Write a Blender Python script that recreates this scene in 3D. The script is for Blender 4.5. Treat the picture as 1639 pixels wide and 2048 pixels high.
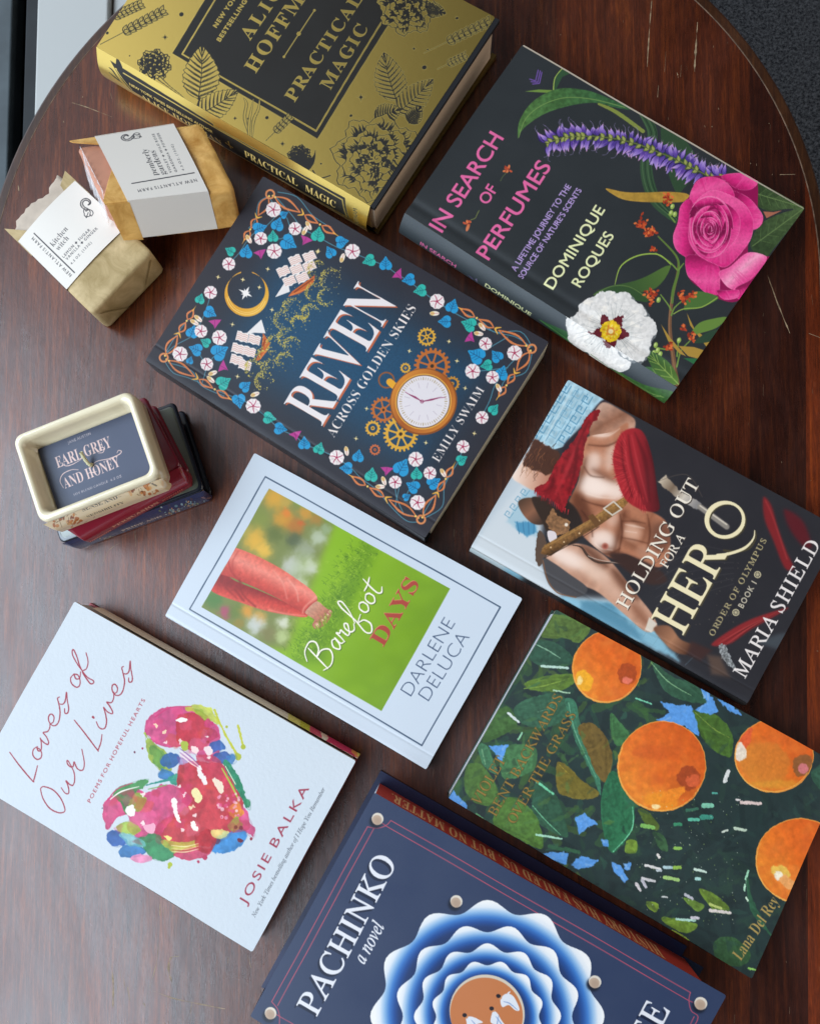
import bpy, bmesh, math, random
import numpy as np
from mathutils import Vector, Matrix

random.seed(7)
for o in list(bpy.data.objects):
    bpy.data.objects.remove(o, do_unlink=True)
S = bpy.context.scene
COL = S.collection
MM = 0.00103                      # one fitted millimetre in metres

# ------------------------------------------------------------------ camera
CAM_F, CAM_PITCH, CAM_ROLL, CAM_H = 1481.943, math.radians(2.89262), math.radians(5.56678), 490.7017
PPX, PPY = 819.5 - 87.03387, 1024 + 178.46262
_cp, _sp, _cr, _sr = math.cos(CAM_PITCH), math.sin(CAM_PITCH), math.cos(CAM_ROLL), math.sin(CAM_ROLL)
CAM_R = np.array([[1, 0, 0], [0, _cp, -_sp], [0, _sp, _cp]]) @ np.array([[_cr, 0, _sr], [0, 1, 0], [-_sr, 0, _cr]])
cd = bpy.data.cameras.new('camera')
cam = bpy.data.objects.new('camera', cd)
COL.objects.link(cam)
cd.sensor_width = 36.0
cd.lens = 36.0 * CAM_F / 2048
cd.shift_x = 87.03387 / 2048
cd.shift_y = 178.46262 / 2048
cd.clip_start = 0.01
cd.clip_end = 50
cam.matrix_world = Matrix.Translation((0, 0, CAM_H * MM)) @ Matrix(CAM_R.tolist()).to_4x4()
S.camera = cam

# ------------------------------------------------------------------ light: dim room + one tall window at the left
W = bpy.data.worlds.new('World')
S.world = W
W.use_nodes = True
_n, _l = W.node_tree.nodes, W.node_tree.links
_bg = _n['Background']
_tc, _sep, _rmp, _mul = _n.new('ShaderNodeTexCoord'), _n.new('ShaderNodeSeparateXYZ'), _n.new('ShaderNodeValToRGB'), _n.new('ShaderNodeMapRange')
_l.new(_tc.outputs['Generated'], _sep.inputs[0])
_mul.inputs['From Min'].default_value, _mul.inputs['From Max'].default_value = -1.0, 1.0
_l.new(_sep.outputs[0], _mul.inputs['Value'])
_l.new(_mul.outputs[0], _rmp.inputs[0])
# the room: pale walls towards the window side, dim towards the other
_e = _rmp.color_ramp.elements
_e[0].position, _e[0].color = 0.0, (1.45, 1.65, 1.95, 1)
_e[1].position, _e[1].color = 1.0, (0.07, 0.065, 0.06, 1)
for _p, _c in ((0.30, (1.30, 1.38, 1.50, 1)), (0.40, (0.55, 0.58, 0.63, 1)), (0.48, (0.16, 0.165, 0.175, 1)), (0.58, (0.06, 0.06, 0.06, 1))):
    _m = _e.new(_p); _m.color = _c
_l.new(_rmp.outputs[0], _bg.inputs[0])
_bg.inputs[1].default_value = 0.62

def area(name, loc, target, sx, sy, power, color):
    l = bpy.data.lights.new(name, 'AREA')
    l.shape = 'RECTANGLE'
    l.size, l.size_y, l.energy, l.color = sx, sy, power, color
    o = bpy.data.objects.new(name, l)
    COL.objects.link(o)
    o.location = loc
    o.rotation_euler = (Vector(target) - Vector(loc)).to_track_quat('-Z', 'Y').to_euler()
    return o
area('window_light', (-1.2, -0.32, 1.38), (0.0, 0.0, 0.0), 2.5, 0.9, 53, (0.70, 0.85, 1.0))
area('room_light', (2.1, 0.1, 0.62), (0.0, 0.0, 0.0), 1.8, 1.0, 11, (1.0, 0.88, 0.76))
S.view_settings.view_transform = 'Standard'
S.view_settings.look = 'None'
S.view_settings.exposure = 0.0
S.view_settings.gamma = 1.0
S.view_settings.use_curve_mapping = False
S.render.engine = 'CYCLES'
S.cycles.max_bounces = 6
S.cycles.use_denoising = True


def world_at(px, z=0.0):
    """the point of the plane at height z (mm) seen at a pixel of the 1639 x 2048 photograph; returns mm"""
    d = CAM_R @ np.array([(px[0] - PPX) / CAM_F, -(px[1] - PPY) / CAM_F, -1.0])
    c = np.array([0, 0, CAM_H])
    return c + d * ((z - CAM_H) / d[2])

def pixel_of(P):
    q = (np.asarray(P, float) - np.array([0, 0, CAM_H])) @ CAM_R
    return np.array([PPX + CAM_F * q[0] / -q[2], PPY - CAM_F * q[1] / -q[2]])

# ------------------------------------------------------------------ objects and tags
def tag(o, label=None, cat=None, group=None, kind=None):
    if label: o['label'] = label
    if cat: o['category'] = cat
    if group: o['group'] = group
    if kind: o['kind'] = kind
    return o

def thing(name, label, cat, loc=(0, 0, 0), group=None):
    o = bpy.data.objects.new(name, None)
    COL.objects.link(o)
    o.location = loc
    o.empty_display_size = 0.02
    return tag(o, label, cat, group)

def link(name, me, mats, parent=None, smooth=False):
    o = bpy.data.objects.new(name, me)
    COL.objects.link(o)
    for m in (mats if isinstance(mats, (list, tuple)) else [mats]):
        me.materials.append(m)
    if smooth:
        me.polygons.foreach_set('use_smooth', [True] * len(me.polygons))
    if parent is not None:
        o.parent = parent
        o.matrix_parent_inverse = Matrix.Translation(parent.location).inverted()
    return o

def mesh_obj(name, verts, faces, mats, parent=None, smooth=False, fmat=None):
    """verts in mm"""
    me = bpy.data.meshes.new(name)
    me.from_pydata([tuple(float(c) * MM for c in v) for v in verts], [], faces)
    o = link(name, me, mats, parent, smooth)
    if fmat is not None:
        me.polygons.foreach_set('material_index', fmat)
    me.update()
    return o

# ------------------------------------------------------------------ materials
def srgb(c):
    c = np.asarray(c, float)
    return np.where(c <= 0.04045, c / 12.92, ((c + 0.055) / 1.055) ** 2.4)

def hexc(h):
    if isinstance(h, str):
        h = h.lstrip('#')
        return np.array([int(h[i:i + 2], 16) / 255 for i in (0, 2, 4)])
    return np.asarray(h, float)

def new_mat(name):
    m = bpy.data.materials.new(name)
    m.use_nodes = True
    nt = m.node_tree
    return m, nt, nt.nodes['Principled BSDF']

def node(nt, kind, **kw):
    n = nt.nodes.new(kind)
    for k, v in kw.items():
        if k.startswith('_'):
            setattr(n, k[1:], v)
        else:
            n.inputs[k.replace('_', ' ')].default_value = v
    return n

def add_bump(nt, b, scale, strength, dist=0.0003, detail=4, coords='Object', stretch=None):
    tc = node(nt, 'ShaderNodeTexCoord')
    src = tc.outputs[coords]
    if stretch:
        mp = node(nt, 'ShaderNodeMapping')
        mp.inputs['Scale'].default_value = stretch
        nt.links.new(src, mp.inputs[0])
        src = mp.outputs[0]
    nz = node(nt, 'ShaderNodeTexNoise', Scale=scale, Detail=detail)
    nt.links.new(src, nz.inputs['Vector'])
    bp = node(nt, 'ShaderNodeBump', Strength=strength, Distance=dist)
    nt.links.new(nz.outputs['Fac'], bp.inputs['Height'])
    nt.links.new(bp.outputs[0], b.inputs['Normal'])
    return nz

def plain(name, col, rough=0.5, spec=0.5, metal=0.0, var=0.12, vscale=60, bump=None, coat=0.0):
    """a procedural material: base colour broken up by noise"""
    m, nt, b = new_mat(name)
    c = srgb(hexc(col))
    tc = node(nt, 'ShaderNodeTexCoord')
    nz = node(nt, 'ShaderNodeTexNoise', Scale=vscale, Detail=5)
    nt.links.new(tc.outputs['Object'], nz.inputs['Vector'])
    r = node(nt, 'ShaderNodeValToRGB')
    r.color_ramp.elements[0].position, r.color_ramp.elements[1].position = 0.3, 0.7
    r.color_ramp.elements[0].color = (*(c * (1 - var)), 1)
    r.color_ramp.elements[1].color = (*np.minimum(c * (1 + var), 1), 1)
    nt.links.new(nz.outputs['Fac'], r.inputs[0])
    nt.links.new(r.outputs[0], b.inputs['Base Color'])
    b.inputs['Roughness'].default_value = rough
    b.inputs['Specular IOR Level'].default_value = spec
    b.inputs['Metallic'].default_value = metal
    b.inputs['Coat Weight'].default_value = coat
    if bump:
        add_bump(nt, b, *bump)
    return m

def printed(name, rough=0.45, spec=0.4, coat=0.0, bump=(900, 0.15), foil=False, foil_rough=0.31):
    """ink on paper or glaze on clay: the colour comes from the mesh's own colour attribute"""
    m, nt, b = new_mat(name)
    at = node(nt, 'ShaderNodeAttribute', _attribute_name='Col')
    nt.links.new(at.outputs['Color'], b.inputs['Base Color'])
    tc = node(nt, 'ShaderNodeTexCoord')
    sm = node(nt, 'ShaderNodeTexNoise', Scale=22, Detail=5, Roughness=0.6)      # handling marks: uneven gloss
    nt.links.new(tc.outputs['Object'], sm.inputs['Vector'])
    rg = node(nt, 'ShaderNodeMapRange')
    rg.inputs['From Min'].default_value, rg.inputs['From Max'].default_value = 0.3, 0.7
    rg.inputs['To Min'].default_value, rg.inputs['To Max'].default_value = rough - 0.07, rough + 0.09
    nt.links.new(sm.outputs['Fac'], rg.inputs['Value'])
    nt.links.new(rg.outputs[0], b.inputs['Roughness'])
    b.inputs['Specular IOR Level'].default_value = spec
    b.inputs['Coat Weight'].default_value = coat
    b.inputs['Coat Roughness'].default_value = 0.12
    if foil:
        mm = node(nt, 'ShaderNodeMath', _operation='MULTIPLY')
        nt.links.new(at.outputs['Alpha'], mm.inputs[0]); mm.inputs[1].default_value = 1.0
        nt.links.new(mm.outputs[0], b.inputs['Metallic'])
        mr = node(nt, 'ShaderNodeMapRange')
        mr.inputs['To Max'].default_value = foil_rough
        nt.links.new(rg.outputs[0], mr.inputs['To Min'])
        nt.links.new(at.outputs['Alpha'], mr.inputs['Value'])
        nt.links.new(mr.outputs[0], b.inputs['Roughness'])
    if bump:
        add_bump(nt, b, *bump)
    return m

def pages_mat(name, col, edge=0.55):
    """page edges: thin lines stacked in height"""
    m, nt, b = new_mat(name)
    c = srgb(hexc(col))
    tc = node(nt, 'ShaderNodeTexCoord')
    mp = node(nt, 'ShaderNodeMapping')
    mp.inputs['Scale'].default_value = (6, 6, 5200)
    nz = node(nt, 'ShaderNodeTexNoise', Scale=1.0, Detail=2)
    nt.links.new(tc.outputs['Object'], mp.inputs[0])
    nt.links.new(mp.outputs[0], nz.inputs['Vector'])
    r = node(nt, 'ShaderNodeValToRGB')
    r.color_ramp.elements[0].position, r.color_ramp.elements[1].position = 0.32, 0.62
    r.color_ramp.elements[0].color = (*(c * edge), 1)
    r.color_ramp.elements[1].color = (*c, 1)
    nt.links.new(nz.outputs['Fac'], r.inputs[0])
    nt.links.new(r.outputs[0], b.inputs['Base Color'])
    b.inputs['Roughness'].default_value = 0.75
    b.inputs['Specular IOR Level'].default_value = 0.2
    return m
# ------------------------------------------------------------------ printing: a small painter that fills a mesh's colour attribute
RNG = np.random.default_rng(11)
TINT = np.array([1.22, 1.04, 0.86])          # colours are matched by eye under the bluish window; this takes the light's tint out again

def catmull(P, closed=True, n=6):
    P = np.asarray(P, float)
    m = len(P)
    if m < 3: return P
    out = []
    rng = range(m) if closed else range(m - 1)
    t = np.linspace(0, 1, n, endpoint=False)[:, None]
    for i in rng:
        if closed:
            a, b, c, d = P[(i - 1) % m], P[i], P[(i + 1) % m], P[(i + 2) % m]
        else:
            a, b, c, d = P[max(i - 1, 0)], P[i], P[i + 1], P[min(i + 2, m - 1)]
        out.append(0.5 * ((2 * b) + (c - a) * t + (2 * a - 5 * b + 4 * c - d) * t ** 2 + (3 * b - a - 3 * c + d) * t ** 3))
    out = np.concatenate(out)
    return out if closed else np.vstack([out, P[-1:]])

def homography(src, dst):
    A, bb = [], []
    for (x, y), (u, v) in zip(src, dst):
        A += [[x, y, 1, 0, 0, 0, -u * x, -u * y], [0, 0, 0, x, y, 1, -v * x, -v * y]]
        bb += [u, v]
    h = np.linalg.solve(np.array(A, float), np.array(bb, float))
    return np.append(h, 1).reshape(3, 3)

_GLYPHS = {}
def glyph_polys(text, font):
    key = (text, font)
    if key in _GLYPHS: return _GLYPHS[key]
    def mp(ch):
        o = ord(ch)
        up, lo, dg = 'A' <= ch <= 'Z', 'a' <= ch <= 'z', '0' <= ch <= '9'
        if font == 'bold':
            if up: return chr(0x1D400 + o - 65)
            if lo: return chr(0x1D41A + o - 97)
            if dg: return chr(0x1D7CE + o - 48)
        if font in ('italic', 'roman'):
            if ch == 'h': return chr(0x210E)
            if up: return chr(0x1D434 + o - 65)
            if lo: return chr(0x1D44E + o - 97)
        return ch
    c = bpy.data.curves.new('lettering', 'FONT')
    c.body = ''.join(mp(k) for k in text)
    ob = bpy.data.objects.new('lettering', c)
    COL.objects.link(ob)
    dg = bpy.context.evaluated_depsgraph_get()
    dg.update()
    cu = ob.evaluated_get(dg).to_curve(dg)
    polys = []
    for sp in cu.splines:
        if sp.type == 'BEZIER':
            bp = sp.bezier_points
            n, pts = len(bp), []
            t = np.linspace(0, 1, 5, endpoint=False)[:, None]
            for i in range(n):
                a, b = bp[i], bp[(i + 1) % n]
                p0, p1, p2, p3 = (np.array(q[:2]) for q in (a.co, a.handle_right, b.handle_left, b.co))
                pts.append((1 - t) ** 3 * p0 + 3 * (1 - t) ** 2 * t * p1 + 3 * (1 - t) * t * t * p2 + t ** 3 * p3)
            if pts: polys.append(np.concatenate(pts))
        else:
            polys.append(np.array([q.co[:2] for q in sp.points]))
    ob.evaluated_get(dg).to_curve_clear()
    bpy.data.objects.remove(ob, do_unlink=True)
    bpy.data.curves.remove(c)
    if font == 'roman':
        polys = [np.c_[q[:, 0] - q[:, 1] * 0.27, q[:, 1]] for q in polys]
    _GLYPHS[key] = polys
    return polys

class Canvas:
    def __init__(s, quad, w, h, cell, base, gain=1.0):
        """quad: the sheet's corners TL TR BR BL as photographed; w, h its size in mm; cell the grid step in mm"""
        s.quad, s.w, s.h = [tuple(map(float, q)) for q in quad], w, h
        s.nx, s.ny = max(8, int(w / cell)) + 1, max(4, int(h / cell)) + 1
        s.H = homography(s.quad, [(0, 0), (s.nx - 1, 0), (s.nx - 1, s.ny - 1), (0, s.ny - 1)])
        L = np.hypot(*(np.array(s.quad[1]) - s.quad[0])) + np.hypot(*(np.array(s.quad[3]) - s.quad[0]))
        s.k = (s.nx + s.ny) / max(L, 1e-6)             # cells per photograph pixel
        s.a = np.zeros((s.ny, s.nx, 4))
        s.a[..., :3] = hexc(base)
        s.gain = gain
        s.T = (0.0, 0.0, 1.0)
        q_ = np.array(s.quad)
        e1, e2 = q_[1] - q_[0], q_[3] - q_[0]
        s.mirrored = bool(e1[0] * e2[1] - e1[1] * e2[0] < 0)
        s._n = {}

    def view(s, ox, oy, sc):
        s.T = (ox, oy, sc)
        return s

    def map(s, pts):
        P = np.atleast_2d(np.asarray(pts, float))
        P = P / s.T[2] + np.array(s.T[:2])
        q = np.c_[P, np.ones(len(P))] @ s.H.T
        return q[:, :2] / q[:, 2:3]

    def sc(s, v):
        return v * s.k / s.T[2]

    def noise(s, scale, seed=0, octaves=3):
        key = (round(scale, 2), seed, octaves)
        if key not in s._n:
            r = np.random.default_rng(seed + 100)
            out, amp, tot = 0, 1.0, 0
            for o in range(octaves):
                g = max(scale / 2 ** o, 1.0)
                gx, gy = int(s.nx / g) + 3, int(s.ny / g) + 3
                G = r.random((gy, gx))
                x, y = np.arange(s.nx) / g, np.arange(s.ny) / g
                xi, yi = x.astype(int), y.astype(int)
                fx, fy = x - xi, y - yi
                fx, fy = fx * fx * (3 - 2 * fx), (fy * fy * (3 - 2 * fy))[:, None]
                v = (G[yi][:, xi] * (1 - fx) + G[yi][:, xi + 1] * fx) * (1 - fy) + (G[yi + 1][:, xi] * (1 - fx) + G[yi + 1][:, xi + 1] * fx) * fy
                out, tot, amp = out + v * amp, tot + amp, amp * 0.5
            s._n[key] = out / tot - 0.5
        return s._n[key]

    def _box(s, P, pad):
        x0, y0 = np.floor(P.min(0) - pad).astype(int)
        x1, y1 = np.ceil(P.max(0) + pad).astype(int) + 1
        x0, y0, x1, y1 = max(x0, 0), max(y0, 0), min(x1, s.nx), min(y1, s.ny)
        return None if x0 >= x1 or y0 >= y1 else (x0, y0, x1, y1)

    def _dist(s, A, B, X, Y, RA=None, RB=None):
        """distance to segments (minus a radius that runs from RA to RB)"""
        out = np.full(X.shape, 1e9)
        step = max(1, int(400000 / max(X.size, 1)))
        for i in range(0, len(A), step):
            a, b = A[i:i + step], B[i:i + step]
            d = b - a
            L = np.maximum((d ** 2).sum(1), 1e-9)
            px, py = X.ravel()[None] - a[:, :1], Y.ravel()[None] - a[:, 1:]
            t = np.clip((px * d[:, :1] + py * d[:, 1:]) / L[:, None], 0, 1)
            q = np.hypot(px - t * d[:, :1], py - t * d[:, 1:])
            if RA is not None:
                q = q - (RA[i:i + step, None] * (1 - t) + RB[i:i + step, None] * t)
            out = np.minimum(out, q.min(0).reshape(X.shape))
        return out

    def _inside(s, A, B, X, Y):
        out = np.zeros(X.shape, bool)
        step = max(1, int(400000 / max(X.size, 1)))
        for i in range(0, len(A), step):
            a, b = A[i:i + step], B[i:i + step]
            y = Y.ravel()[None]
            c = (a[:, 1:] > y) != (b[:, 1:] > y)
            dy = b[:, 1:] - a[:, 1:]
            xx = a[:, :1] + (y - a[:, 1:]) * (b[:, :1] - a[:, :1]) / np.where(np.abs(dy) < 1e-12, 1e-12, dy)
            out ^= (np.logical_and(c, X.ravel()[None] < xx).sum(0) % 2 == 1).reshape(X.shape)
        return out

    def _colour(s, col, box, X, Y):
        if isinstance(col, (tuple, list)) and len(col) and isinstance(col[0], str) and col[0] in ('lin', 'rad'):
            if col[0] == 'lin':
                (p0, p1) = s.map([col[1], col[2]])
                d = p1 - p0
                t = ((X - p0[0]) * d[0] + (Y - p0[1]) * d[1]) / max((d ** 2).sum(), 1e-9)
                stops = col[3:]
            else:
                c = s.map([col[1]])[0]
                t = np.hypot(X - c[0], Y - c[1]) / max(s.sc(col[2]), 1e-6)
                stops = col[3:]
            C = np.array([hexc(c) for c in stops])
            t = np.clip(t, 0, 1) * (len(C) - 1)
            i = np.minimum(t.astype(int), len(C) - 2)
            f = (t - i)[..., None]
            return C[i] * (1 - f) + C[i + 1] * f
        return np.broadcast_to(hexc(col), X.shape + (3,))

    def _lay(s, D, box, X, Y, col, a, soft, rough, grain, foil, clip=None, seed=0):
        x0, y0, x1, y1 = box
        if rough:
            D = D + s.noise(s.sc(rough[1]), seed)[y0:y1, x0:x1] * s.sc(rough[0]) * 2
        w = max(s.sc(soft), 0.75)
        cov = np.clip(0.5 - D / w, 0, 1) if soft <= 0 else 1 / (1 + np.exp(np.clip(D / w * 3, -30, 30)))
        cov = cov * a
        if clip is not None:
            cov = cov * clip[y0:y1, x0:x1]
        C = s._colour(col, box, X, Y)
        if grain:
            C = np.clip(C * (1 + s.noise(s.sc(grain[1]), seed + 5)[y0:y1, x0:x1] * grain[0] * 2)[..., None], 0, 1)
        R = s.a[y0:y1, x0:x1]
        R[..., :3] += (C - R[..., :3]) * cov[..., None]
        R[..., 3] += ((1.0 if foil else 0.0) - R[..., 3]) * cov
        return cov

    def poly(s, pts, col, a=1.0, smooth=False, soft=0.0, rough=None, grain=None, foil=False, holes=(), clip=None, seed=0, grow=0.0):
        rings = [catmull(pts) if smooth else np.asarray(pts, float)] + [np.asarray(h, float) for h in holes]
        A, B = [], []
        for r in rings:
            q = s.map(r)
            A.append(q); B.append(np.roll(q, -1, 0))
        return s._fill(np.concatenate(A), np.concatenate(B), col, a, soft, rough, grain, foil, clip, seed, s.sc(grow))

    def _fill(s, A, B, col, a=1.0, soft=0, rough=None, grain=None, foil=False, clip=None, seed=0, grow=0.0):
        pad = 2 + grow + s.sc(soft) * 2 + (s.sc(rough[0]) * 2 if rough else 0)
        box = s._box(A, pad)
        if box is None: return
        x0, y0, x1, y1 = box
        X, Y = np.meshgrid(np.arange(x0, x1, dtype=float), np.arange(y0, y1, dtype=float))
        D = s._dist(A, B, X, Y)
        D = np.where(s._inside(A, B, X, Y), -D, D) - grow
        s._lay(D, box, X, Y, col, a, soft, rough, grain, foil, clip, seed)

    def mask(s, pts, smooth=False):
        """a clip mask that later strokes may be held inside"""
        keep = s.a.copy()
        s.a[..., :3] = 0
        s.poly(pts, (1, 1, 1), smooth=smooth)
        m = s.a[..., 0].copy()
        s.a[:] = keep
        return m

    def stroke(s, pts, w, col, a=1.0, smooth=True, soft=0.0, rough=None, grain=None, foil=False, clip=None, seed=0, closed=False):
        """w: width or a list of widths along the line"""
        P = np.asarray(pts, float)
        if smooth and len(P) > 2:
            Q = catmull(P, closed, 5)
        else:
            Q = P
        if closed: Q = np.vstack([Q, Q[:1]])
        W = np.atleast_1d(np.asarray(w, float))
        W = np.interp(np.linspace(0, 1, len(Q)), np.linspace(0, 1, len(W)), W) if len(W) > 1 else np.full(len(Q), W[0])
        q, r = s.map(Q), s.sc(W) / 2
        if len(q) < 2: q, r = np.vstack([q, q]), np.r_[r, r]
        box = s._box(q, r.max() + 2 + s.sc(soft) * 2 + (s.sc(rough[0]) if rough else 0))
        if box is None: return
        x0, y0, x1, y1 = box
        X, Y = np.meshgrid(np.arange(x0, x1, dtype=float), np.arange(y0, y1, dtype=float))
        D = s._dist(q[:-1], q[1:], X, Y, r[:-1], r[1:])
        s._lay(D, box, X, Y, col, a, soft, rough, grain, foil, clip, seed)

    def dot(s, c, r, col, **k):
        s.stroke([c, (c[0] + 0.01, c[1])], 2 * r, col, smooth=False, **k)

    def oval(s, c, rx, ry, ang, col, **k):
        t = np.linspace(0, 2 * np.pi, 28, endpoint=False)
        ca, sa = math.cos(math.radians(ang)), math.sin(math.radians(ang))
        x, y = rx * np.cos(t), ry * np.sin(t)
        s.poly(np.c_[c[0] + x * ca - y * sa, c[1] + x * sa + y * ca], col, **k)

    def ring(s, c, r, w, col, **k):
        t = np.linspace(0, 2 * np.pi, 32, endpoint=False)
        s.stroke(np.c_[c[0] + r * np.cos(t), c[1] + r * np.sin(t)], w, col, smooth=False, closed=True, **k)

    def leaf(s, base, tip, width, col, bend=0.0, vein=None, vw=1.0, serr=0, **k):
        """a leaf from base to tip; its outline is returned"""
        b, t = np.asarray(base, float), np.asarray(tip, float)
        d = t - b
        nrm = np.array([-d[1], d[0]]) / max(np.hypot(*d), 1e-6)
        u = np.linspace(0, 1, 12)
        prof = np.sin(np.pi * u ** 0.8) ** 0.9 * width / 2
        mid = b + d * u[:, None] + nrm * (np.sin(np.pi * u) * bend)[:, None]
        L, Rr = mid + nrm * prof[:, None], mid - nrm * prof[:, None]
        out = np.vstack([L, Rr[::-1][1:-1]])
        s.poly(out, col, smooth=False, **k)
        if vein is not None:
            s.stroke(mid, [vw * 1.3, vw * 0.5], vein, smooth=False)
            for f in (0.2, 0.38, 0.56, 0.72):
                i = int(f * 11)
                for sd in (1, -1):
                    e = mid[min(i + 2, 11)] + sd * nrm * prof[min(i + 2, 11)] * 0.8
                    s.stroke([mid[i], e], vw * 0.7, vein, smooth=False)
        return out

    def text(s, text, p0, p1, cap, col, font='sans', wt=0.0, foil=False, a=1.0, track=0.0, shadow=None, fit=True, italic=0.0, soft=0.0, flip=False, rough=None):
        """text set from p0 to p1 on its baseline (view pixels), capitals cap pixels high; wt fattens or thins the letters"""
        polys = glyph_polys(text, font)
        if not polys: return
        allp = np.concatenate(polys)
        ref = np.concatenate(glyph_polys('H', font))
        ch = ref[:, 1].max() - ref[:, 1].min()
        x0, x1 = allp[:, 0].min(), allp[:, 0].max()
        q0, q1 = s.map([p0, p1])
        ux = (q1 - q0)
        L = np.hypot(*ux)
        ux = ux / L
        uy = np.array([ux[1], -ux[0]])
        if flip != s.mirrored: uy = -uy
        cy = s.sc(cap) / ch
        order = []
        for p in polys:
            order.append([p[:, 0].min(), p[:, 0].max(), [p]])
        order.sort(key=lambda e: e[0])
        cl = []
        for e in order:
            if cl and e[0] < cl[-1][1] - 1e-4 * 1:
                cl[-1][1] = max(cl[-1][1], e[1]); cl[-1][2] += e[2]
            else: cl.append(e)
        n = len(cl)
        tr = track * ch
        cx = L / ((x1 - x0) + tr * (n - 1)) if fit else cy
        passes = [(0, 0, col, 0)] if not shadow else [(shadow[0], shadow[1], shadow[2], 0), (0, 0, col, 0)]
        for dx, dy, c, _ in passes:
            off = s.map([(p0[0] + dx, p0[1] + dy)])[0] - q0
            for i, (a0, a1, pl) in enumerate(cl):
                A, B = [], []
                for p in pl:
                    xx = (p[:, 0] - x0 + tr * i) * cx + p[:, 1] * italic * cy
                    q = q0 + off + xx[:, None] * ux + (p[:, 1] * cy)[:, None] * uy
                    A.append(q); B.append(np.roll(q, -1, 0))
                s._fill(np.concatenate(A), np.concatenate(B), c, a, soft, rough, None, foil, None, 0, s.sc(wt))

    def linear(s):
        out = s.a.copy()
        out[..., :3] = np.clip(srgb(np.clip(out[..., :3], 0, 1)) * s.gain * TINT, 0, 1)
        return out


def sheet(name, cv, pos, mat, parent=None, edge=None, thick=0.0, down=(0, 0, -1), smooth=True):
    """a printed sheet: a fine grid through pos(u, v) -> mm that carries the canvas's colours; with thick it is closed below"""
    ny, nx = cv.ny, cv.nx
    U, V = np.meshgrid(np.linspace(0, 1, nx), np.linspace(0, 1, ny))
    P = pos(U, V).reshape(-1, 3)
    C = cv.linear().reshape(-1, 4)
    i = np.arange(ny * nx).reshape(ny, nx)
    F = np.stack([i[1:, :-1], i[1:, 1:], i[:-1, 1:], i[:-1, :-1]], -1).reshape(-1, 4)
    ng = len(F)
    if thick > 0:
        loop = np.concatenate([i[0, :-1], i[:-1, -1], i[-1, :0:-1], i[:0:-1, 0]])
        n0, m = len(P), len(loop)
        ec = np.append(srgb(hexc(edge)) * cv.gain * TINT, 0) if edge is not None else None
        top = P[loop]
        low = top + np.array(down) * thick
        P = np.vstack([P, top, low])
        c = C[loop] if ec is None else np.tile(ec, (m, 1))
        C = np.vstack([C, c, c])
        t, l = n0 + np.arange(m), n0 + m + np.arange(m)
        t2, l2 = np.roll(t, -1), np.roll(l, -1)
        F = np.vstack([F, np.stack([t2, l2, l, t], -1)[:, ::-1]])
    me = bpy.data.meshes.new(name)
    me.vertices.add(len(P))
    me.vertices.foreach_set('co', (P * MM).astype(np.float32).ravel())
    me.loops.add(len(F) * 4)
    me.loops.foreach_set('vertex_index', F.astype(np.int32).ravel())
    me.polygons.add(len(F))
    me.polygons.foreach_set('loop_start', np.arange(0, len(F) * 4, 4, dtype=np.int32))
    me.update(calc_edges=True)
    at = me.color_attributes.new('Col', 'FLOAT_COLOR', 'POINT')
    at.data.foreach_set('color', C.astype(np.float32).ravel())
    sm = np.zeros(len(F), bool)
    sm[:ng] = smooth
    me.polygons.foreach_set('use_smooth', sm)
    o = link(name, me, mat, parent)
    me.update()
    return o

def quad_world(quad, z):
    return [world_at(q, z) for q in quad]

def flat(Q, lift=None, rnd=0.0, wob=0.0):
    """bilinear position over the world quad Q (TL TR BR BL)"""
    Q = [np.asarray(q, float) for q in Q]
    w_, h_ = np.linalg.norm(Q[1] - Q[0]), np.linalg.norm(Q[3] - Q[0])
    def pos(U, V):
        if rnd:                                       # worn, slightly rounded corners
            x, y = U * w_, V * h_
            ax, ay = np.maximum(rnd - np.minimum(x, w_ - x), 0), np.maximum(rnd - np.minimum(y, h_ - y), 0)
            L = np.hypot(ax, ay)
            k = np.where((ax > 0) & (ay > 0) & (L > rnd), rnd / np.maximum(L, 1e-9), 1.0)
            bx, by = rnd - ax * k, rnd - ay * k
            c_ = (ax > 0) & (ay > 0)
            x = np.where(c_, np.where(x < w_ / 2, bx, w_ - bx), x)
            y = np.where(c_, np.where(y < h_ / 2, by, h_ - by), y)
            x = x + wob * np.sin(y * 0.043 + 1.3) * np.sin(y * 0.021 + w_)
            y = y + wob * np.sin(x * 0.051 + 0.7) * np.sin(x * 0.017 + h_)
            U, V = x / w_, y / h_
        u, v = U[..., None], V[..., None]
        P = Q[0] * (1 - u) * (1 - v) + Q[1] * u * (1 - v) + Q[2] * u * v + Q[3] * (1 - u) * v
        if lift is not None:
            P = P.copy()
            P[..., 2] += lift(U, V)
        return P
    return pos

def prism(name, Q, z0, z1, mat, parent, inset=(0, 0, 0, 0), bow=0.0):
    """a block over the quad Q (TL TR BR BL) between two heights; inset = left, top, right, bottom in mm"""
    Q = [np.asarray(q, float)[:2] for q in Q]
    w, h = np.hypot(*(Q[1] - Q[0])), np.hypot(*(Q[3] - Q[0]))
    l, t, r, b = inset
    def at(u, v): return Q[0] * (1 - u) * (1 - v) + Q[1] * u * (1 - v) + Q[2] * u * v + Q[3] * (1 - u) * v
    c = [at(l / w, t / h), at(1 - r / w, t / h), at(1 - r / w, 1 - b / h), at(l / w, 1 - b / h)]
    V = [(*p, z0) for p in c] + [(*p, z1) for p in c]
    F = [(0, 1, 2, 3), (7, 6, 5, 4)] + [(i, i + 4, (i + 1) % 4 + 4, (i + 1) % 4) for i in range(4)]
    return mesh_obj(name, V, F, mat, parent)

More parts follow.
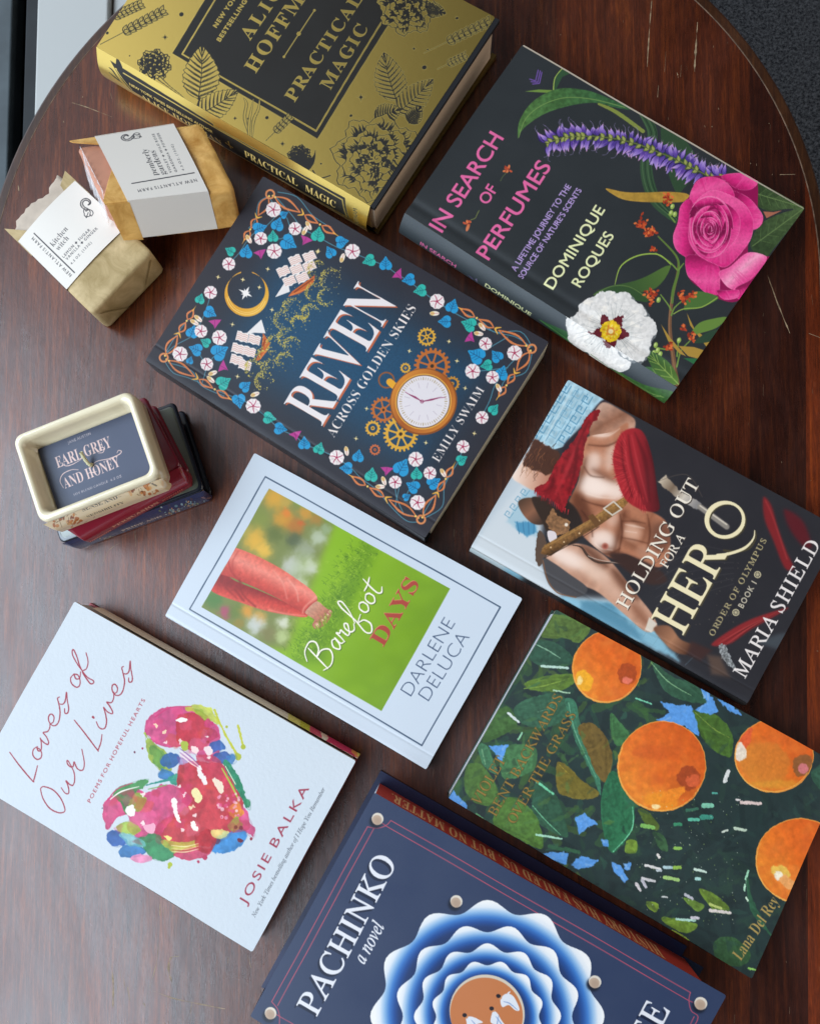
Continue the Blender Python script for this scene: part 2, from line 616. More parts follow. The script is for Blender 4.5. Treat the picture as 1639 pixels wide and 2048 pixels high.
def size_of(Q):
    Q = [np.asarray(q, float) for q in Q]
    return np.linalg.norm(Q[1] - Q[0]), np.linalg.norm(Q[3] - Q[0])
# ------------------------------------------------------------------ the table, the sill behind it and the carpet far below
def wood(name, dark, mid, light, rough=0.27, plank=True):
    m, nt, b = new_mat(name)
    L = nt.links
    tc = node(nt, 'ShaderNodeTexCoord')
    def nz(scale, stretch, detail=6, rough_=0.6, dist=0.0):
        mp = node(nt, 'ShaderNodeMapping')
        mp.inputs['Scale'].default_value = stretch
        mp.inputs['Rotation'].default_value = (0, 0, 0.035)
        n = node(nt, 'ShaderNodeTexNoise', Scale=scale, Detail=detail, Roughness=rough_, Distortion=dist)
        L.new(tc.outputs['Object'], mp.inputs[0]); L.new(mp.outputs[0], n.inputs['Vector'])
        return n
    def ramp(src, stops):
        r = node(nt, 'ShaderNodeValToRGB')
        el = r.color_ramp.elements
        while len(el) < len(stops): el.new(0.5)
        for e, (p, c) in zip(el, stops):
            e.position, e.color = p, (*c, 1) if len(c) == 3 else c
        L.new(src, r.inputs[0])
        return r
    def mix(a, b_, fac, mode='MIX'):
        x = node(nt, 'ShaderNodeMix', _data_type='RGBA', _blend_type=mode)
        if isinstance(fac, float): x.inputs[0].default_value = fac
        else: L.new(fac, x.inputs[0])
        for s_, v in ((6, a), (7, b_)):
            if hasattr(v, 'links'): L.new(v, x.inputs[s_])
            else: x.inputs[s_].default_value = (*v, 1)
        return x.outputs[2]
    g1 = nz(34, (9, 0.42, 1), 10, 0.72, 0.7)          # broad streaks of the grain
    g2 = nz(240, (9, 0.5, 1), 7, 0.75)             # fine pores
    g3 = nz(10, (1.2, 0.5, 1), 7, 0.66, 0.5)                 # wear and patina in patches
    c = ramp(g1.outputs['Fac'], [(0.22, srgb(hexc(dark))), (0.5, srgb(hexc(mid))), (0.8, srgb(hexc(light)))]).outputs[0]
    pores = ramp(g2.outputs['Fac'], [(0.36, (0.42, 0.40, 0.40)), (0.56, (1, 1, 1)), (0.8, (1.25, 1.22, 1.2))]).outputs[0]
    c = mix(c, pores, 0.85, 'MULTIPLY')
    patina = ramp(g3.outputs['Fac'], [(0.34, (0.42, 0.38, 0.36)), (0.66, (1.4, 1.33, 1.22))]).outputs[0]
    c = mix(c, patina, 0.7, 'MULTIPLY')
    if plank:                                        # bands and boards of different tint, running up the picture
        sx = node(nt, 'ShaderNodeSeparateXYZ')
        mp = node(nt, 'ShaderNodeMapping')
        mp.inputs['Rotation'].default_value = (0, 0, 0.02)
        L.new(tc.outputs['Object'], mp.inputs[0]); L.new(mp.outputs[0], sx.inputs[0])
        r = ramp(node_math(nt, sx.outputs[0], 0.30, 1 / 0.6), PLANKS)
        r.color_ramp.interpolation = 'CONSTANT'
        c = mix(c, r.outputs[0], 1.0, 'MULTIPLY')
    w = nz(55, (2.2, 0.5, 1), 7, 0.75, 0.6)          # rubbed pale scuffs
    sc_ = ramp(w.outputs['Fac'], [(0.66, (0, 0, 0)), (0.74, (1, 1, 1))]).outputs[0]
    c = mix(c, tuple(srgb(hexc('8a6a4e'))), math_out(nt, sc_, 0.35))
    L.new(c, b.inputs['Base Color'])
    rr = node(nt, 'ShaderNodeMapRange')
    rr.inputs['From Min'].default_value, rr.inputs['From Max'].default_value = 0.3, 0.7
    rr.inputs['To Min'].default_value, rr.inputs['To Max'].default_value = rough - 0.09, rough + 0.16
    L.new(g3.outputs['Fac'], rr.inputs['Value'])
    L.new(rr.outputs[0], b.inputs['Roughness'])
    b.inputs['Specular IOR Level'].default_value = 0.72
    bp = node(nt, 'ShaderNodeBump', Strength=0.22, Distance=0.0004)
    L.new(g2.outputs['Fac'], bp.inputs['Height'])
    bp2 = node(nt, 'ShaderNodeBump', Strength=0.18, Distance=0.0012)
    L.new(nz(45, (1.6, 0.8, 1), 4).outputs['Fac'], bp2.inputs['Height'])
    L.new(bp.outputs[0], bp2.inputs['Normal'])
    L.new(bp2.outputs[0], b.inputs['Normal'])
    return m

def node_math(nt, src, add, mul):
    a = node(nt, 'ShaderNodeMath', _operation='ADD')
    nt.links.new(src, a.inputs[0]); a.inputs[1].default_value = add
    b = node(nt, 'ShaderNodeMath', _operation='MULTIPLY')
    nt.links.new(a.outputs[0], b.inputs[0]); b.inputs[1].default_value = mul
    return b.outputs[0]

def math_out(nt, src, mul):
    b = node(nt, 'ShaderNodeMath', _operation='MULTIPLY')
    nt.links.new(src, b.inputs[0]); b.inputs[1].default_value = mul
    return b.outputs[0]

# tints, paler in steps on the left, boards on the right, from x = -0.30 m to +0.30 m
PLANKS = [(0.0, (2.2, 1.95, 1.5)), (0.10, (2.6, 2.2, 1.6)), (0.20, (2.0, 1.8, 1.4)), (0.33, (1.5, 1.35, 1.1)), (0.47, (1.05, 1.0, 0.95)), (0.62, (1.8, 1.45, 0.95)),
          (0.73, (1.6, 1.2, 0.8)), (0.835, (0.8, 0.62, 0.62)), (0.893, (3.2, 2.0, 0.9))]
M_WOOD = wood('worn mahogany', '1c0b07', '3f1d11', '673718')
M_RIM = wood('rim mahogany', '2a140b', '44240f', '5c381a', rough=0.34, plank=False)
M_WORN = plain('worn pale edge', '6a5240', 0.6, 0.3, var=0.6, vscale=160)
M_SCRATCH = plain('scratched bare wood', '917a5e', 0.6, 0.3, var=0.5, vscale=300)

TC, TR0, TR1 = np.array([-38.7, 234.3]), 281.9, 289.6
def lathe(name, prof, mat, parent, n=160, cap=False):
    V, F = [], []
    for r, z in prof:
        for i in range(n):
            t = 2 * math.pi * i / n
            y = math.sin(t)                        # a round end here, the oval runs on towards the viewer
            V.append((TC[0] + r * math.cos(t), TC[1] + r * y - (480 if y < -1e-6 else 0), z))
    for j in range(len(prof) - 1):
        for i in range(n):
            F.append((j * n + i, j * n + (i + 1) % n, (j + 1) * n + (i + 1) % n, (j + 1) * n + i))
    if cap: F.append(tuple(range(n)))
    return mesh_obj(name, V, F, mat, parent)

table = thing('oval_table', 'oval dark mahogany table with a scratched top and narrow rim under the books', 'table', (TC[0] * MM, TC[1] * MM, 0))
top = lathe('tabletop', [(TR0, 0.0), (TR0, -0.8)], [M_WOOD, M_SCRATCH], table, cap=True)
rim = lathe('rim', [(TR0 + 0.5, -0.6), (TR0 + 0.9, -0.1), (TR1 - 2.0, -0.25), (TR1 - 0.7, -0.8), (TR1, -2.4), (TR1 + 0.4, -10), (TR1 - 0.6, -16), (TR1 - 4, -19), (TR1 - 30, -19)], M_RIM, table)
lathe('worn_line', [(TR0, -0.25), (TR0 + 0.25, 0.06), (TR0 + 0.75, 0.02), (TR0 + 0.9, -0.2)], M_WORN, table)

# scratches and dents of the tabletop: slivers of bare wood, part of the top's own mesh
def on_top():
    while True:
        p = np.array([RNG.uniform(-315, 240), RNG.uniform(-310, 515)])
        if np.hypot(*(p - TC)) < TR0 * 0.99 or (p[1] < 200 and abs(p[0] - TC[0]) < TR0 * 0.99):
            return pixel_of((*p, 0))

def scratches():
    V, F = [], []
    def line(pts, w0, jit=0.4, col=1):
        P = np.array([world_at(p, 0.03)[:2] for p in catmull(pts, False, 6)])
        P = P + RNG.normal(0, jit * 0.1, P.shape)
        d = np.gradient(P, axis=0)
        nrm = np.c_[-d[:, 1], d[:, 0]] / np.maximum(np.hypot(d[:, 0], d[:, 1]), 1e-6)[:, None]
        w = w0 * 0.55 * (0.25 + 0.75 * np.sin(np.linspace(0.15, 3.0, len(P)))) * np.clip(RNG.normal(0.75, 0.5, len(P)), 0.05, 1.6)
        b = len(V)
        for p, n_, ww in zip(P, nrm, w):
            V.append((*(p + n_ * ww), 0.03)); V.append((*(p - n_ * ww), 0.03))
        for i in range(len(P) - 1):
            F.append((b + 2 * i, b + 2 * i + 1, b + 2 * i + 3, b + 2 * i + 2))
    z = lambda L: [(x / 3.152, 1580 + y / 3.152) for x, y in L]
    for L, w in (([(705, 1110), (715, 1240), (712, 1370)], 1.1), ([(757, 1125), (762, 1180)], 1.0), ([(783, 1190), (786, 1240)], 0.8), ([(735, 1190), (745, 1270)], 0.6),
                 ([(805, 1240), (818, 1330)], 1.2), ([(1130, 1048), (1075, 1060), (1064, 1140), (1085, 1215)], 1.0), ([(960, 1265), (1120, 1320), (1420, 1380)], 0.55),
                 ([(1000, 960), (985, 1100), (930, 1290)], 0.4), ([(1010, 720), (1008, 790)], 1.0), ([(1030, 740), (1028, 800)], 0.8), ([(1560, 1040), (1582, 1120)], 0.9),
                 ([(1210, 1340), (1200, 1410)], 1.2), ([(850, 680), (858, 760)], 0.4), ([(905, 1340), (915, 1365)], 1.3), ([(1440, 1050), (1438, 1090)], 0.9)):
        line(z(L), w)
    z = lambda L: [(1240 + x / 2.925, y / 2.925) for x, y in L]
    for L, w in (([(183, 0), (170, 150), (155, 390)], 0.8), ([(450, 130), (440, 280), (432, 420)], 1.0), ([(355, 380), (350, 450)], 0.5), ([(265, 300), (258, 420)], 0.35), ([(222, 500), (216, 570)], 0.8),
                 ([(930, 1022), (1020, 1020)], 0.7), ([(860, 1610), (920, 1780), (990, 1950)], 0.7), ([(1100, 1950), (1167, 1975)], 0.6), ([(530, 740), (537, 742)], 2.2), ([(758, 956), (762, 957)], 1.6),
                 ([(490, 735), (496, 745)], 1.0), ([(330, 425), (334, 440)], 1.2), ([(865, 720), (870, 724)], 1.2), ([(570, 630), (575, 640)], 1.4)):
        line(z(L), w)
    z = lambda L: [(x / 4.877, y / 4.877) for x, y in L]
    for L, w in (([(700, 1000), (860, 1050), (1090, 1140)], 0.5), ([(180, 1810), (186, 1860)], 1.3), ([(620, 1180), (626, 1195)], 1.0), ([(805, 940), (810, 950)], 1.0), ([(900, 900), (905, 1000)], 0.25)):
        line(z(L), w)
    z = lambda L: [(x / 2.925, 700 + y / 2.925) for x, y in L]
    for L, w in (([(790, 1060), (795, 1150)], 1.0), ([(535, 1250), (560, 1180)], 0.9), ([(590, 1180), (575, 1270)], 0.8), ([(290, 1040), (292, 1052)], 1.4), ([(285, 1255), (287, 1262)], 1.4), ([(150, 160), (152, 250)], 0.3),
                 ([(700, 1130), (640, 1170), (600, 1250)], 0.3), ([(320, 30), (325, 120)], 0.25), ([(1000, 700), (1010, 800)], 0.3)):
        line(z(L), w)
    for _ in range(420):                                     # the small chips and rubs all over it
        px = on_top()
        l = RNG.exponential(7) + 1.5
        line([px, px + np.array([RNG.normal(0, 0.12) * l, l])], RNG.uniform(0.12, 0.45))
    for _ in range(150):
        px = on_top()
        line([px, px + RNG.normal(0, 1.5, 2)], RNG.uniform(0.3, 0.9))
    return V, F
def join_into(o, V, F, mi):
    bm = bmesh.new()
    bm.from_mesh(o.data)
    vs = [bm.verts.new(tuple(float(c) * MM for c in v)) for v in V]
    for f in F:
        fc = bm.faces.new([vs[i] for i in f])
        fc.material_index = mi
    bm.to_mesh(o.data)
    bm.free()
join_into(top, *scratches(), 1)

def carpet_mat():
    m, nt, b = new_mat('charcoal carpet')
    tc = node(nt, 'ShaderNodeTexCoord')
    v = node(nt, 'ShaderNodeTexNoise', Scale=230, Detail=7, Roughness=0.8)
    nt.links.new(tc.outputs['Object'], v.inputs['Vector'])
    r = node(nt, 'ShaderNodeValToRGB')
    r.color_ramp.elements[0].position, r.color_ramp.elements[1].position = 0.4, 0.64
    r.color_ramp.elements[0].color = (0.012, 0.013, 0.016, 1)
    r.color_ramp.elements[1].color = (0.115, 0.118, 0.125, 1)
    nt.links.new(v.outputs['Fac'], r.inputs[0])
    nt.links.new(r.outputs[0], b.inputs['Base Color'])
    b.inputs['Roughness'].default_value = 0.95
    b.inputs['Specular IOR Level'].default_value = 0.1
    bp = node(nt, 'ShaderNodeBump', Strength=0.9, Distance=0.004)
    nt.links.new(v.outputs['Fac'], bp.inputs['Height'])
    nt.links.new(bp.outputs[0], b.inputs['Normal'])
    return m
fl = mesh_obj('floor', [(-900, -900, -620), (1100, -900, -620), (1100, 1500, -620), (-900, 1500, -620)], [(0, 1, 2, 3)], carpet_mat())
tag(fl, 'charcoal flecked carpet far below the oval table', 'carpet', kind='structure')

def box(name, lo, hi, mat, parent=None, bevel=0.0):
    bm = bmesh.new()
    bmesh.ops.create_cube(bm, size=1.0)
    for v in bm.verts:
        v.co = Vector([((lo[i] + hi[i]) / 2 + v.co[i] * (hi[i] - lo[i])) * MM for i in range(3)])
    if bevel:
        bmesh.ops.bevel(bm, geom=bm.edges[:], offset=bevel * MM, segments=3, profile=0.5, affect='EDGES')
    me = bpy.data.meshes.new(name)
    bm.to_mesh(me)
    bm.free()
    return link(name, me, mat, parent)

def paint_mat():
    m, nt, b = new_mat('old white paint')
    tc = node(nt, 'ShaderNodeTexCoord')
    sp = node(nt, 'ShaderNodeTexVoronoi', Scale=75)
    nt.links.new(tc.outputs['Object'], sp.inputs['Vector'])
    r = node(nt, 'ShaderNodeValToRGB')
    r.color_ramp.elements[0].position, r.color_ramp.elements[1].position = 0.05, 0.13
    r.color_ramp.elements[0].color, r.color_ramp.elements[1].color = (1, 1, 1, 1), (0, 0, 0, 1)
    nt.links.new(sp.outputs['Distance'], r.inputs[0])
    n2 = node(nt, 'ShaderNodeTexNoise', Scale=24, Detail=5)
    nt.links.new(tc.outputs['Object'], n2.inputs['Vector'])
    r2 = node(nt, 'ShaderNodeValToRGB')
    r2.color_ramp.elements[0].position, r2.color_ramp.elements[1].position = 0.52, 0.60
    nt.links.new(n2.outputs['Fac'], r2.inputs[0])
    mu = node(nt, 'ShaderNodeMath', _operation='MULTIPLY')
    nt.links.new(r.outputs[0], mu.inputs[0]); nt.links.new(r2.outputs[0], mu.inputs[1])
    x = node(nt, 'ShaderNodeMix', _data_type='RGBA')
    nt.links.new(mu.outputs[0], x.inputs[0])
    x.inputs[6].default_value, x.inputs[7].default_value = (0.50, 0.49, 0.46, 1), (0.10, 0.085, 0.07, 1)
    nt.links.new(x.outputs[2], b.inputs['Base Color'])
    b.inputs['Roughness'].default_value = 0.45
    bp = node(nt, 'ShaderNodeBump', Strength=0.25, Distance=0.001)
    nt.links.new(n2.outputs['Fac'], bp.inputs['Height'])
    nt.links.new(bp.outputs[0], b.inputs['Normal'])
    return m
M_PAINT = paint_mat()
SZ = -42
def sx(px, y=0): return world_at((px, y), SZ)[0]
sill = box('window_sill', (sx(71, 120), 250, SZ - 30), (sx(217, 15), 620, SZ), M_PAINT, None, 2.0)
tag(sill, 'white painted wooden window sill with dark specks behind the table', 'window sill', kind='structure')
ap = box('wall', (sx(219, 15), 380, SZ - 60), (sx(400, 15), 640, SZ - 6), M_PAINT, None, 1.0)
tag(ap, 'white painted wall trim beside the window sill', 'wall', kind='structure')
M_FRAME = plain('dark window frame', '1b2023', 0.4, 0.5, var=0.25, vscale=40)
M_FRAME_REFLECT = plain('frame with painted reflection', '4b5356', 0.45, 0.5, var=0.15, vscale=50)  # dark metal too; its grey reflection is put into the base colour
fr = thing('window_frame', 'dark metal window frame with a grey reflection on its outer bar left of the white sill', 'window frame', (sx(40) * MM, 420 * MM, SZ * MM))
box('inner_bar', (sx(42, 100), 150, SZ - 30), (sx(71, 120) - 0.6, 620, SZ - 5), M_FRAME, fr, 1.5)
box('track', (sx(20, 100), 150, SZ - 36), (sx(42, 100) - 0.5, 620, SZ - 18), plain('black track', '0a0c0e', 0.5, 0.3), fr, 0.5)
box('outer_bar', (sx(-90, 100), 150, SZ - 30), (sx(21, 100) - 0.7, 620, SZ - 2), M_FRAME_REFLECT, fr, 1.5)
# ------------------------------------------------------------------ books
CELL = 0.36
BLACK = plain('shaded gap', '14110f', 0.7, 0.2)

def side_strip(px_quad, z):
    return [world_at(q, z) for q in px_quad]

class Book:
    """corners TL TR BR BL as photographed (reading direction), z = height of its cover in mm"""
    def __init__(s, label, cat, quad, z, base, rough, gain=1.0, hard=False, bump=(900, 0.12), spec=0.4, coat=0.0, foil=False, grow=(0, 0, 0, 0)):
        s.px, s.z, s.hard = quad, z, hard
        s.Q = quad_world(quad, z)
        s.w, s.h = size_of(s.Q)
        s.cv = Canvas(quad, s.w, s.h, CELL, base, gain)
        s.mat = printed(cat + ' cover print', rough, spec, coat, bump, foil)
        c = sum(s.Q) / 4
        s.root = thing('book', label, cat, (c[0] * MM, c[1] * MM, 0), 'books laid out on the table')
        s.thick = 2.4 if hard else 0.35

    def body(s, edge, pages, back, inset=None, back_grow=0.0, lift=None, zb=0.0):
        """front cover, page block and back cover"""
        sheet('front_cover', s.cv, flat(s.Q, lift, 1.3, 0.25), s.mat, s.root, edge, s.thick)
        ins = inset if inset is not None else ((0.5, 3.2, 3.2, 3.2) if s.hard else (7, 0.15, 0.15, 0.15))
        prism('page_block', s.Q, s.thick + zb, s.z - s.thick - 0.05, pages, s.root, ins)
        prism('back_cover', s.Q, zb, s.thick + zb, back, s.root, (0, 0, -back_grow, 0))

    def spine(s, cv, bulge, edge=None, under=0.0, power=1.0, name='spine'):
        """the back strip from the cover's left edge down to the table; cv reads from the head to the tail"""
        A, B = s.Q[0], s.Q[3]
        d = (B - A) / np.linalg.norm(B - A)
        out = np.array([s.Q[0][0] - s.Q[1][0], s.Q[0][1] - s.Q[1][1], 0.0])
        out /= np.linalg.norm(out)
        z = s.z
        def pos(U, V):
            P = A[None, None] * (1 - U[..., None]) + B[None, None] * U[..., None]
            P = P + out * (bulge * np.sin(np.pi * np.clip(V, 0, 1)) ** power)[..., None] + out * 0.02
            P[..., 2] = z * (1 - V) + 0.02 * V
            return P
        return sheet(name, cv, pos, s.mat, s.root)

def spine_canvas(bk, base, depth_px, gain=None, cell=0.34, end=None):
    """depth_px: how far the strip's far edge lies from the fold in the photograph, (dx, dy) at the head and at the tail"""
    (a, b) = depth_px
    TL, BL = bk.px[0], bk.px[3]
    q = [TL, BL, (BL[0] + b[0], BL[1] + b[1]), (TL[0] + a[0], TL[1] + a[1])]
    return Canvas(q, bk.h, bk.z * 1.25, cell, base, bk.cv.gain if gain is None else gain)
# ------------------------------------------------------------------ black hardcover with the pink rose
bk = Book('black hardcover with a big pink rose and white flower, pink lettering on the cover', 'book',
          [(809, 426), (1043.8, 88.6), (1607.4, 416), (1352.6, 774.6)], 21.7, '2b3137', 0.42, 0.85, hard=True, spec=0.45)
c = bk.cv.view(790, 70, 1.9305)
GREEN, LGREEN, DGREEN = '3d5f38', '6f9148', '2b4431'
# long leaves behind
c.poly([(497, 218), (550, 210), (610, 212), (605, 223)], '6d8f45')
c.poly([(607, 215), (615, 160), (640, 128), (685, 140), (640, 160), (618, 205)], '31523a')
c.stroke([(606, 216), (612, 165), (640, 128)], [4, 3], '9cba5c')
c.poly([(1020, 350), (1110, 400), (1160, 500), (1100, 600), (1075, 600), (1040, 500)], '2f4a35', smooth=True)
c.stroke([(950, 290), (985, 370), (975, 440), (962, 500), (975, 580), (1010, 650), (1085, 715)], [34, 36, 40, 44, 44, 40, 26], '33503a')
for k, o in enumerate((-14, -4, 6, 15)):
    c.stroke([(950 + o, 300), (985 + o, 370), (975 + o, 440), (962 + o, 500), (975 + o, 580), (1010 + o, 645), (1080 + o * .5, 710)], 3, '22372a' if k % 2 else '49684a')
c.poly([(470, 400), (478, 330), (530, 255), (620, 207), (720, 208), (800, 232), (905, 282), (840, 275), (770, 258), (680, 268), (580, 300), (510, 345), (478, 380)], ('lin', (480, 330), (900, 280), '4c7440', '2f5a3c'), smooth=True, grain=(.25, 12))
c.stroke([(474, 395), (500, 325), (560, 272), (650, 240), (760, 245), (880, 275)], 3, '6f9356')
c.stroke([(780, 262), (850, 295), (950, 368)], [8, 15, 14], '7d8c45')
c.poly([(808, 590), (880, 604), (960, 606), (1050, 603), (1125, 612), (1118, 640), (1000, 644), (900, 638), (850, 622)], 'ab8a3c', smooth=True, grain=(.15, 15))
# title flowers
for cx, cy, s0 in ((430, 515, 1), (282, 722, 1)):
    for q in range(9):
        c.oval((cx + RNG.normal(0, 7), cy + RNG.normal(0, 7)), 7, 4, RNG.uniform(0, 180), ['c2573a', 'd97c4f', 'a03f2b'][q % 3])
c.stroke([(428, 528), (412, 545), (402, 562)], 2, '5d7048')
c.stroke([(288, 712), (305, 705), (312, 690), (320, 676)], 3, '6d7a48')
c.oval((276, 742), 6, 14, 20, 'c9764f')
# purple flower spike
path = catmull([(585, 415), (640, 395), (700, 388), (770, 388), (850, 398), (930, 418), (1010, 450), (1080, 478), (1150, 515), (1215, 545), (1260, 545)], False, 8)
c.stroke(path, 5, '5b6a3c')
dirs = np.gradient(path, axis=0)
PUR = ['4d3a96', '6a50b4', '8d74cf', '5a3f9f', '7b62c4']
nodes = np.linspace(1, len(path) - 2, 30).astype(int)
for j, i in enumerate(nodes):
    p, d = path[i], dirs[i] / np.hypot(*dirs[i])
    n_ = np.array([-d[1], d[0]])
    f = j / 29
    for sd in (1, -1):
        for q in range(2 if f < .45 else 3):
            back = RNG.uniform(.25, .9) if q == 0 else RNG.uniform(-.4, .5)
            v = -d * back + n_ * sd * RNG.uniform(.75, 1.0)
            v = v / np.hypot(*v)
            b_ = p + n_ * sd * RNG.uniform(2, 9) + d * RNG.normal(0, 7)
            L = RNG.uniform(44, 62) * (.85 + .3 * f)
            e = b_ + v * L
            if e[1] < 300 + (e[0] - 560) * .33: e = b_ + v * L * .7
            k1 = PUR[RNG.integers(5)]
            c.leaf(b_, e, RNG.uniform(17, 24), '2a2158', bend=sd * RNG.uniform(0, 5))
            c.leaf(b_, e, RNG.uniform(14, 20), ('lin', b_, e, '46378c', k1, 'b9a6ea'), bend=sd * RNG.uniform(0, 5))
            c.stroke([b_ + v * L * .3, b_ + v * L * .85], [1, 4, 1], 'cdb8ee', a=.55)
            if RNG.random() < .6: c.stroke([b_ + v * L * .55, e], [1, 4], 'e0a8d8', a=.5)
            if f < .55 and q == 0:
                c.stroke([e, e + v * 16, e + v * 24 + np.array([RNG.choice([-8, 8]), -4])], 1.4, '8d82bc', a=.8)
    for sd in (1, -1):
        v = -d * .5 + n_ * sd * .6
        if RNG.random() < .75:
            c.leaf(p - v * 4, p + v * RNG.uniform(24, 34), 18, '4c5a30'); c.leaf(p - v * 2, p + v * RNG.uniform(20, 28), 12, '8f9a55')
            c.stroke([p, p + v * 24], [1, 2, 1], 'c0c888', a=.7)
# leaves of the rose, then the rose
c.view(1240, 0, 2.925)
for out, tip in (([(740, 1110), (800, 1058), (880, 1092), (970, 1145), (1075, 1215), (960, 1222), (860, 1232), (785, 1190)], ((760, 1120), (1060, 1212))),
                 ([(800, 1330), (860, 1280), (960, 1240), (1070, 1222), (1000, 1320), (900, 1450), (850, 1505), (780, 1475), (758, 1420)], ((770, 1440), (1060, 1225)))):
    c.poly(out, ('lin', tip[0], tip[1], '31462c', '485f3c'), smooth=True, grain=(.2, 14))
    c.stroke([tip[0], tip[1]], 4, '6a8554', smooth=False)
    b, t = np.array(tip[0], float), np.array(tip[1], float)
    n = np.array([-(t - b)[1], (t - b)[0]]) / np.hypot(*(t - b))
    for f in (.15, .3, .45, .6, .75):
        for sd in (1, -1):
            q = b + (t - b) * f
            c.stroke([q, q + (t - b) * .13 + n * sd * 62 * (1 - f * .7)], 2.4, '5f7a4c', smooth=False, a=.8)
c.poly([(830, 1235), (890, 1240), (940, 1230), (900, 1250), (850, 1275)], 'a86a58')
RD, RM, RL, RH = '8f1055', 'd42a84', 'ea5aa6', 'f7a6d2'
def petal(out, p0, p1, cols=(RD, RM, RL), edge=RH, ew=5):
    c.poly(out, ('lin', p0, p1, *cols), smooth=True, grain=(.10, 10))
    m = c.mask(out, True)
    for _ in range(9):
        f = RNG.uniform(-.35, .35)
        d = np.array(p1, float) - p0
        n = np.array([-d[1], d[0]]) * f
        c.stroke([np.array(p0) + d * .25 + n * .7, np.array(p1) + n], [2, 6], RL if RNG.random() < .6 else RM, a=.45, clip=m, soft=3)
    c.stroke(out, ew * .55, edge, closed=True, a=.55, clip=m)
c.poly([(330, 1290), (345, 1200), (400, 1140), (430, 1060), (490, 1030), (600, 1020), (700, 1008), (790, 1045), (800, 1220), (830, 1262), (820, 1315), (770, 1330), (745, 1480), (835, 1500), (865, 1530), (700, 1755), (560, 1745), (470, 1690), (400, 1630), (380, 1560), (372, 1500), (318, 1450), (303, 1380)], RD, smooth=True)
petal([(585, 1022), (700, 1008), (795, 1048), (765, 1100), (690, 1105), (620, 1065)], (640, 1100), (700, 1010))
petal([(640, 1110), (740, 1150), (800, 1215), (828, 1265), (815, 1320), (760, 1340), (700, 1250), (640, 1180)], (660, 1240), (810, 1250))
petal([(405, 1190), (400, 1130), (440, 1055), (500, 1030), (580, 1042), (640, 1090), (660, 1150), (600, 1130), (520, 1120), (450, 1170)], (520, 1170), (480, 1030), (RM, RL, RM))
petal([(330, 1300), (345, 1205), (395, 1160), (420, 1200), (400, 1290), (400, 1400), (440, 1480), (380, 1500), (320, 1455), (303, 1380)], (430, 1340), (310, 1340))
petal([(380, 1500), (450, 1490), (540, 1520), (580, 1580), (580, 1640), (570, 1720), (500, 1715), (430, 1650), (385, 1600)], (500, 1500), (480, 1710), (RD, RM, RL, RM))
petal([(575, 1590), (640, 1560), (740, 1480), (840, 1495), (850, 1530), (790, 1620), (700, 1690), (640, 1690), (590, 1640)], (640, 1560), (760, 1680), (RL, RH, RL, RM))
petal([(670, 1690), (760, 1640), (840, 1560), (800, 1650), (700, 1755)], (700, 1680), (720, 1750), (RD, RM, RM))
petal([(560, 1700), (620, 1700), (690, 1700), (680, 1745), (600, 1752)], (600, 1690), (620, 1750))
petal([(400, 1270), (430, 1180), (520, 1110), (620, 1130), (720, 1190), (770, 1280), (765, 1380), (720, 1460), (620, 1560), (540, 1540), (450, 1490), (395, 1400)], (580, 1200), (600, 1540), (RL, RM, RL, RM), ew=7)
petal([(440, 1280), (480, 1210), (540, 1170), (620, 1190), (690, 1260), (690, 1360), (640, 1440), (560, 1500), (480, 1490), (430, 1420)], (560, 1320), (690, 1380), (RD, RM, RL), ew=6)
petal([(455, 1290), (500, 1240), (560, 1220), (620, 1270), (640, 1340), (600, 1420), (540, 1455), (480, 1440), (445, 1370)], (540, 1340), (470, 1290), (RD, RM, RL), ew=6)
def crescent(cx, cy, r, a0, span, q, tone):
    """one curled inner petal: dark where it dives under the next, pale along its rolled lip"""
    t = np.linspace(a0, a0 + span, 14)
    w = np.sin(np.linspace(0, np.pi, 14)) ** .6
    o = np.c_[cx + .80 * r * np.cos(t), cy + 1.10 * r * np.sin(t)]
    n_ = np.c_[cx + .80 * (r - q * w) * np.cos(t), cy + 1.10 * (r - q * w) * np.sin(t)]
    m = (o[7] + n_[7]) / 2
    P = np.vstack([o, n_[::-1]])
    c.poly(P, ('lin', n_[7] * 1.0, o[7], *tone), grain=(.12, 8))
    mk = c.mask(P)
    for k in range(2, 12):
        c.stroke([n_[k], o[k] * .7 + n_[k] * .3], [2, 3.5], RH if k % 3 == 0 else RD, a=.28, clip=mk)
    c.stroke(o, [1, 5, 1], RH, a=.6)
    c.stroke(n_, [1, 4, 1], '6e0b40', a=.7)
c.oval((517, 1330), 118, 160, 0, '8f1055', soft=14, a=.55)
for ring, r in enumerate((172, 150, 128, 107, 87, 68, 50, 34, 20)):
    for k in range(4 if r > 60 else 3):
        crescent(517 + ring * .6 + RNG.normal(0, 4), 1330 + ring * 1.2 + RNG.normal(0, 5), r * RNG.uniform(.86, 1.10), RNG.uniform(-.5, .5) + k * (6.283 / (4 if r > 60 else 3)) + ring * 2.4, 1.9 if r > 60 else 2.3, r * .34, (RD, RM, RL) if (k + ring) % 2 else ('7c0d4a', RM, RL))
c.oval((517, 1345), 8, 20, 20, '7a1048')
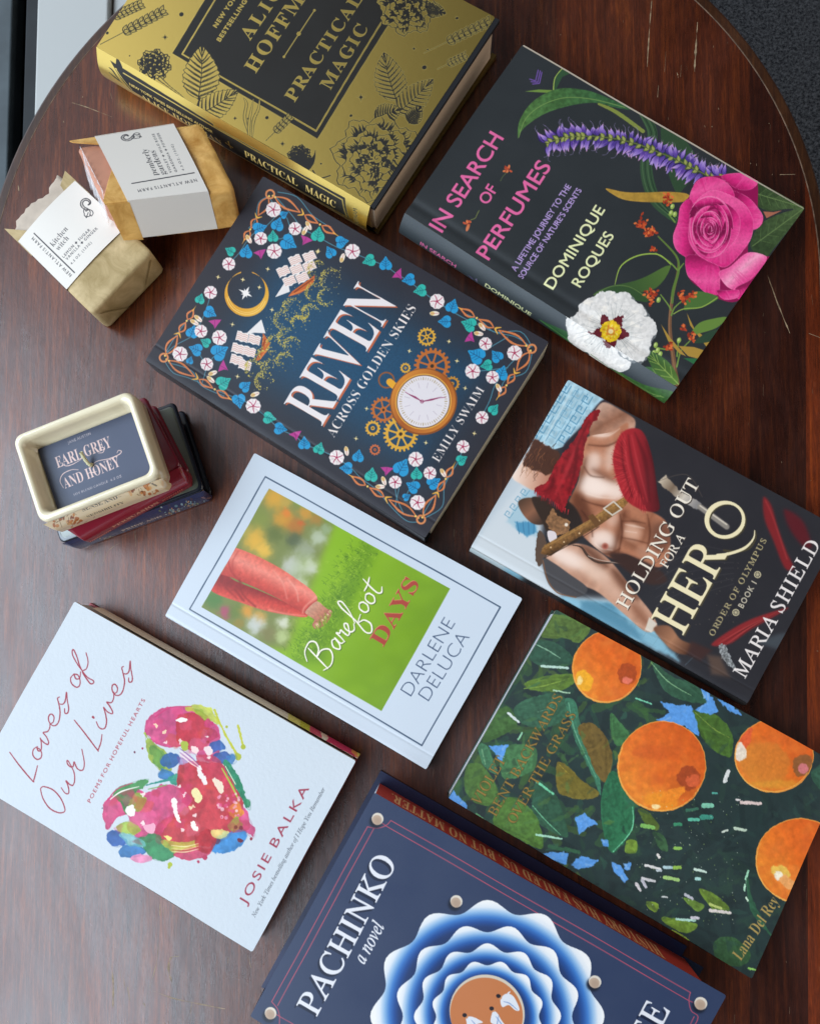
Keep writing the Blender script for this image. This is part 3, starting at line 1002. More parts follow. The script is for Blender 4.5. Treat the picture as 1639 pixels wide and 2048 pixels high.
# little red blossoms and their stems
c.view(790, 70, 1.9305)
c.stroke([(1090, 1360), (1068, 1230), (1056, 1120), (1066, 1010), (1088, 905), (1080, 850), (1010, 775)], [17, 15, 13, 11, 9, 7, 5], '74543f')
c.stroke([(1064, 1030), (1070, 980), (1090, 905), (1080, 850), (1012, 777)], [11, 11, 9, 7, 5], '5c7b3b')
c.stroke([(1090, 1350), (1066, 1230), (1053, 1120), (1062, 1010)], 3, '9c7a5c', a=.7)
for P in ([(1020, 1000), (1050, 1040), (1060, 1060)], [(1110, 1020), (1075, 1050), (1062, 1080)], [(1050, 690), (1075, 720)], [(1000, 840), (1050, 870), (1085, 905)], [(1110, 880), (1090, 905)], [(1135, 1180), (1100, 1220), (1085, 1280)], [(1090, 1180), (1085, 1240)], [(1000, 1205), (1050, 1215)]):
    c.stroke(P, [4, 6], '6e8f45')
c.leaf((1062, 886), (842, 962), 58, ('lin', (850, 950), (1050, 850), '34532f', '55753a'), bend=-38)
c.stroke([(842, 960), (865, 890), (930, 850), (1010, 845), (1060, 884)], [2, 5, 5, 3], '98b854')
c.poly([(760, 1000), (830, 965), (900, 968), (960, 1000), (968, 1028), (900, 1020), (840, 1040)], '31502f', smooth=True)
c.stroke([(760, 1000), (830, 967), (900, 970), (965, 1010)], 3, '5c7a45')
c.poly([(1110, 1055), (1150, 990), (1245, 1012), (1190, 1048), (1140, 1058)], '496f38', smooth=True)
c.stroke([(1070, 1075), (1110, 1056), (1180, 1050), (1240, 1015)], 3, '9dbb58')
c.poly([(1090, 1200), (1150, 1205), (1218, 1228), (1192, 1258), (1128, 1240)], 'a98b40')
c.poly([(1122, 1072), (1150, 1130), (1210, 1185), (1212, 1222), (1180, 1180), (1135, 1120)], 'a98b40')
c.poly([(1022, 1115), (1060, 1170), (1120, 1240), (1095, 1230), (1050, 1180)], 'a98b40')
c.poly([(1110, 1248), (1170, 1250), (1158, 1276)], '2c6b45')
c.poly([(1138, 1155), (1170, 1112), (1230, 1095), (1278, 1092), (1240, 1130), (1180, 1150)], '63873f', smooth=True)
c.poly([(1150, 1185), (1200, 1150), (1245, 1140), (1220, 1180), (1180, 1190)], '2c4637', smooth=True)
for cx, cy, n, r in ((945, 725, 26, 26), (985, 750, 24, 24), (970, 770, 8, 14), (1045, 625, 22, 24), (993, 825, 9, 12), (990, 995, 24, 26), (985, 1030, 8, 14), (1110, 1010, 22, 24), (1145, 1000, 12, 14), (1055, 1205, 14, 20), (1140, 1165, 12, 17), (1108, 1130, 8, 13)):
    for q in range(n):
        x, y = cx + RNG.normal(0, r * .5), cy + RNG.normal(0, r * .5)
        c.oval((x, y), RNG.uniform(5, 9), RNG.uniform(3, 5), RNG.uniform(0, 180), ['a83e26', 'c4532d', 'd9743f', '8c2f20'][q % 4])
for x, y in ((1065, 660), (1060, 685), (1075, 690), (1012, 1020), (1092, 1178), (1002, 1195), (1010, 1215), (995, 1225), (1020, 1230)):
    c.oval((x, y), 8, 11, 20, '8fae55'); c.oval((x - 2, y - 2), 4, 6, 20, 'bcd28a')
# leaves under the white flower
c.poly([(560, 1104), (620, 1100), (690, 1120), (720, 1200), (650, 1190), (600, 1160)], '2d5a38')
for k in range(4):
    c.stroke([(568 + k * 14, 1108 + k * 4), (640 + k * 8, 1112 + k * 8), (700, 1140 + k * 8)], 3, '4f8a52')
c.poly([(780, 1285), (880, 1260), (960, 1320), (1080, 1385), (1040, 1420), (930, 1385), (840, 1340)], '34602f', smooth=True)
c.leaf((1080, 1350), (900, 1285), 74, ('lin', (900, 1290), (1080, 1340), '3b6547', '4d7a44'), vein='86a860', vw=3)
c.leaf((1092, 1350), (955, 1205), 66, ('lin', (960, 1210), (1080, 1340), '2f5433', '5d8440'), vein='93b462', vw=3)
c.stroke([(930, 1385), (1000, 1380), (1080, 1392)], 5, '7b6142')
# white flower
def white_flower(c):
    RNG = np.random.default_rng(5)
    wc = np.array([828.0, 1140.0])
    for ang, L, wd in ((172, 155, 180), (-118, 150, 170), (88, 165, 175), (-52, 152, 165), (14, 165, 190)):
        a = math.radians(ang)
        u, v = np.array([math.cos(a), math.sin(a)]), np.array([-math.sin(a), math.cos(a)])
        out = [wc + u * 20 + v * 12, wc + u * L * .45 + v * wd * .44, wc + u * L * .85 + v * wd * .46, wc + u * L * 1.0 + v * wd * .26, wc + u * L * .98, wc + u * L * 1.03 - v * wd * .24, wc + u * L * .83 - v * wd * .47, wc + u * L * .45 - v * wd * .42, wc + u * 20 - v * 12]
        c.poly([o + v * 4 + 4 for o in out], '79828c', smooth=True, rough=(7, 16), a=.8)
        c.poly(out, ('rad', wc, L * 1.1, 'aab2ba', 'dde2e8', 'e3e7ee', 'd5dae2'), smooth=True, rough=(8, 16), grain=(.10, 9), seed=int(ang) % 50)
        m = c.mask(out, True)
        for _ in range(16):
            f, g = RNG.uniform(.3, .95), RNG.uniform(-.4, .4)
            p = wc + u * L * f + v * wd * g
            q = p + RNG.normal(0, 22, 2)
            c.poly([p, q, q + RNG.normal(0, 15, 2)], 'ffffff' if RNG.random() < .5 else 'b2bac4', a=.5, clip=m, soft=2)
        for g in np.linspace(-.4, .4, 9):
            c.stroke([wc + u * 34 + v * 30 * g, wc + u * L * RNG.uniform(.5, .8) + v * wd * g], [3, 1], '98a2ac', a=.6, clip=m)
        b = wc + u * 52
        c.poly([b - u * 22 + v * 22, b + v * 16, b + u * 20 + v * 3, b + u * 22 - v * 6, b - v * 17, b - u * 22 - v * 22], '5f1826', smooth=True, rough=(6, 7))
    c.oval(wc, 40, 42, 0, 'd9bb1f', rough=(6, 8), grain=(.2, 6))
    for k in range(34):
        t = k * 2.4
        r = 12 + 20 * (k % 5) / 5
        c.dot(wc + r * np.array([math.cos(t), math.sin(t)]), 3, ['e9cf50', 'd07a2e', 'f0d96a'][k % 3])
    c.ring(wc, 14, 5, 'd48a3c'); c.dot(wc, 9, 'efe1b4')
white_flower(c)
c.view(0, 0, 1)
c.stroke([(1046, 91), (1330, 256), (1605, 417)], [3.4, 3.8, 1.2], 'b4aea6', smooth=False)
c.view(790, 70, 1.9305)
# lettering
PK = 'e06aab'
c.text('IN SEARCH', (178, 763), (417, 400), 62, PK, wt=.9)
c.text('OF', (352, 655), (392, 593), 44, PK, wt=.8)
c.text('PERFUMES', (357, 867), (600, 507), 60, PK, wt=.9)
c.text('A LIFETIME JOURNEY TO THE', (461, 908), (676, 582), 23, 'b6a0e6', wt=.4)
c.text('SOURCE OF NATURE’S SCENTS', (487, 938), (716, 597), 22, 'b6a0e6', wt=.4)
c.text('DOMINIQUE', (604, 979), (806, 673), 42, 'e8f2c4', wt=.6)
c.text('ROQUES', (708, 973), (840, 773), 40, 'e8f2c4', wt=.6)
for L in ([(516, 170), (538, 177), (548, 135)], [(521, 180), (546, 182), (556, 138)], [(527, 189), (553, 186), (562, 143)]):
    c.stroke(L, 4, '6c50a8', smooth=False)
bk.body('8e8a88', pages_mat('cream pages', 'd8cdb8'), plain('black board', '1d2125', 0.5), lift=lambda U, V: -0.9 * np.exp(-((U - 0.065) / 0.022) ** 2) * 0.8)
sp = spine_canvas(bk, '333d46', ((-49, 76), (-49, 76)))
sp.view(780, 380, 5.122)
sp.text('IN SEARCH', (262, 568), (642, 818), 52, 'd56ca8', wt=1.5)
sp.text('DOMINIQUE', (958, 1012), (1435, 1328), 54, 'dbe8b8', wt=1.5)
for k in range(3):
    sp.stroke([(785 + k * 14, 890 + k * 10), (815 + k * 8, 925 + k * 10), (800 + k * 16, 950)], 6, '6a64a0', smooth=False)
sp.text('VIA', (874, 985), (890, 920), 22, '8d86b8', wt=1)
sp.view(790, 70, 1.9305)
sp.poly([(560, 1104), (680, 1150), (760, 1240), (700, 1250), (620, 1180)], '2d5a38')
for k in range(4):
    sp.stroke([(566 + k * 12, 1110 + k * 8), (640 + k * 8, 1165 + k * 8), (720, 1225 + k * 6)], 3, '4f8a52')
sp.poly([(740, 1215), (860, 1300), (960, 1350), (1080, 1380), (1020, 1440), (900, 1370)], '35602f', smooth=True, grain=(.2, 12))
white_flower(sp)
for L in ([(760, 1245), (850, 1320), (1000, 1400)], [(860, 1310), (930, 1380), (1040, 1400)], [(980, 1420), (1030, 1395)]):
    sp.stroke(L, 4, '6f9556')
bk.spine(sp, 7.5)
# ------------------------------------------------------------------ navy paperback with the gold moon and pocket watch
bk = Book('navy paperback with a gold crescent moon, sailing ships and a pocket watch among blue leaves', 'book',
          [(290.1, 720.4), (527.1, 354.2), (1096.3, 685.9), (848.6, 1076.6)], 23.4, '2a2934', 0.5, 0.85, spec=0.45, bump=(1500, 0.2))
c = bk.cv.view(280, 340, 1.9747)
c.poly([(330, 720), (560, 330), (1350, 780), (1080, 1190)], '1a4a70', soft=150, grain=(.12, 3))
c.poly([(20, 735), (488, 28), (1612, 683), (1125, 1455)], '20242e', a=0.0)
VINE = '4a86a0'
def vine(P, w=3): c.stroke(P, w, VINE)
for P in ([(530, 100), (600, 180), (640, 230), (700, 262), (770, 300), (838, 325), (900, 350), (968, 378), (1015, 412), (1062, 440), (1110, 478), (1170, 520), (1235, 560), (1290, 590), (1400, 640), (1480, 660), (1540, 700)],
          [(95, 752), (130, 800), (190, 820), (260, 850), (330, 880), (400, 905), (445, 930), (500, 975), (548, 1018), (610, 1050), (650, 1082), (710, 1105), (773, 1135), (830, 1175), (870, 1215), (930, 1260), (990, 1330), (1050, 1385), (1100, 1390)],
          [(515, 115), (540, 170), (500, 220), (450, 250), (420, 285), (390, 330), (352, 368)], [(100, 725), (140, 690), (210, 650), (240, 600), (265, 540), (280, 490)],
          [(1540, 720), (1490, 740), (1440, 790), (1400, 850), (1380, 910), (1350, 970)], [(1110, 1370), (1150, 1300), (1200, 1230), (1250, 1160), (1275, 1100)],
          [(510, 105), (470, 130), (455, 200), (430, 230)], [(545, 90), (620, 110), (680, 180), (740, 220)], [(100, 720), (150, 640), (190, 590)], [(110, 760), (200, 790), (240, 850), (330, 890)],
          [(1545, 700), (1500, 640), (1400, 640), (1350, 600), (1290, 570)], [(1545, 730), (1520, 800), (1440, 830), (1420, 890)], [(1100, 1370), (1010, 1340), (1020, 1250), (1005, 1230)], [(1120, 1375), (1190, 1330), (1200, 1250), (1230, 1190)],
          [(580, 190), (600, 260), (583, 285)], [(640, 230), (610, 232), (560, 270), (525, 265)], [(310, 718), (270, 760), (240, 850)], [(222, 708), (260, 770)], [(1090, 1200), (1060, 1260), (1040, 1300)], [(1005, 1230), (1010, 1290), (1040, 1360)], [(1330, 733), (1380, 700), (1450, 660)], [(1312, 793), (1370, 790), (1450, 780)]):
    vine(P)
OR, GD = 'cf7d4c', 'e2b04a'
def rope(p, q, bend=0):
    p, q = np.array(p, float), np.array(q, float)
    d = q - p
    n = np.array([-d[1], d[0]]) / np.hypot(*d)
    pt = lambda t, o: p + d * t + n * o
    for a, b, w in ((.07, .45, 17), (.52, .72, 11), (.78, .98, 11)):
        u = np.linspace(0, 1, 9)
        for sd in (1, -1):
            L = [pt(a + (b - a) * k, sd * w * (math.sin(math.pi * k)) + sd * 2 * math.sin(2 * math.pi * k)) for k in u]
            c.stroke(L, [4, 8, 4], OR)
    c.stroke([pt(.95, 0), pt(1.06, 0)], [4, 1], GD)
    c.stroke([pt(.44, 15), pt(.49, 3), pt(.49, -3), pt(.44, -15)], [2, 7, 7, 2], GD)
    for t in (.04, .075, .75): c.dot(pt(t, 0), 4, 'f0cf70')
for r, qs in (((515, 98), ((410, 280), (775, 255))), ((93, 740), ((215, 545), (360, 905))), ((1545, 708), ((1255, 542), (1412, 898))), ((1107, 1380), ((1238, 1165), (825, 1203)))):
    for q in qs: rope(r, q)
    c.ring(r, 16, 7, 'd58a58')
def heart_leaf(x, y, s, col, ang):
    a = math.radians(ang)
    R = np.array([[math.cos(a), -math.sin(a)], [math.sin(a), math.cos(a)]])
    P = np.array([(0, -1.25), (.35, -.75), (.85, -.2), (.95, .35), (.6, .78), (.15, .75), (0, .55), (-.15, .75), (-.6, .78), (-.95, .35), (-.85, -.2), (-.35, -.75)]) * s @ R.T + (x, y)
    c.poly(P, col, smooth=True)
    T = lambda *L: [np.array(q) * s @ R.T + (x, y) for q in L]
    dk = '14598c' if col == BL else '13707c'
    c.stroke(T((0, .6), (0, -1.0)), 2.6, dk, smooth=False)
    for yy in (.3, -.05, -.4):
        for sd in (1, -1): c.stroke(T((0, yy), (sd * .62 * (1 - abs(yy - .1) * .6), yy - .35)), 2.2, dk, smooth=False)
BL, TL_ = '1f97d8', '2bb5b0'
for x, y, s, k, a in ((567, 178, 16, 0, 60), (543, 218, 26, 0, 20), (470, 232, 27, 0, 70), (525, 265, 22, 1, 0), (583, 285, 32, 0, 120), (702, 258, 28, 1, 10), (360, 320, 20, 1, -60), (420, 325, 26, 0, 10), (793, 283, 25, 0, 80), (752, 325, 23, 0, -30),
                      (906, 355, 25, 1, -110), (968, 372, 26, 0, 0), (1062, 432, 25, 0, -100), (1107, 475, 25, 1, -100), (1230, 540, 27, 0, 20), (1205, 597, 25, 0, -90), (1300, 610, 29, 1, -70), (1330, 733, 34, 0, -60), (1408, 737, 25, 0, -40), (1370, 770, 23, 1, -100), (1425, 805, 28, 0, 20),
                      (238, 510, 20, 1, 20), (275, 560, 25, 0, 120), (205, 640, 25, 0, 20), (260, 680, 20, 1, -60), (222, 708, 26, 0, -70), (310, 718, 34, 0, 60), (195, 752, 15, 0, 20), (325, 838, 29, 1, 60), (412, 852, 23, 0, 50), (388, 905, 28, 0, 170),
                      (505, 975, 25, 1, 100), (548, 1018, 25, 0, 100), (645, 1080, 25, 0, 0), (703, 1100, 23, 1, 20), (858, 1130, 24, 0, 10), (815, 1175, 25, 0, -90), (910, 1205, 27, 1, 10), (1030, 1175, 34, 0, 30), (1090, 1200, 24, 1, 0), (1078, 1250, 27, 0, -60), (1155, 1235, 27, 0, 60), (1048, 1290, 16, 0, 60), (1268, 1145, 22, 1, 60), (1395, 947, 22, 1, 40)):
    heart_leaf(x, y, s, TL_ if k else BL, a)
def blossom(x, y, r, ph):
    t = np.linspace(0, 2 * math.pi, 60, endpoint=False)
    R = r * (1 + .07 * np.abs(np.cos(2.5 * t * 2)) - .04)
    c.poly(np.c_[x + R * np.cos(t), y + R * np.sin(t)], 'e9e6f0')
    for k in range(5):
        a = ph + k * 2 * math.pi / 5
        d = np.array([math.cos(a), math.sin(a)])
        e = np.array([-d[1], d[0]])
        c.stroke([(x, y), (x, y) + d * r * .5 + e * 2, (x, y) + d * r * .9], [4.5, 2], 'a52c5a')
        d = np.array([math.cos(a + .63), math.sin(a + .63)])
        c.stroke([(x, y) + d * r * .5, (x, y) + d * r * .95], 1.6, 'c3bccd')
for i, (x, y) in enumerate(((527, 158), (612, 232), (477, 270), (530, 320), (352, 370), (838, 320), (280, 482), (240, 635), (313, 660), (157, 725), (262, 765), (445, 928), (773, 1133), (1005, 1230), (1087, 1140), (1143, 1195), (1093, 1312), (1170, 518), (1362, 685), (1477, 723), (1312, 793), (1390, 818), (1350, 977), (1275, 1092))):
    blossom(x, y, 29 if i in (0, 3, 5, 8, 9, 11, 12, 14, 16, 17, 19, 20) else 25, i * .7)
for x, y, a in ((665, 220, 60), (650, 240, -60), (430, 272, 60), (798, 345, -70), (230, 585, 40), (215, 600, 30), (285, 800, -20), (277, 825, 40), (452, 882, -20), (812, 1107, 80), (960, 1225, 70), (945, 1248, 0), (1195, 1195, 60), (1160, 565, 0), (1348, 618, 50), (1335, 645, 10), (1415, 860, 60)):
    c.oval((x, y), 19, 9, a, 'ece6e0')
    c.oval((x - 8 * math.cos(math.radians(a)), y - 8 * math.sin(math.radians(a))), 9, 7, a, 'dcc27a')
    c.stroke([(x - 14 * math.cos(math.radians(a)), y - 14 * math.sin(math.radians(a))), (x + 16 * math.cos(math.radians(a)), y + 16 * math.sin(math.radians(a)))], 1.8, 'b5697f')
for x, y, a in ((472, 330, 0), (650, 275, 40), (293, 603, 10), (325, 778, -50), (608, 1045, 0), (968, 1183, 20), (1015, 415, -30), (1300, 665, -40)):
    t = math.radians(a)
    R = np.array([[math.cos(t), -math.sin(t)], [math.sin(t), math.cos(t)]])
    c.poly(np.array([(-24, -4), (0, -14), (26, -18), (14, 4), (6, 22), (-2, 8)]) @ R.T + (x, y), 'b23a96')
    c.stroke(np.array([(0, -12), (6, 18)]) @ R.T + (x, y), 2, '7d2470')
# moon and stars
t = np.linspace(math.radians(-75), math.radians(255), 40)
outer = np.c_[422 + 87 * np.cos(t), 490 + 87 * np.sin(t)]
t = np.linspace(math.radians(255), math.radians(-75), 40)
inner = np.c_[421 + 76 * np.cos(t) * .98, 472 + 74 * np.sin(t)]
c.poly(np.vstack([outer, inner]), ('lin', (350, 420), (480, 570), 'e0a93a', 'd59a22', 'e7b94c'))
t = np.linspace(math.radians(20), math.radians(170), 20)
c.stroke(np.c_[422 + 78 * np.cos(t), 490 + 78 * np.sin(t)], 2.4, 'f3d88a')
c.stroke(np.c_[422 + 72 * np.cos(t), 485 + 76 * np.sin(t)], 1.8, 'f3d88a')
def sparkle(x, y, r, col='f0e6b8', n=4, ph=0.0):
    P = []
    for k in range(n * 2):
        a = ph + k * math.pi / n
        q = r if k % 2 == 0 else r * .28
        P.append((x + q * math.cos(a), y + q * math.sin(a)))
    c.poly(P, col)
sparkle(418, 485, 30, 'eef0f8', 4, .5); sparkle(418, 485, 20, 'eef0f8', 4, .5 + math.pi / 4)
for x, y in ((310, 422), (505, 390), (407, 432), (472, 462), (522, 550), (365, 608), (703, 318), (1218, 675), (1062, 713), (1250, 752), (1283, 860), (893, 940), (850, 1058), (1128, 1075), (1320, 1040), (383, 812), (700, 322)):
    sparkle(x, y, 10, 'f0e2a8', 4, .2)
# the two ships with page sails
def sail(x, y, w, h, a):
    t = math.radians(a)
    R = np.array([[math.cos(t), -math.sin(t)], [math.sin(t), math.cos(t)]])
    T = lambda L: np.array(L) @ R.T + (x, y)
    c.poly(T([(-w, -h), (-w * .4, -h * 1.15), (0, -h * .9), (w * .5, -h * 1.15), (w, -h * .95), (w * 1.1, h * .8), (w * .5, h * .75), (.1 * w, h), (-w * .5, h * .8), (-w * .9, h)]), 'e9e7ee')
    for k in (-.6, -.2, .2, .55):
        c.stroke(T([(-w * .85, h * k), (-w * .4, h * (k - .12)), (0, h * k)]), 2, 'cf8d80')
        c.stroke(T([(w * .1, h * k), (w * .5, h * (k - .12)), (w * .95, h * k)]), 2, 'cf8d80')
c.poly([(535, 500), (582, 425), (592, 478)], 'e4e6f0')
c.poly([(585, 498), (600, 478), (690, 412), (688, 435), (668, 462), (630, 485)], 'c2632e')
c.stroke([(610, 480), (682, 428)], 5, '7f3a1e'); c.stroke([(595, 492), (668, 462)], 3, 'e08a48')
for x, y in ((612, 356), (668, 342), (566, 400), (618, 392), (668, 380), (590, 438), (640, 424)): sail(x, y, 24, 19, -22)
c.poly([(410, 652), (480, 588), (496, 642), (450, 640)], 'e4e6f0')
c.poly([(486, 640), (514, 682), (500, 715), (470, 748), (455, 750), (480, 700)], 'c2632e')
c.stroke([(494, 668), (470, 735)], 5, '7f3a1e'); c.stroke([(508, 690), (476, 742)], 3, 'e08a48')
for x, y in ((402, 658), (450, 668), (384, 704), (430, 716), (378, 748), (412, 768)): sail(x, y, 24, 19, 18)
# clouds of gold dots
for cx, cy, r, a0 in ((700, 395, 42, 200), (752, 430, 46, 210), (690, 480, 40, 200), (735, 500, 36, 150), (672, 560, 36, 230), (605, 550, 50, 220), (575, 590, 48, 180), (625, 600, 30, 250), (580, 660, 40, 200), (540, 690, 46, 220), (600, 690, 36, 240), (500, 740, 48, 210), (450, 780, 40, 190), (525, 790, 52, 220), (570, 750, 36, 240), (640, 560, 30, 60), (490, 830, 40, 190)):
    for _ in range(105):
        a = math.radians(a0 + RNG.normal(0, 58))
        q = r * (1 - abs(RNG.normal(0, .22)))
        c.dot((cx + q * math.cos(a), cy + q * math.sin(a)), RNG.uniform(1.1, 2.2), ['b9a94a', 'd4c765', '8f8a45'][RNG.integers(3)])
for _ in range(120):
    x = RNG.uniform(430, 800)
    c.dot((x, 1130 - x * .93 + RNG.normal(0, 45)), RNG.uniform(.9, 1.8), 'd8d3a0', a=.8)
# gears and the pocket watch
def gear(x, y, r, col, w=8, spokes=6, teeth=16):
    t = np.linspace(0, 2 * math.pi, teeth * 8, endpoint=False)
    R = np.where((np.arange(teeth * 8) % 8) < 4, r, r * .86)
    c.poly(np.c_[x + R * np.cos(t), y + R * np.sin(t)], col, holes=[np.c_[x + (r * .86 - w) * np.cos(t), y + (r * .86 - w) * np.sin(t)]])
    for k in range(spokes):
        a = k * 2 * math.pi / spokes + .3
        c.stroke([(x, y), (x + r * .8 * math.cos(a), y + r * .8 * math.sin(a))], w * .62, col, smooth=False)
    c.dot((x, y), r * .24, col); c.dot((x, y), r * .1, '3a2a1a')
GB = 'b96a2c'
gear(1130, 657, 37, 'd8a93a', 7, 6, 16); gear(1152, 772, 72, GB, 11, 8, 22); gear(1047, 780, 21, 'd8a93a', 6, 0, 12); gear(1232, 842, 30, 'c08a30', 7, 0, 14)
gear(960, 945, 52, GB, 9, 6, 18); gear(917, 1017, 31, 'd8a93a', 8, 0, 14); gear(1028, 1040, 70, 'd8a93a', 11, 8, 24); gear(925, 1102, 22, 'c4683c', 6, 0, 12)
c.ring((972, 828), 30, 6, '8a5530')
c.stroke([(985, 835), (1002, 850)], 26, 'e3a92c', smooth=False)
c.dot((1118, 912), 127, '8a4c18'); c.dot((1117, 910), 122, ('lin', (1020, 830), (1210, 1000), 'd08a34', 'a3591d', 'c97f2e')); c.dot((1118, 912), 106, 'e2ac4c'); c.dot((1118, 912), 102, '7d5a3a'); c.dot((1118, 912), 98, 'dfe0f0')
for k in range(60):
    a = k * math.pi / 30
    c.stroke([(1118 + 86 * math.cos(a), 912 + 86 * math.sin(a)), (1118 + 94 * math.cos(a), 912 + 94 * math.sin(a))], 2.4 if k % 5 else 4, 'b0a080', smooth=False)
for k in range(12):
    a = k * math.pi / 6 + .25
    c.stroke([(1118 + 55 * math.cos(a), 912 + 55 * math.sin(a)), (1118 + 76 * math.cos(a), 912 + 76 * math.sin(a))], 1.8, 'b9b2c8', smooth=False)
c.stroke([(1113, 912), (1085, 895), (1062, 884), (1046, 874)], [3, 7, 3, 2], '8e2c64'); c.stroke([(1113, 912), (1150, 905), (1180, 898), (1206, 896)], [3, 7, 3, 2], '8e2c64')
c.ring((1113, 912), 6, 3, '8e2c64')
c.text('REVEN', (716, 1010), (1014, 520), 178, 'e6e6f2', 'bold', wt=-1.5, shadow=(7, 5, 'bf6643'))
for P, w in (([(640, 870), (690, 915), (735, 905), (742, 880)], 8), ([(735, 770), (790, 800), (800, 830), (780, 838)], 8), ([(830, 600), (865, 620), (850, 640)], 8)):
    pass
c.text('ACROSS GOLDEN SKIES', (762, 1056), (1090, 545), 38, 'ece8ee', 'bold', wt=-.8)
c.text('EMILY SWAIM', (1178, 1155), (1360, 868), 33, 'ece8ee', 'bold', wt=-.6, track=.1)
bk.body('8d8a86', pages_mat('paperback pages cream', 'e6dcc4'), plain('navy back', '2a2d36', 0.5), lift=lambda U, V: -0.22 * np.exp(-((U - 0.085) / 0.006) ** 2) - 0.4 * np.clip(1 - U / 0.03, 0, 1) ** 2 + 0.9 * U ** 4 * (0.6 + 0.5 * np.cos(V * 5.2)) + 0.3 * np.sin(U * 3.1) * np.sin(V * 3.1))
sp = spine_canvas(bk, '2c2d35', ((-6, 14), (2, 7)), cell=.8)
bk.spine(sp, 0.3)
# ------------------------------------------------------------------ white paperback with the photograph of bare feet on grass
bk = Book('thin white paperback with a framed photo of bare feet on bright green grass', 'book',
          [(330.5, 1232), (509.6, 905.8), (1043.7, 1197), (852, 1539.6)], 11.2, 'c6d8f0', 0.42, 0.9, spec=0.45, coat=0.15, bump=(700, 0.06))
c = bk.cv.view(320, 890, 2.2149)
c.stroke([(467, 140), (1505, 718), (1160, 1332), (133, 727)], 6, '3c5372', smooth=False, closed=True)
pic = [(483, 192), (1281, 637), (979, 1180), (185, 718)]
m = c.mask(pic)
c.poly(pic, ('lin', (620, 560), (1130, 850), '86b81c', '7fae1a', '6f9a1e'))
c.poly([(440, 150), (770, 345), (720, 480), (640, 700), (560, 900), (450, 900), (100, 700)], '77864e', soft=26, clip=m)
for x, y, r, col in ((510, 235, 60, 'd9a435'), (440, 330, 60, '7f9040'), (545, 330, 55, 'cf962f'), (600, 360, 45, 'b5732f'), (420, 420, 60, 'e2b23c'), (505, 395, 45, '5f7038'), (690, 330, 30, 'a5803c'), (640, 300, 36, 'c9943a'), (590, 420, 40, '4f5f46'), (640, 470, 50, '9aa69a'), (700, 410, 40, 'b3c4b4'), (590, 540, 60, 'c4cdd4'), (660, 540, 44, 'cdd6da'), (735, 375, 26, '93ab88'), (620, 620, 40, 'c8d0cc'),
                     (240, 685, 44, '4f8046'), (290, 742, 32, 'b04a78'), (335, 735, 40, '66803f'), (385, 735, 36, 'd89a3a'), (440, 765, 36, 'c79c48'), (425, 800, 46, 'c7d2dc'), (480, 835, 40, '7d7d50'), (545, 790, 34, 'd4ddd6'), (540, 850, 34, 'b3c890'), (350, 790, 26, '8f8440'), (560, 250, 30, 'b9a04a'), (460, 470, 40, 'e5bb4a'), (560, 300, 20, 'd87f2c'), (620, 345, 18, 'c2632a'), (380, 380, 30, 'a5a04a')):
    c.poly([(x + r * .8 * math.cos(t), y + r * .8 * math.sin(t)) for t in np.linspace(0, 6.28, 14)[:-1]], col, smooth=True, soft=r * .55, rough=(12, 18), clip=m, a=.9, seed=int(x))
c.poly([(900, 430), (960, 470), (720, 960), (590, 960), (640, 850), (800, 600)], '5c8a16', soft=30, a=.8, clip=m)
for _ in range(700):
    f = RNG.random()
    x, y = 905 - f * 270 + RNG.normal(0, 42), 455 + f * 480 + RNG.normal(0, 22)
    L = RNG.uniform(8, 22)
    c.stroke([(x, y), (x + RNG.normal(4, 5), y - L * .5), (x - L * .7, y - L + RNG.normal(0, 6))], [2.6, 1], ['4f7d14', '7eae2a', '9cc63c', '3f6a16'][RNG.integers(4)], clip=m, a=.8)
for _ in range(160):
    x, y = RNG.uniform(600, 1250), RNG.uniform(480, 1150)
    c.poly([(x + 40 * math.cos(t), y + 26 * math.sin(t)) for t in np.linspace(0, 6.28, 9)[:-1]], ['97c62a', '6f9c18', '86b420'][RNG.integers(3)], soft=26, a=.12, clip=m)
# trousers and foot
leg2 = [(262, 565), (340, 605), (450, 650), (560, 700), (645, 742), (640, 762), (560, 752), (470, 735), (370, 703), (225, 642)]
leg1 = [(318, 452), (420, 488), (520, 540), (600, 592), (675, 648), (692, 690), (640, 742), (560, 700), (450, 645), (330, 592), (258, 560), (290, 490)]
c.poly(leg2, ('lin', (400, 640), (380, 720), '8f2a2c', 'c8463f', 'd9675a'), smooth=True, grain=(.12, 10), clip=m)
c.poly(leg1, ('lin', (480, 520), (420, 650), 'd86a5c', 'e58a80', 'c9544c', 'b23e3a'), smooth=True, grain=(.10, 12), clip=m)
for P, w, col, a in (([(300, 500), (315, 560), (360, 610)], 8, '9a2f30', .6), ([(345, 470), (320, 520), (330, 580)], 6, 'a83a38', .5), ([(560, 590), (600, 640), (610, 690)], 5, 'f0b0a8', .6), ([(500, 555), (540, 610), (560, 680)], 5, 'f0b0a8', .4), ([(630, 742), (640, 715), (688, 672)], 7, 'f0a89c', .6), ([(640, 750), (652, 722), (694, 684)], 4, '8f302e', .7), ([(330, 640), (370, 690)], 10, '7a2224', .6), ([(352, 600), (365, 660), (420, 715)], 8, '7d2426', .6), ([(260, 590), (300, 640), (340, 680)], 8, '8d2a2a', .5), ([(640, 755), (560, 748), (480, 730)], 5, 'e99a8c', .6)):
    c.stroke(P, w, col, a=a, soft=5, clip=m)
c.poly([(642, 735), (690, 692), (725, 715), (755, 740), (752, 762), (728, 795), (695, 812), (672, 798), (680, 772), (650, 752)], ('lin', (650, 720), (720, 810), 'c79a88', 'b67a66', '9a5f4c'), smooth=True, grain=(.12, 8))
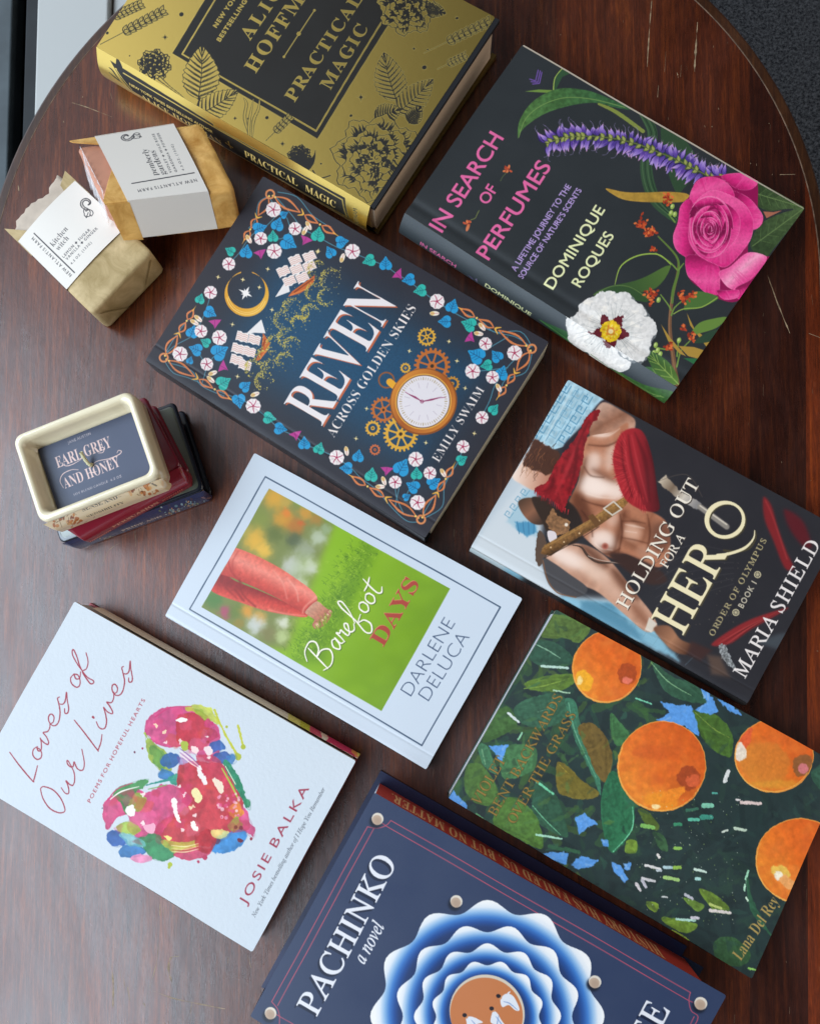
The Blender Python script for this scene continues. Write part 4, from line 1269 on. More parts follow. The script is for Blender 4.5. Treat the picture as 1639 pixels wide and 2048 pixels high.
for x, y, r in ((748, 738, 10), (738, 752, 9), (727, 764, 9), (716, 776, 9), (692, 798, 16)):
    c.dot((x, y), r, 'c08270'); c.dot((x + 2, y - 2), r * .5, 'e0b0a0'); c.ring((x, y), r, 2, '7d4636', a=.6)
for _ in range(60):
    x, y = RNG.uniform(690, 765), RNG.uniform(735, 840)
    if x - 690 + y - 735 > 60: c.stroke([(x, y), (x - 4, y - 12), (x - 10, y - 18)], [2.5, 1], ['5f8f1a', '86b82c'][RNG.integers(2)])
# lettering
def script(cv, glyphs, p0, u, sc, w, col, adv, shadow=None):
    """handwritten letters: strokes in units of the x-height, set along u from p0"""
    u = np.array(u, float) / np.hypot(*u)
    up = np.array([u[1], -u[0]])
    for dx, dy, cc in ([(0, 0, col)] if not shadow else [(*shadow[:2], shadow[2]), (0, 0, col)]):
        x = 0.0
        for g, a in zip(glyphs, adv):
            for st in g:
                P = [np.array(p0) + (dx, dy) + (x + q[0]) * sc * u + q[1] * sc * up for q in st]
                cv.stroke(P, w, cc)
            x += a
A_ = [[(.8, .85), (.45, 1.0), (.08, .55), (.25, .02), (.6, .3), (.8, .95), (.72, .25), (1.0, .1)]]
R_ = [[(0, .05), (.12, .6), (.2, 1.1), (.35, .85), (.62, .95), (.6, .6), (.6, .15), (.9, .15)]]
E_ = [[(-.1, .1), (.3, .45), (.55, .8), (.4, 1.02), (.12, .7), (.15, .15), (.5, 0), (.9, .35)]]
O_ = [[(.5, 1.0), (.15, .75), (.12, .2), (.45, 0), (.8, .35), (.75, .85), (.5, 1.0), (.85, .8)]]
F_ = [[(0, .3), (.5, 1.2), (.85, 2.3), (.62, 2.6), (.38, 1.9), (.22, .4), (-.1, -.9), (.2, -1.35), (.75, -.9), (.7, -.2), (.25, .1), (.9, .35)]]
T_ = [[(.55, 2.0), (.35, 1.0), (.3, .25), (.55, 0), (.95, .25)], [(-.25, 1.3), (.4, 1.4), (1.0, 1.65)]]
B_ = [[(.45, 2.3), (.25, 1.2), (0, -.15)], [(-.55, 1.7), (.0, 2.35), (.9, 2.55), (1.25, 2.1), (.9, 1.5), (.35, 1.25), (1.0, 1.25), (1.45, .75), (1.15, .15), (.4, -.2), (-.35, .05)]]
script(c, [B_, A_, R_, E_, F_, O_, O_, T_], (735, 985), (.588, -.809), 50, [4, 7, 6, 7, 4], 'f4f6f8', (1.75, 1.05, .85, 1.0, 1.15, .95, .95, 1), shadow=(4, 3, '4a6a18'))
c.text('DAYS', (985, 897), (1148, 616), 68, 'a8453c', 'bold', wt=0, shadow=(-2, -2, 'd88a70'))
c.text('DARLENE', (1110, 1118), (1307, 790), 58, '44597c', wt=-1.6)
c.text('DELUCA', (1188, 1139), (1372, 850), 58, '44597c', wt=-1.6)
bk.body('c0d2ea', pages_mat('white pages', 'd9d8d4', .75), plain('white back', 'd5d8de', 0.5), lift=lambda U, V: -0.25 * np.exp(-((U - 0.075) / 0.006) ** 2) - 0.3 * np.clip(1 - U / 0.02, 0, 1) ** 2 + 0.9 * U ** 4 * (0.6 + 0.5 * np.cos(V * 5.2)) + 0.3 * np.sin(U * 3.1) * np.sin(V * 3.1))
sp = spine_canvas(bk, 'b4ccea', ((-6, 14), (2, 7)), cell=.8)
bk.spine(sp, 0.2)
# ------------------------------------------------------------------ white hardcover with the watercolour heart
bk = Book('white textured hardcover with a rainbow watercolour heart and red handwritten title', 'book',
          [(-54.6, 1563), (149.8, 1202.3), (711.5, 1522), (504, 1904)], 24.0, 'c6d6ea', 0.6, 0.88, hard=True, spec=0.3, bump=(420, 0.55))
c = bk.cv.view(0, 1180, 2.2149)
def blot(P, col, a=.85, r=(14, 30), g=(.22, 26), s=0, edge=True):
    P = np.array(P, float); P = P.mean(0) + (P - P.mean(0)) * 1.07
    c.poly(P, col, a=a, smooth=True, rough=r, grain=g, seed=s)
    if edge:
        d = hexc(col) * .8
        m = c.mask(P, True)
        c.stroke(P, 9, d, a=.30, closed=True, clip=m, soft=5)
MG, RDD, GRN, BLU, LIM = 'c23a78', 'b9323f', '2c8350', '2a5cab', 'a9be3a'
blot([(655, 600), (700, 545), (780, 520), (860, 532), (925, 575), (965, 650), (945, 750), (880, 735), (820, 690), (740, 690), (672, 650)], MG, s=1)
blot([(795, 560), (880, 555), (925, 610), (912, 690), (850, 705), (795, 660)], RDD, .8, s=2)
blot([(650, 640), (690, 680), (742, 722), (762, 792), (720, 802), (668, 735)], '92ae3c', s=3)
blot([(670, 690), (720, 720), (730, 780), (690, 770)], '4f8f4a', .6, s=4)
blot([(830, 520), (900, 515), (945, 545), (965, 590), (935, 585), (880, 548)], 'bccb42', .8, s=5)
blot([(865, 530), (900, 540), (930, 575), (900, 575)], '8fae3c', .7, s=6)
c.stroke([(952, 532), (975, 590), (1005, 650), (1045, 720)], [10, 8, 11], 'bcc544', rough=(3, 9)); c.dot((1055, 738), 16, 'a9b83c', rough=(4, 10))
c.stroke([(1055, 602), (1070, 660), (1078, 690)], [10, 9, 12], 'bcc544', rough=(3, 9)); c.dot((1078, 695), 11, 'a9b83c'); c.dot((1005, 606), 6, 'a9b83c')
for x, y, rx, ry, col in ((755, 752, 42, 30, BLU), (735, 815, 32, 22, '2f6fb5'), (962, 692, 32, 24, BLU), (985, 742, 38, 26, '2b4f9c'), (1030, 748, 22, 24, '3a7cc4'), (785, 836, 28, 24, '2b8d78'), (920, 590, 14, 18, MG), (935, 640, 26, 26, 'b83a66'), (905, 645, 14, 26, 'c04a7a')):
    blot([(x + rx * math.cos(t), y + ry * math.sin(t)) for t in np.linspace(0, 6.28, 9)[:-1]], col, .85, s=int(x) % 40)
blot([(790, 740), (850, 760), (870, 800), (820, 790)], '7a5aa8', .5, s=8)
blot([(800, 790), (870, 772), (950, 770), (1012, 802), (1042, 880), (1064, 960), (1045, 1040), (960, 1112), (860, 1125), (740, 1115), (700, 1040), (762, 1000), (822, 930), (800, 870)], RDD, .9, s=9)
blot([(880, 740), (960, 750), (1000, 800), (1020, 860), (960, 870), (900, 830)], 'c23c5c', .7, s=10)
blot([(470, 1000), (478, 940), (530, 895), (600, 885), (650, 900), (720, 868), (800, 878), (832, 940), (765, 1000), (700, 1085), (622, 1105), (570, 1045), (582, 990), (530, 1000), (490, 1055)], 'c63f78', .85, s=11)
blot([(570, 990), (620, 970), (690, 980), (690, 1050), (620, 1060)], 'd8649c', .7, s=12)
blot([(500, 905), (560, 862), (655, 838), (640, 870), (600, 900), (585, 960), (560, 985), (545, 940)], '3c8a4a', .85, s=13)
blot([(600, 900), (650, 930), (620, 975), (580, 960)], '7fae3c', .8, s=14)
c.stroke([(650, 862), (720, 845), (780, 838)], [4, 10, 4], '2f8f8a', rough=(3, 10)); c.stroke([(660, 880), (740, 862)], 4, '6fae5a')
blot([(1040, 930), (1092, 985), (1128, 1060), (1120, 1095), (1082, 1062), (1050, 1010)], 'c94680', .85, s=15)
c.stroke([(1000, 765), (1040, 830), (1070, 890), (1095, 960)], [26, 34, 30, 14], '2c8568', rough=(7, 18), grain=(.2, 14)); c.stroke([(985, 790), (1030, 870), (1060, 930)], [5, 9, 4], 'a8c04a'); c.stroke([(1000, 780), (1045, 860)], 3, 'eef0e0')
blot([(1090, 935), (1110, 930), (1112, 972), (1095, 965)], '2b7f5a', s=16)
blot([(940, 1150), (975, 1085), (1040, 1060), (1085, 1065), (1092, 1098), (1050, 1135), (990, 1160)], '3480cc', .9, s=17)
c.oval((1065, 1108), 14, 9, 20, '6a2a3c', rough=(3, 8)); c.oval((960, 1110), 20, 14, 0, '5a2a44', a=.7, rough=(4, 8))
blot([(520, 1050), (580, 1020), (620, 1060), (560, 1080)], '8fb03e', .8, s=18)
blot([(478, 1075), (520, 1072), (560, 1105), (530, 1135), (495, 1125)], '2a55a8', s=19)
blot([(528, 1155), (580, 1128), (645, 1150), (610, 1180), (550, 1180)], '2f6fb8', s=20)
blot([(600, 1110), (680, 1085), (760, 1140), (755, 1185), (690, 1195), (640, 1150)], GRN, s=21)
blot([(540, 1085), (610, 1095), (640, 1130), (580, 1130)], '6fb8c4', .7, s=22)
blot([(580, 1185), (655, 1172), (668, 1198), (615, 1206)], 'e28abc', s=23)
blot([(720, 1110), (800, 1120), (870, 1110), (860, 1145), (780, 1165), (740, 1140)], 'b9b84a', .8, s=24)
blot([(778, 1172), (850, 1142), (930, 1150), (905, 1182), (830, 1192)], 'c83c66', s=25)
blot([(866, 1085), (940, 1068), (955, 1120), (920, 1165), (880, 1142)], 'b02c3a', s=26)
blot([(1020, 962), (1060, 940), (1075, 990), (1030, 1012)], 'dc9038', .9, s=27)
blot([(1010, 1040), (1050, 1010), (1078, 1040), (1040, 1070)], '8aa03a', .9, s=28)
blot([(940, 1060), (1010, 1070), (1000, 1100), (950, 1095)], 'e2e08a', .8, s=29)
hm = c.mask([(660, 590), (740, 530), (840, 525), (930, 580), (960, 700), (1010, 800), (1060, 930), (1110, 1050), (1020, 1080), (900, 1130), (740, 1140), (600, 1120), (500, 1050), (480, 960), (540, 890), (680, 870), (790, 870), (820, 780), (760, 690), (680, 660)], True)
for k in range(90):
    x, y = RNG.uniform(480, 1110), RNG.uniform(530, 1140)
    r0 = RNG.uniform(14, 46)
    c.poly([(x + r0 * RNG.uniform(.6, 1.3) * math.cos(t), y + r0 * RNG.uniform(.5, 1.1) * math.sin(t)) for t in np.linspace(0, 6.28, 9)[:-1]], ['c23a60', 'b12c3c', 'd86a9c', 'c03050', 'd0457a', 'a82a40', 'dc88ae', 'c8503c'][RNG.integers(8)], a=RNG.uniform(.15, .45), smooth=True, rough=(10, 20), soft=4, clip=hm, seed=k % 30)
for k in range(26):
    x, y = RNG.uniform(520, 1080), RNG.uniform(560, 1100)
    c.poly([(x + RNG.uniform(3, 14) * math.cos(t), y + RNG.uniform(3, 12) * math.sin(t)) for t in np.linspace(0, 6.28, 8)[:-1]], ['f0e6ee', 'ece4c0', 'f2f2f6'][k % 3], a=.85, rough=(8, 10), clip=hm, seed=k)
for P, col in (([(782, 576), (805, 562), (834, 572), (806, 584)], 'eef2f8'), ([(874, 788), (893, 784), (922, 848), (908, 862), (884, 826)], 'e8e6ee'), ([(852, 888), (878, 878), (897, 922), (874, 942), (860, 920)], 'e8e2b0'), ([(765, 930), (785, 925), (790, 985), (806, 1030), (790, 1025), (772, 985)], 'f0ecf2'),
               ([(845, 1030), (862, 1025), (880, 1065), (858, 1062)], 'f0eef0'), ([(945, 840), (985, 850), (990, 900), (970, 890)], 'e8dccf'), ([(560, 965), (590, 950), (600, 990), (570, 1000)], 'e9eef2'), ([(640, 1040), (690, 1035), (680, 1075), (650, 1070)], 'e6aacb'), ([(905, 700), (930, 690), (945, 720), (920, 730)], 'e6d8e4'), ([(890, 800), (905, 796), (915, 822)], 'c03050'), ([(720, 1085), (760, 1095), (750, 1110)], 'e8e08a'), ([(805, 675), (830, 670), (838, 705), (812, 708)], 'a3b94a'), ([(850, 690), (880, 700), (875, 725), (855, 715)], 'f0d8e0')):
    c.poly(P, col, smooth=True, rough=(6, 12))
for _ in range(40):
    x, y = RNG.uniform(960, 1060), RNG.uniform(900, 1010)
    c.dot((x, y), RNG.uniform(3, 9), ['f0d0e4', 'd84a88', 'e6a0c8', 'c0366a'][RNG.integers(4)], a=.7)
for k in range(5): c.stroke([(760, 1130 + k * 7), (820, 1136 + k * 6), (880, 1122 + k * 6)], [2, 5, 2], ['f2eec0', 'c9c04a', 'e8d890', 'b84a3a', 'f0e8c0'][k], a=.8)
for k in range(4): c.stroke([(800, 700 + k * 9), (850, 740 + k * 9), (885, 775 + k * 5)], [3, 6, 2], ['8a5aa8', 'f0dcec', 'b070b0', 'f4e4ee'][k], a=.8)
c.stroke([(490, 925), (540, 890), (620, 868)], [3, 6, 2], 'eef2f4'); c.stroke([(478, 930), (520, 880), (590, 852)], [5, 3], MG); c.stroke([(690, 560), (760, 518), (850, 515)], [6, 3], MG)
for x, y, r, col in ((908, 1184, 11, 'b03a62'), (879, 1203, 6, 'b03a62'), (753, 1215, 10, 'a9bc40'), (748, 1228, 6, 'a9bc40'), (1115, 1101, 6, '8d2f44'), (455, 964, 4, '6a7080'), (635, 700, 5, 'a03a60'), (600, 716, 5, '6a3050'), (940, 590, 9, MG), (1046, 1050, 8, '7a3a2a'), (1070, 1053, 9, '7a3040'), (900, 1152, 7, '9a2c3a')):
    c.dot((x, y), r, col, rough=(2, 6))
# handwriting
c.view(0, 1180, 3.938)
INK = '9a3a4e'
for P in ([(80, 1272), (160, 1382), (258, 1500), (268, 1492), (280, 1450), (298, 1380)],
          [(300, 1228), (268, 1250), (262, 1292), (290, 1328), (322, 1320), (333, 1285), (318, 1250), (296, 1240), (306, 1262), (328, 1255), (330, 1200), (322, 1162)],
          [(322, 1162), (345, 1192), (378, 1212), (388, 1195), (370, 1150), (346, 1118), (380, 1110), (398, 1080), (400, 1050)],
          [(400, 1050), (425, 1035), (432, 995), (412, 972), (390, 990), (392, 1030), (415, 1060), (445, 1062), (470, 1030), (480, 960), (470, 890), (460, 850), (476, 838)],
          [(472, 892), (500, 895), (520, 870), (530, 802), (536, 860), (548, 930), (538, 965), (518, 965), (515, 930)],
          [(590, 655), (562, 690), (572, 735), (608, 762), (632, 748), (636, 705), (618, 665), (592, 662), (604, 695), (632, 690), (640, 640)],
          [(650, 630), (612, 575), (578, 510), (574, 475), (586, 468), (610, 520), (640, 610), (690, 680), (738, 710), (742, 728), (720, 735), (690, 700), (655, 640), (686, 615), (698, 560), (682, 490)],
          [(322, 1560), (345, 1545), (420, 1572), (480, 1640), (512, 1720), (500, 1748), (455, 1750), (390, 1715), (340, 1640), (320, 1565)],
          [(485, 1555), (510, 1592), (535, 1602), (545, 1580), (535, 1530), (522, 1500), (548, 1525), (575, 1535), (590, 1500), (588, 1440), (570, 1395), (545, 1350), (532, 1340), (535, 1365), (560, 1390), (580, 1385), (588, 1352), (610, 1400), (640, 1418), (662, 1405), (668, 1350), (650, 1252)],
          [(592, 1022), (670, 1120), (772, 1255), (780, 1252), (800, 1200), (810, 1136)],
          [(765, 1035), (785, 1078), (815, 1092), (838, 1075), (845, 1020), (832, 955), (822, 922), (850, 955), (885, 972), (892, 955), (868, 910), (846, 880), (880, 885), (900, 850), (900, 800)],
          [(900, 815), (925, 800), (928, 765), (908, 740), (888, 752), (890, 795), (915, 825), (945, 825), (970, 795), (985, 720), (972, 650), (962, 612), (976, 600)],
          [(972, 655), (1000, 658), (1020, 635), (1028, 560), (1034, 620), (1046, 690), (1040, 720), (1020, 722), (1016, 690)]):
    c.stroke(P, [8, 11, 9, 11, 8], INK, rough=(1.2, 9))
c.dot((738, 998), 10, INK); c.dot((744, 1004), 8, INK)
c.view(0, 1180, 2.2149)
c.text('POEMS FOR HOPEFUL HEARTS', (402, 941), (646, 486), 17, 'a84a5c', wt=.3, track=.25)
c.text('JOSIE BALKA', (1088, 1396), (1371, 878), 37, '9a3a55', wt=.3, track=.2)
c.text('New York Times bestselling author of I Hope You Remember', (1128, 1449), (1442, 880), 17, '59616e', 'italic', wt=.2)
lift = lambda U, V: 0.0 * U
bk.body('c9c6c6', pages_mat('bound pages', 'cfc9bd', .7), plain('red board edge', '8a2f34', 0.55), inset=(1, 1.0, 1.6, 3), lift=lift)
# the jacket's inner flap showing along the fore-edge
Q = bk.Q
fl_q = [(160, 1197), (721, 1505), (711.5, 1522), (149.8, 1202.3)]
fc = Canvas([(183, 1212), (721, 1506), (712, 1523), (165, 1215)], 205, 12, .5, 'dedbd0', 1.0)
fc.view(0, 1180, 2.2149)
for P, col in (([(1130, 440), (1240, 500), (1240, 560), (1130, 520)], 'd6d27a'), ([(1200, 470), (1260, 520), (1260, 600), (1200, 560)], 'b9bb40'), ([(1255, 500), (1330, 560), (1330, 620), (1255, 580)], 'c8506a'), ([(1320, 540), (1380, 590), (1380, 640), (1320, 600)], 'e0c8b8'), ([(1365, 570), (1560, 690), (1560, 750), (1365, 640)], 'c02f5c'), ([(1530, 660), (1580, 700), (1580, 760), (1530, 720)], 'dd9050'), ([(1570, 690), (1610, 720), (1600, 760), (1570, 740)], 'd8d060')):
    fc.poly(P, col, rough=(6, 14))
def flap(U, V):
    A, B = Q[1], Q[2]
    d = (B - A) / np.linalg.norm(B - A)
    out = np.array([Q[1][0] - Q[0][0], Q[1][1] - Q[0][1], 0]); out /= np.linalg.norm(out)
    u = 0.055 + U * 0.945
    P = A[None, None] * (1 - u[..., None]) + B[None, None] * u[..., None]
    P = P + out * (1.2 + 0.9 * np.sin(np.pi * V))[..., None]
    P[..., 2] = 2.5 + (1 - V) * 0 + V * (bk.z - 5.2)
    return P
sheet('flap', fc, flap, bk.mat, bk.root)
sp = spine_canvas(bk, 'cfd6df', ((-6, 14), (2, 7)), cell=1.0)
bk.spine(sp, 2.0)
sheet('tail_board', Canvas([(504, 1904), (711, 1522), (721, 1506), (514, 1890)], bk.w, 3, 1.2, '8d3238', .92), lambda U, V: ((Q[3] + (0, 0, -2.5))[None, None] * (1 - U[..., None]) + (Q[2] + (0, 0, -2.5))[None, None] * U[..., None]) + np.array([0, 0, -1.0]) * (V * (bk.z - 5.0))[..., None] + ((Q[0] - Q[3]) / np.linalg.norm(Q[0] - Q[3]))[None, None] * 0.9, bk.mat, bk.root)
# ------------------------------------------------------------------ dark paperback with the bare-chested warrior
bk = Book('dark paperback with a bare-chested warrior wearing a red scarf and brown leather strap', 'book',
          [(941, 1095), (1135, 759.7), (1680, 1059), (1494, 1408)], 16.0, '2b2c34', 0.4, 0.88, spec=0.5, coat=0.1, bump=(800, 0.06))
c = bk.cv.view(920, 740, 2.2795)
SK, SKL, SKD = 'b47a60', 'f8e9e6', '4a2416'
c.poly([(490, 20), (650, 130), (560, 250), (430, 350), (340, 480), (380, 700), (360, 850), (480, 1040), (700, 1045), (900, 1180), (800, 1260), (560, 1150), (0, 850)], 'bfd0e2', soft=24)
c.poly([(300, 500), (180, 640), (60, 800), (20, 850), (300, 980), (420, 1010), (360, 860), (370, 720), (340, 600)], 'cbd9e9', soft=20, rough=(10, 60))
c.poly([(480, 1030), (600, 1060), (760, 1060), (880, 1150), (1000, 1330), (700, 1190), (440, 1060)], '86bcdb', soft=14, rough=(8, 40))
c.poly([(560, 1060), (680, 1060), (800, 1180), (860, 1260), (700, 1180), (560, 1110)], '4d86a8', soft=14, rough=(16, 50), a=.8)
for k in range(6):
    c.stroke([(780 + k * 50, 1210 + k * 28), (830 + k * 50, 1130 + k * 34)], 3, '6d94ac', a=.35, smooth=False)
for k in range(3):
    c.stroke([(690, 1110 + k * 42), (900, 1225 + k * 42)], 3, '6d94ac', a=.3, smooth=False)
# the stone frieze
c.poly([(490, 40), (655, 138), (600, 210), (480, 345), (430, 358), (335, 300)], 'a3cbe4', grain=(.15, 20))
def meander(o, n, d, w, col):
    o, d = np.array(o, float), np.array(d, float)
    p = np.array([-d[1], d[0]])
    for i in range(n):
        b = o + d * i
        c.stroke([b, b + d * .75, b + d * .75 + p * .7, b + d * .25 + p * .7, b + d * .25 + p * .35, b + d * .5 + p * .35], w, col, smooth=False)
meander((505, 75), 6, (-26, 44), 5, '5d99c0'); meander((605, 125), 5, (-26, 44), 5, '5d99c0'); meander((560, 100), 5, (-26, 44), 4, '7db2d4')
for o in (0, 42, 84): c.stroke([(498 + o, 62 + o * .58), (348 + o, 300 + o * .45)], 3, '4f8bb4', smooth=False)
c.stroke([(520, 70), (380, 330)], 8, 'c6e0f0', a=.6, smooth=False)
c.poly([(300, 540), (350, 520), (360, 760), (300, 740), (215, 690)], '9cc4de', soft=10, rough=(8, 20), a=.8)
meander((320, 545), 4, (-24, 34), 4, '6fa6c8')
c.poly([(255, 690), (340, 690), (358, 740), (310, 758), (265, 730)], '4f96c4', soft=6, rough=(6, 12))
for k in range(4): c.stroke([(265 + k * 26, 690), (275 + k * 22, 745)], 5, '3877a4', a=.7)
# head, neck, hair
c.poly([(240, 485), (265, 440), (300, 400), (350, 420), (420, 465), (385, 530), (340, 545), (290, 520)], ('lin', (250, 480), (400, 500), 'f0ded8', 'd6b0a0', 'b98270'), smooth=True, soft=5)
c.poly([(290, 420), (320, 340), (350, 310), (420, 350), (465, 380), (450, 440), (400, 475), (350, 455), (310, 440)], '4c2f24', smooth=True, rough=(12, 22), soft=4)
for _ in range(50):
    x, y = RNG.uniform(290, 450), RNG.uniform(330, 470)
    c.stroke([(x, y), (x - 12, y + 16), (x - 10 + RNG.normal(0, 8), y + 34)], [3, 1], ['7a4a32', '3a221a', 'a06a48'][RNG.integers(3)], a=.7)
c.poly([(470, 350), (560, 250), (610, 180), (650, 140), (680, 160), (600, 260), (520, 400)], '2b2530', smooth=True, soft=6)
# torso
c.poly([(600, 230), (650, 150), (740, 190), (800, 235), (780, 300), (690, 330), (600, 310)], ('lin', (620, 180), (700, 320), 'c7a699', '8f6350', 'd0a896'), smooth=True, soft=5, grain=(.1, 20))
torso = [(575, 310), (690, 285), (770, 250), (730, 420), (760, 560), (850, 630), (950, 700), (960, 850), (900, 900), (760, 840), (700, 860), (600, 790), (520, 700), (495, 620), (545, 500), (555, 400)]
c.poly(torso, SK, smooth=True, soft=5, grain=(.08, 24))
tm = c.mask(torso, True)
def blob(x, y, rx, ry, ang, col, a=.8, soft=26, clip=None):
    t = np.linspace(0, 2 * math.pi, 14)[:-1]
    ca, sa = math.cos(math.radians(ang)), math.sin(math.radians(ang))
    c.poly([(x + rx * math.cos(q) * ca - ry * math.sin(q) * sa, y + rx * math.cos(q) * sa + ry * math.sin(q) * ca) for q in t], col, smooth=True, soft=soft, a=a, clip=clip)
for b in ((645, 268, 48, 36, 10, SKL, .95), (610, 420, 36, 46, 20, SKL, .75), (690, 400, 26, 60, 10, SKL, .55), (612, 528, 72, 56, 20, SKL, 1.0), (702, 548, 56, 40, 30, SKL, .9), (660, 480, 60, 10, 30, SKD, .5), (560, 470, 12, 70, 15, SKD, .6), (560, 640, 40, 90, -20, SKD, .75), (650, 620, 60, 18, 30, '8d5a42', .6),
          (660, 780, 62, 50, 20, SKL, .9), (700, 680, 30, 34, 0, SKL, .45), (790, 740, 44, 40, 20, 'dfb8a6', .8), (735, 730, 12, 90, 15, SKD, .7), (800, 690, 60, 9, 30, SKD, .45), (790, 800, 60, 9, 30, SKD, .5), (860, 720, 10, 70, 20, SKD, .4), (850, 830, 40, 30, 20, 'c79a86', .6), (920, 760, 50, 70, 0, '5a3a30', .7), (700, 835, 60, 16, 25, SKD, .7)):
    blob(*b, clip=tm)
for P, w in (([(560, 590), (620, 612), (690, 622), (750, 590)], 9), ([(560, 640), (600, 700), (610, 760)], 10), ([(735, 660), (745, 740), (730, 830)], 9), ([(745, 690), (800, 690), (850, 700)], 6), ([(745, 765), (800, 775), (860, 790)], 6), ([(630, 835), (690, 840), (735, 815)], 9), ([(590, 340), (680, 345), (760, 300)], 10), ([(570, 440), (600, 480), (660, 490)], 7), ([(860, 660), (872, 740), (858, 830)], 8)):
    c.stroke(P, [w * .4, w, w * .4], '3f1d12', a=.55, soft=7, clip=tm)
for P, w in (([(580, 560), (640, 580), (710, 585)], 8), ([(760, 705), (800, 712), (845, 722)], 9), ([(760, 735), (810, 742)], 8), ([(620, 790), (650, 815), (700, 822)], 7), ([(610, 300), (680, 300), (730, 270)], 8)):
    c.stroke(P, [2, w, 2], 'fff0ea', a=.5, soft=6, clip=tm)
c.dot((668, 805), 15, 'b06a5c', soft=5); c.dot((668, 805), 8, '8d4a40', soft=3)
# arm
arm = [(400, 850), (480, 800), (580, 800), (690, 870), (800, 1010), (880, 1110), (905, 1180), (850, 1195), (760, 1120), (640, 1020), (560, 985), (480, 950), (420, 900)]
c.poly(arm, 'c79d8a', smooth=True, soft=4, grain=(.08, 24))
am = c.mask(arm, True)
for b in ((500, 860, 90, 36, 25, SKL, .9), (620, 920, 80, 34, 35, 'ead0c4', .8), (700, 1000, 70, 26, 42, 'd9b4a4', .8), (620, 850, 80, 20, 40, SKD, .7), (760, 980, 90, 22, 50, SKD, .7), (830, 1120, 60, 22, 50, '8a5a46', .8), (560, 960, 60, 12, 25, 'a87a68', .6)):
    blob(*b, clip=am)
c.poly([(870, 1130), (905, 1160), (880, 1200), (850, 1190)], 'd8d2cc', soft=3)
c.poly([(890, 1180), (960, 1170), (1010, 1230), (1070, 1260), (1040, 1300), (985, 1290), (930, 1240)], ('lin', (900, 1190), (1040, 1290), '7a5442', 'a8795e', '5a3a2c'), smooth=True, soft=5)
# leather and armour
c.poly([(480, 590), (540, 640), (570, 740), (500, 800), (420, 720), (430, 640)], '2a211f', smooth=True, soft=6)
c.poly([(268, 605), (290, 582), (340, 580), (385, 610), (408, 660), (390, 700), (340, 700), (295, 660)], ('lin', (280, 590), (380, 700), '4f3a2e', '8a5f4a', '3a2c26'), smooth=True, soft=3)
c.poly([(330, 580), (400, 590), (450, 650), (500, 690), (480, 740), (410, 740), (380, 690)], '33261f', smooth=True, soft=4)
c.poly([(395, 690), (430, 620), (450, 660), (510, 690), (500, 740), (440, 760)], '8a6648', rough=(8, 16), grain=(.3, 10)); c.dot((490, 705), 8, 'e8e0d8', soft=2)
c.poly([(405, 735), (440, 740), (446, 775), (415, 785)], 'dcd8e4', smooth=True)
c.poly([(350, 850), (360, 740), (380, 740), (400, 800), (390, 860), (365, 900)], '5a4a42', smooth=True, rough=(6, 14))
c.poly([(382, 860), (430, 880), (500, 930), (588, 1000), (535, 1042), (440, 1010), (400, 960)], '4a4b52', smooth=True, soft=3)
c.stroke([(384, 870), (405, 960), (450, 1020), (535, 1042)], 5, '7a5a44')
strap = [(372, 838), (390, 800), (470, 755), (600, 680), (700, 610), (760, 575), (775, 600), (740, 640), (640, 710), (520, 780), (420, 850)]
c.poly(strap, ('lin', (520, 720), (550, 775), '9c7644', '7d5a34', '4f3720'), grain=(.3, 9), soft=2)
c.stroke([(380, 815), (480, 762), (600, 690), (750, 590)], 3, 'b48e58', a=.6); c.stroke([(390, 860), (520, 790), (640, 715)], 4, '33241a', a=.7)
for x, y in ((420, 810), (480, 785), (550, 745), (640, 688)): c.dot((x, y), 4, 'd8b890')
c.poly([(588, 668), (610, 655), (650, 700), (628, 720)], '6a4a2c')
c.stroke([(660, 632), (705, 600), (742, 635), (700, 662)], 7, 'cfcac2', smooth=False, closed=True)
c.stroke([(520, 800), (560, 810), (590, 850), (640, 880), (720, 880), (800, 890)], [4, 12, 10, 4], '4a3830'); c.stroke([(590, 850), (650, 870), (780, 890)], 3, 'd8d0cc', a=.7)
c.poly([(690, 850), (760, 840), (900, 900), (950, 960), (880, 980), (800, 940)], '3c2a28', smooth=True, soft=10)
# scarf and crest
c.poly([(590, 195), (640, 190), (600, 260), (575, 330), (560, 430), (530, 520), (490, 610), (470, 650), (430, 600), (345, 545), (400, 500), (430, 440), (470, 380), (540, 290)], '8c1b25', smooth=True, rough=(9, 18), grain=(.3, 20))
for P, col in (([(560, 280), (520, 380), (480, 480), (440, 560)], 'b5303a'), ([(590, 230), (540, 340), (530, 440), (500, 560)], '5f1018'), ([(430, 470), (420, 530), (380, 550)], '5f1018'), ([(470, 400), (450, 500), (470, 600)], 'a8262f')):
    c.stroke(P, [6, 18, 8], col, soft=8, a=.7)
for _ in range(40):
    x = RNG.uniform(345, 500); y = 545 + (x - 345) * .6
    c.stroke([(x, y), (x - 3, y + RNG.uniform(10, 30))], [4, 1], ['8c1b25', 'b5303a', '6a1119'][RNG.integers(3)])
crest = [(745, 285), (830, 280), (880, 400), (905, 560), (912, 640), (840, 640), (760, 590), (715, 480), (703, 385)]
c.poly(crest, ('lin', (705, 420), (910, 420), 'b02a34', '9c2530', '541820'), smooth=True, soft=4)
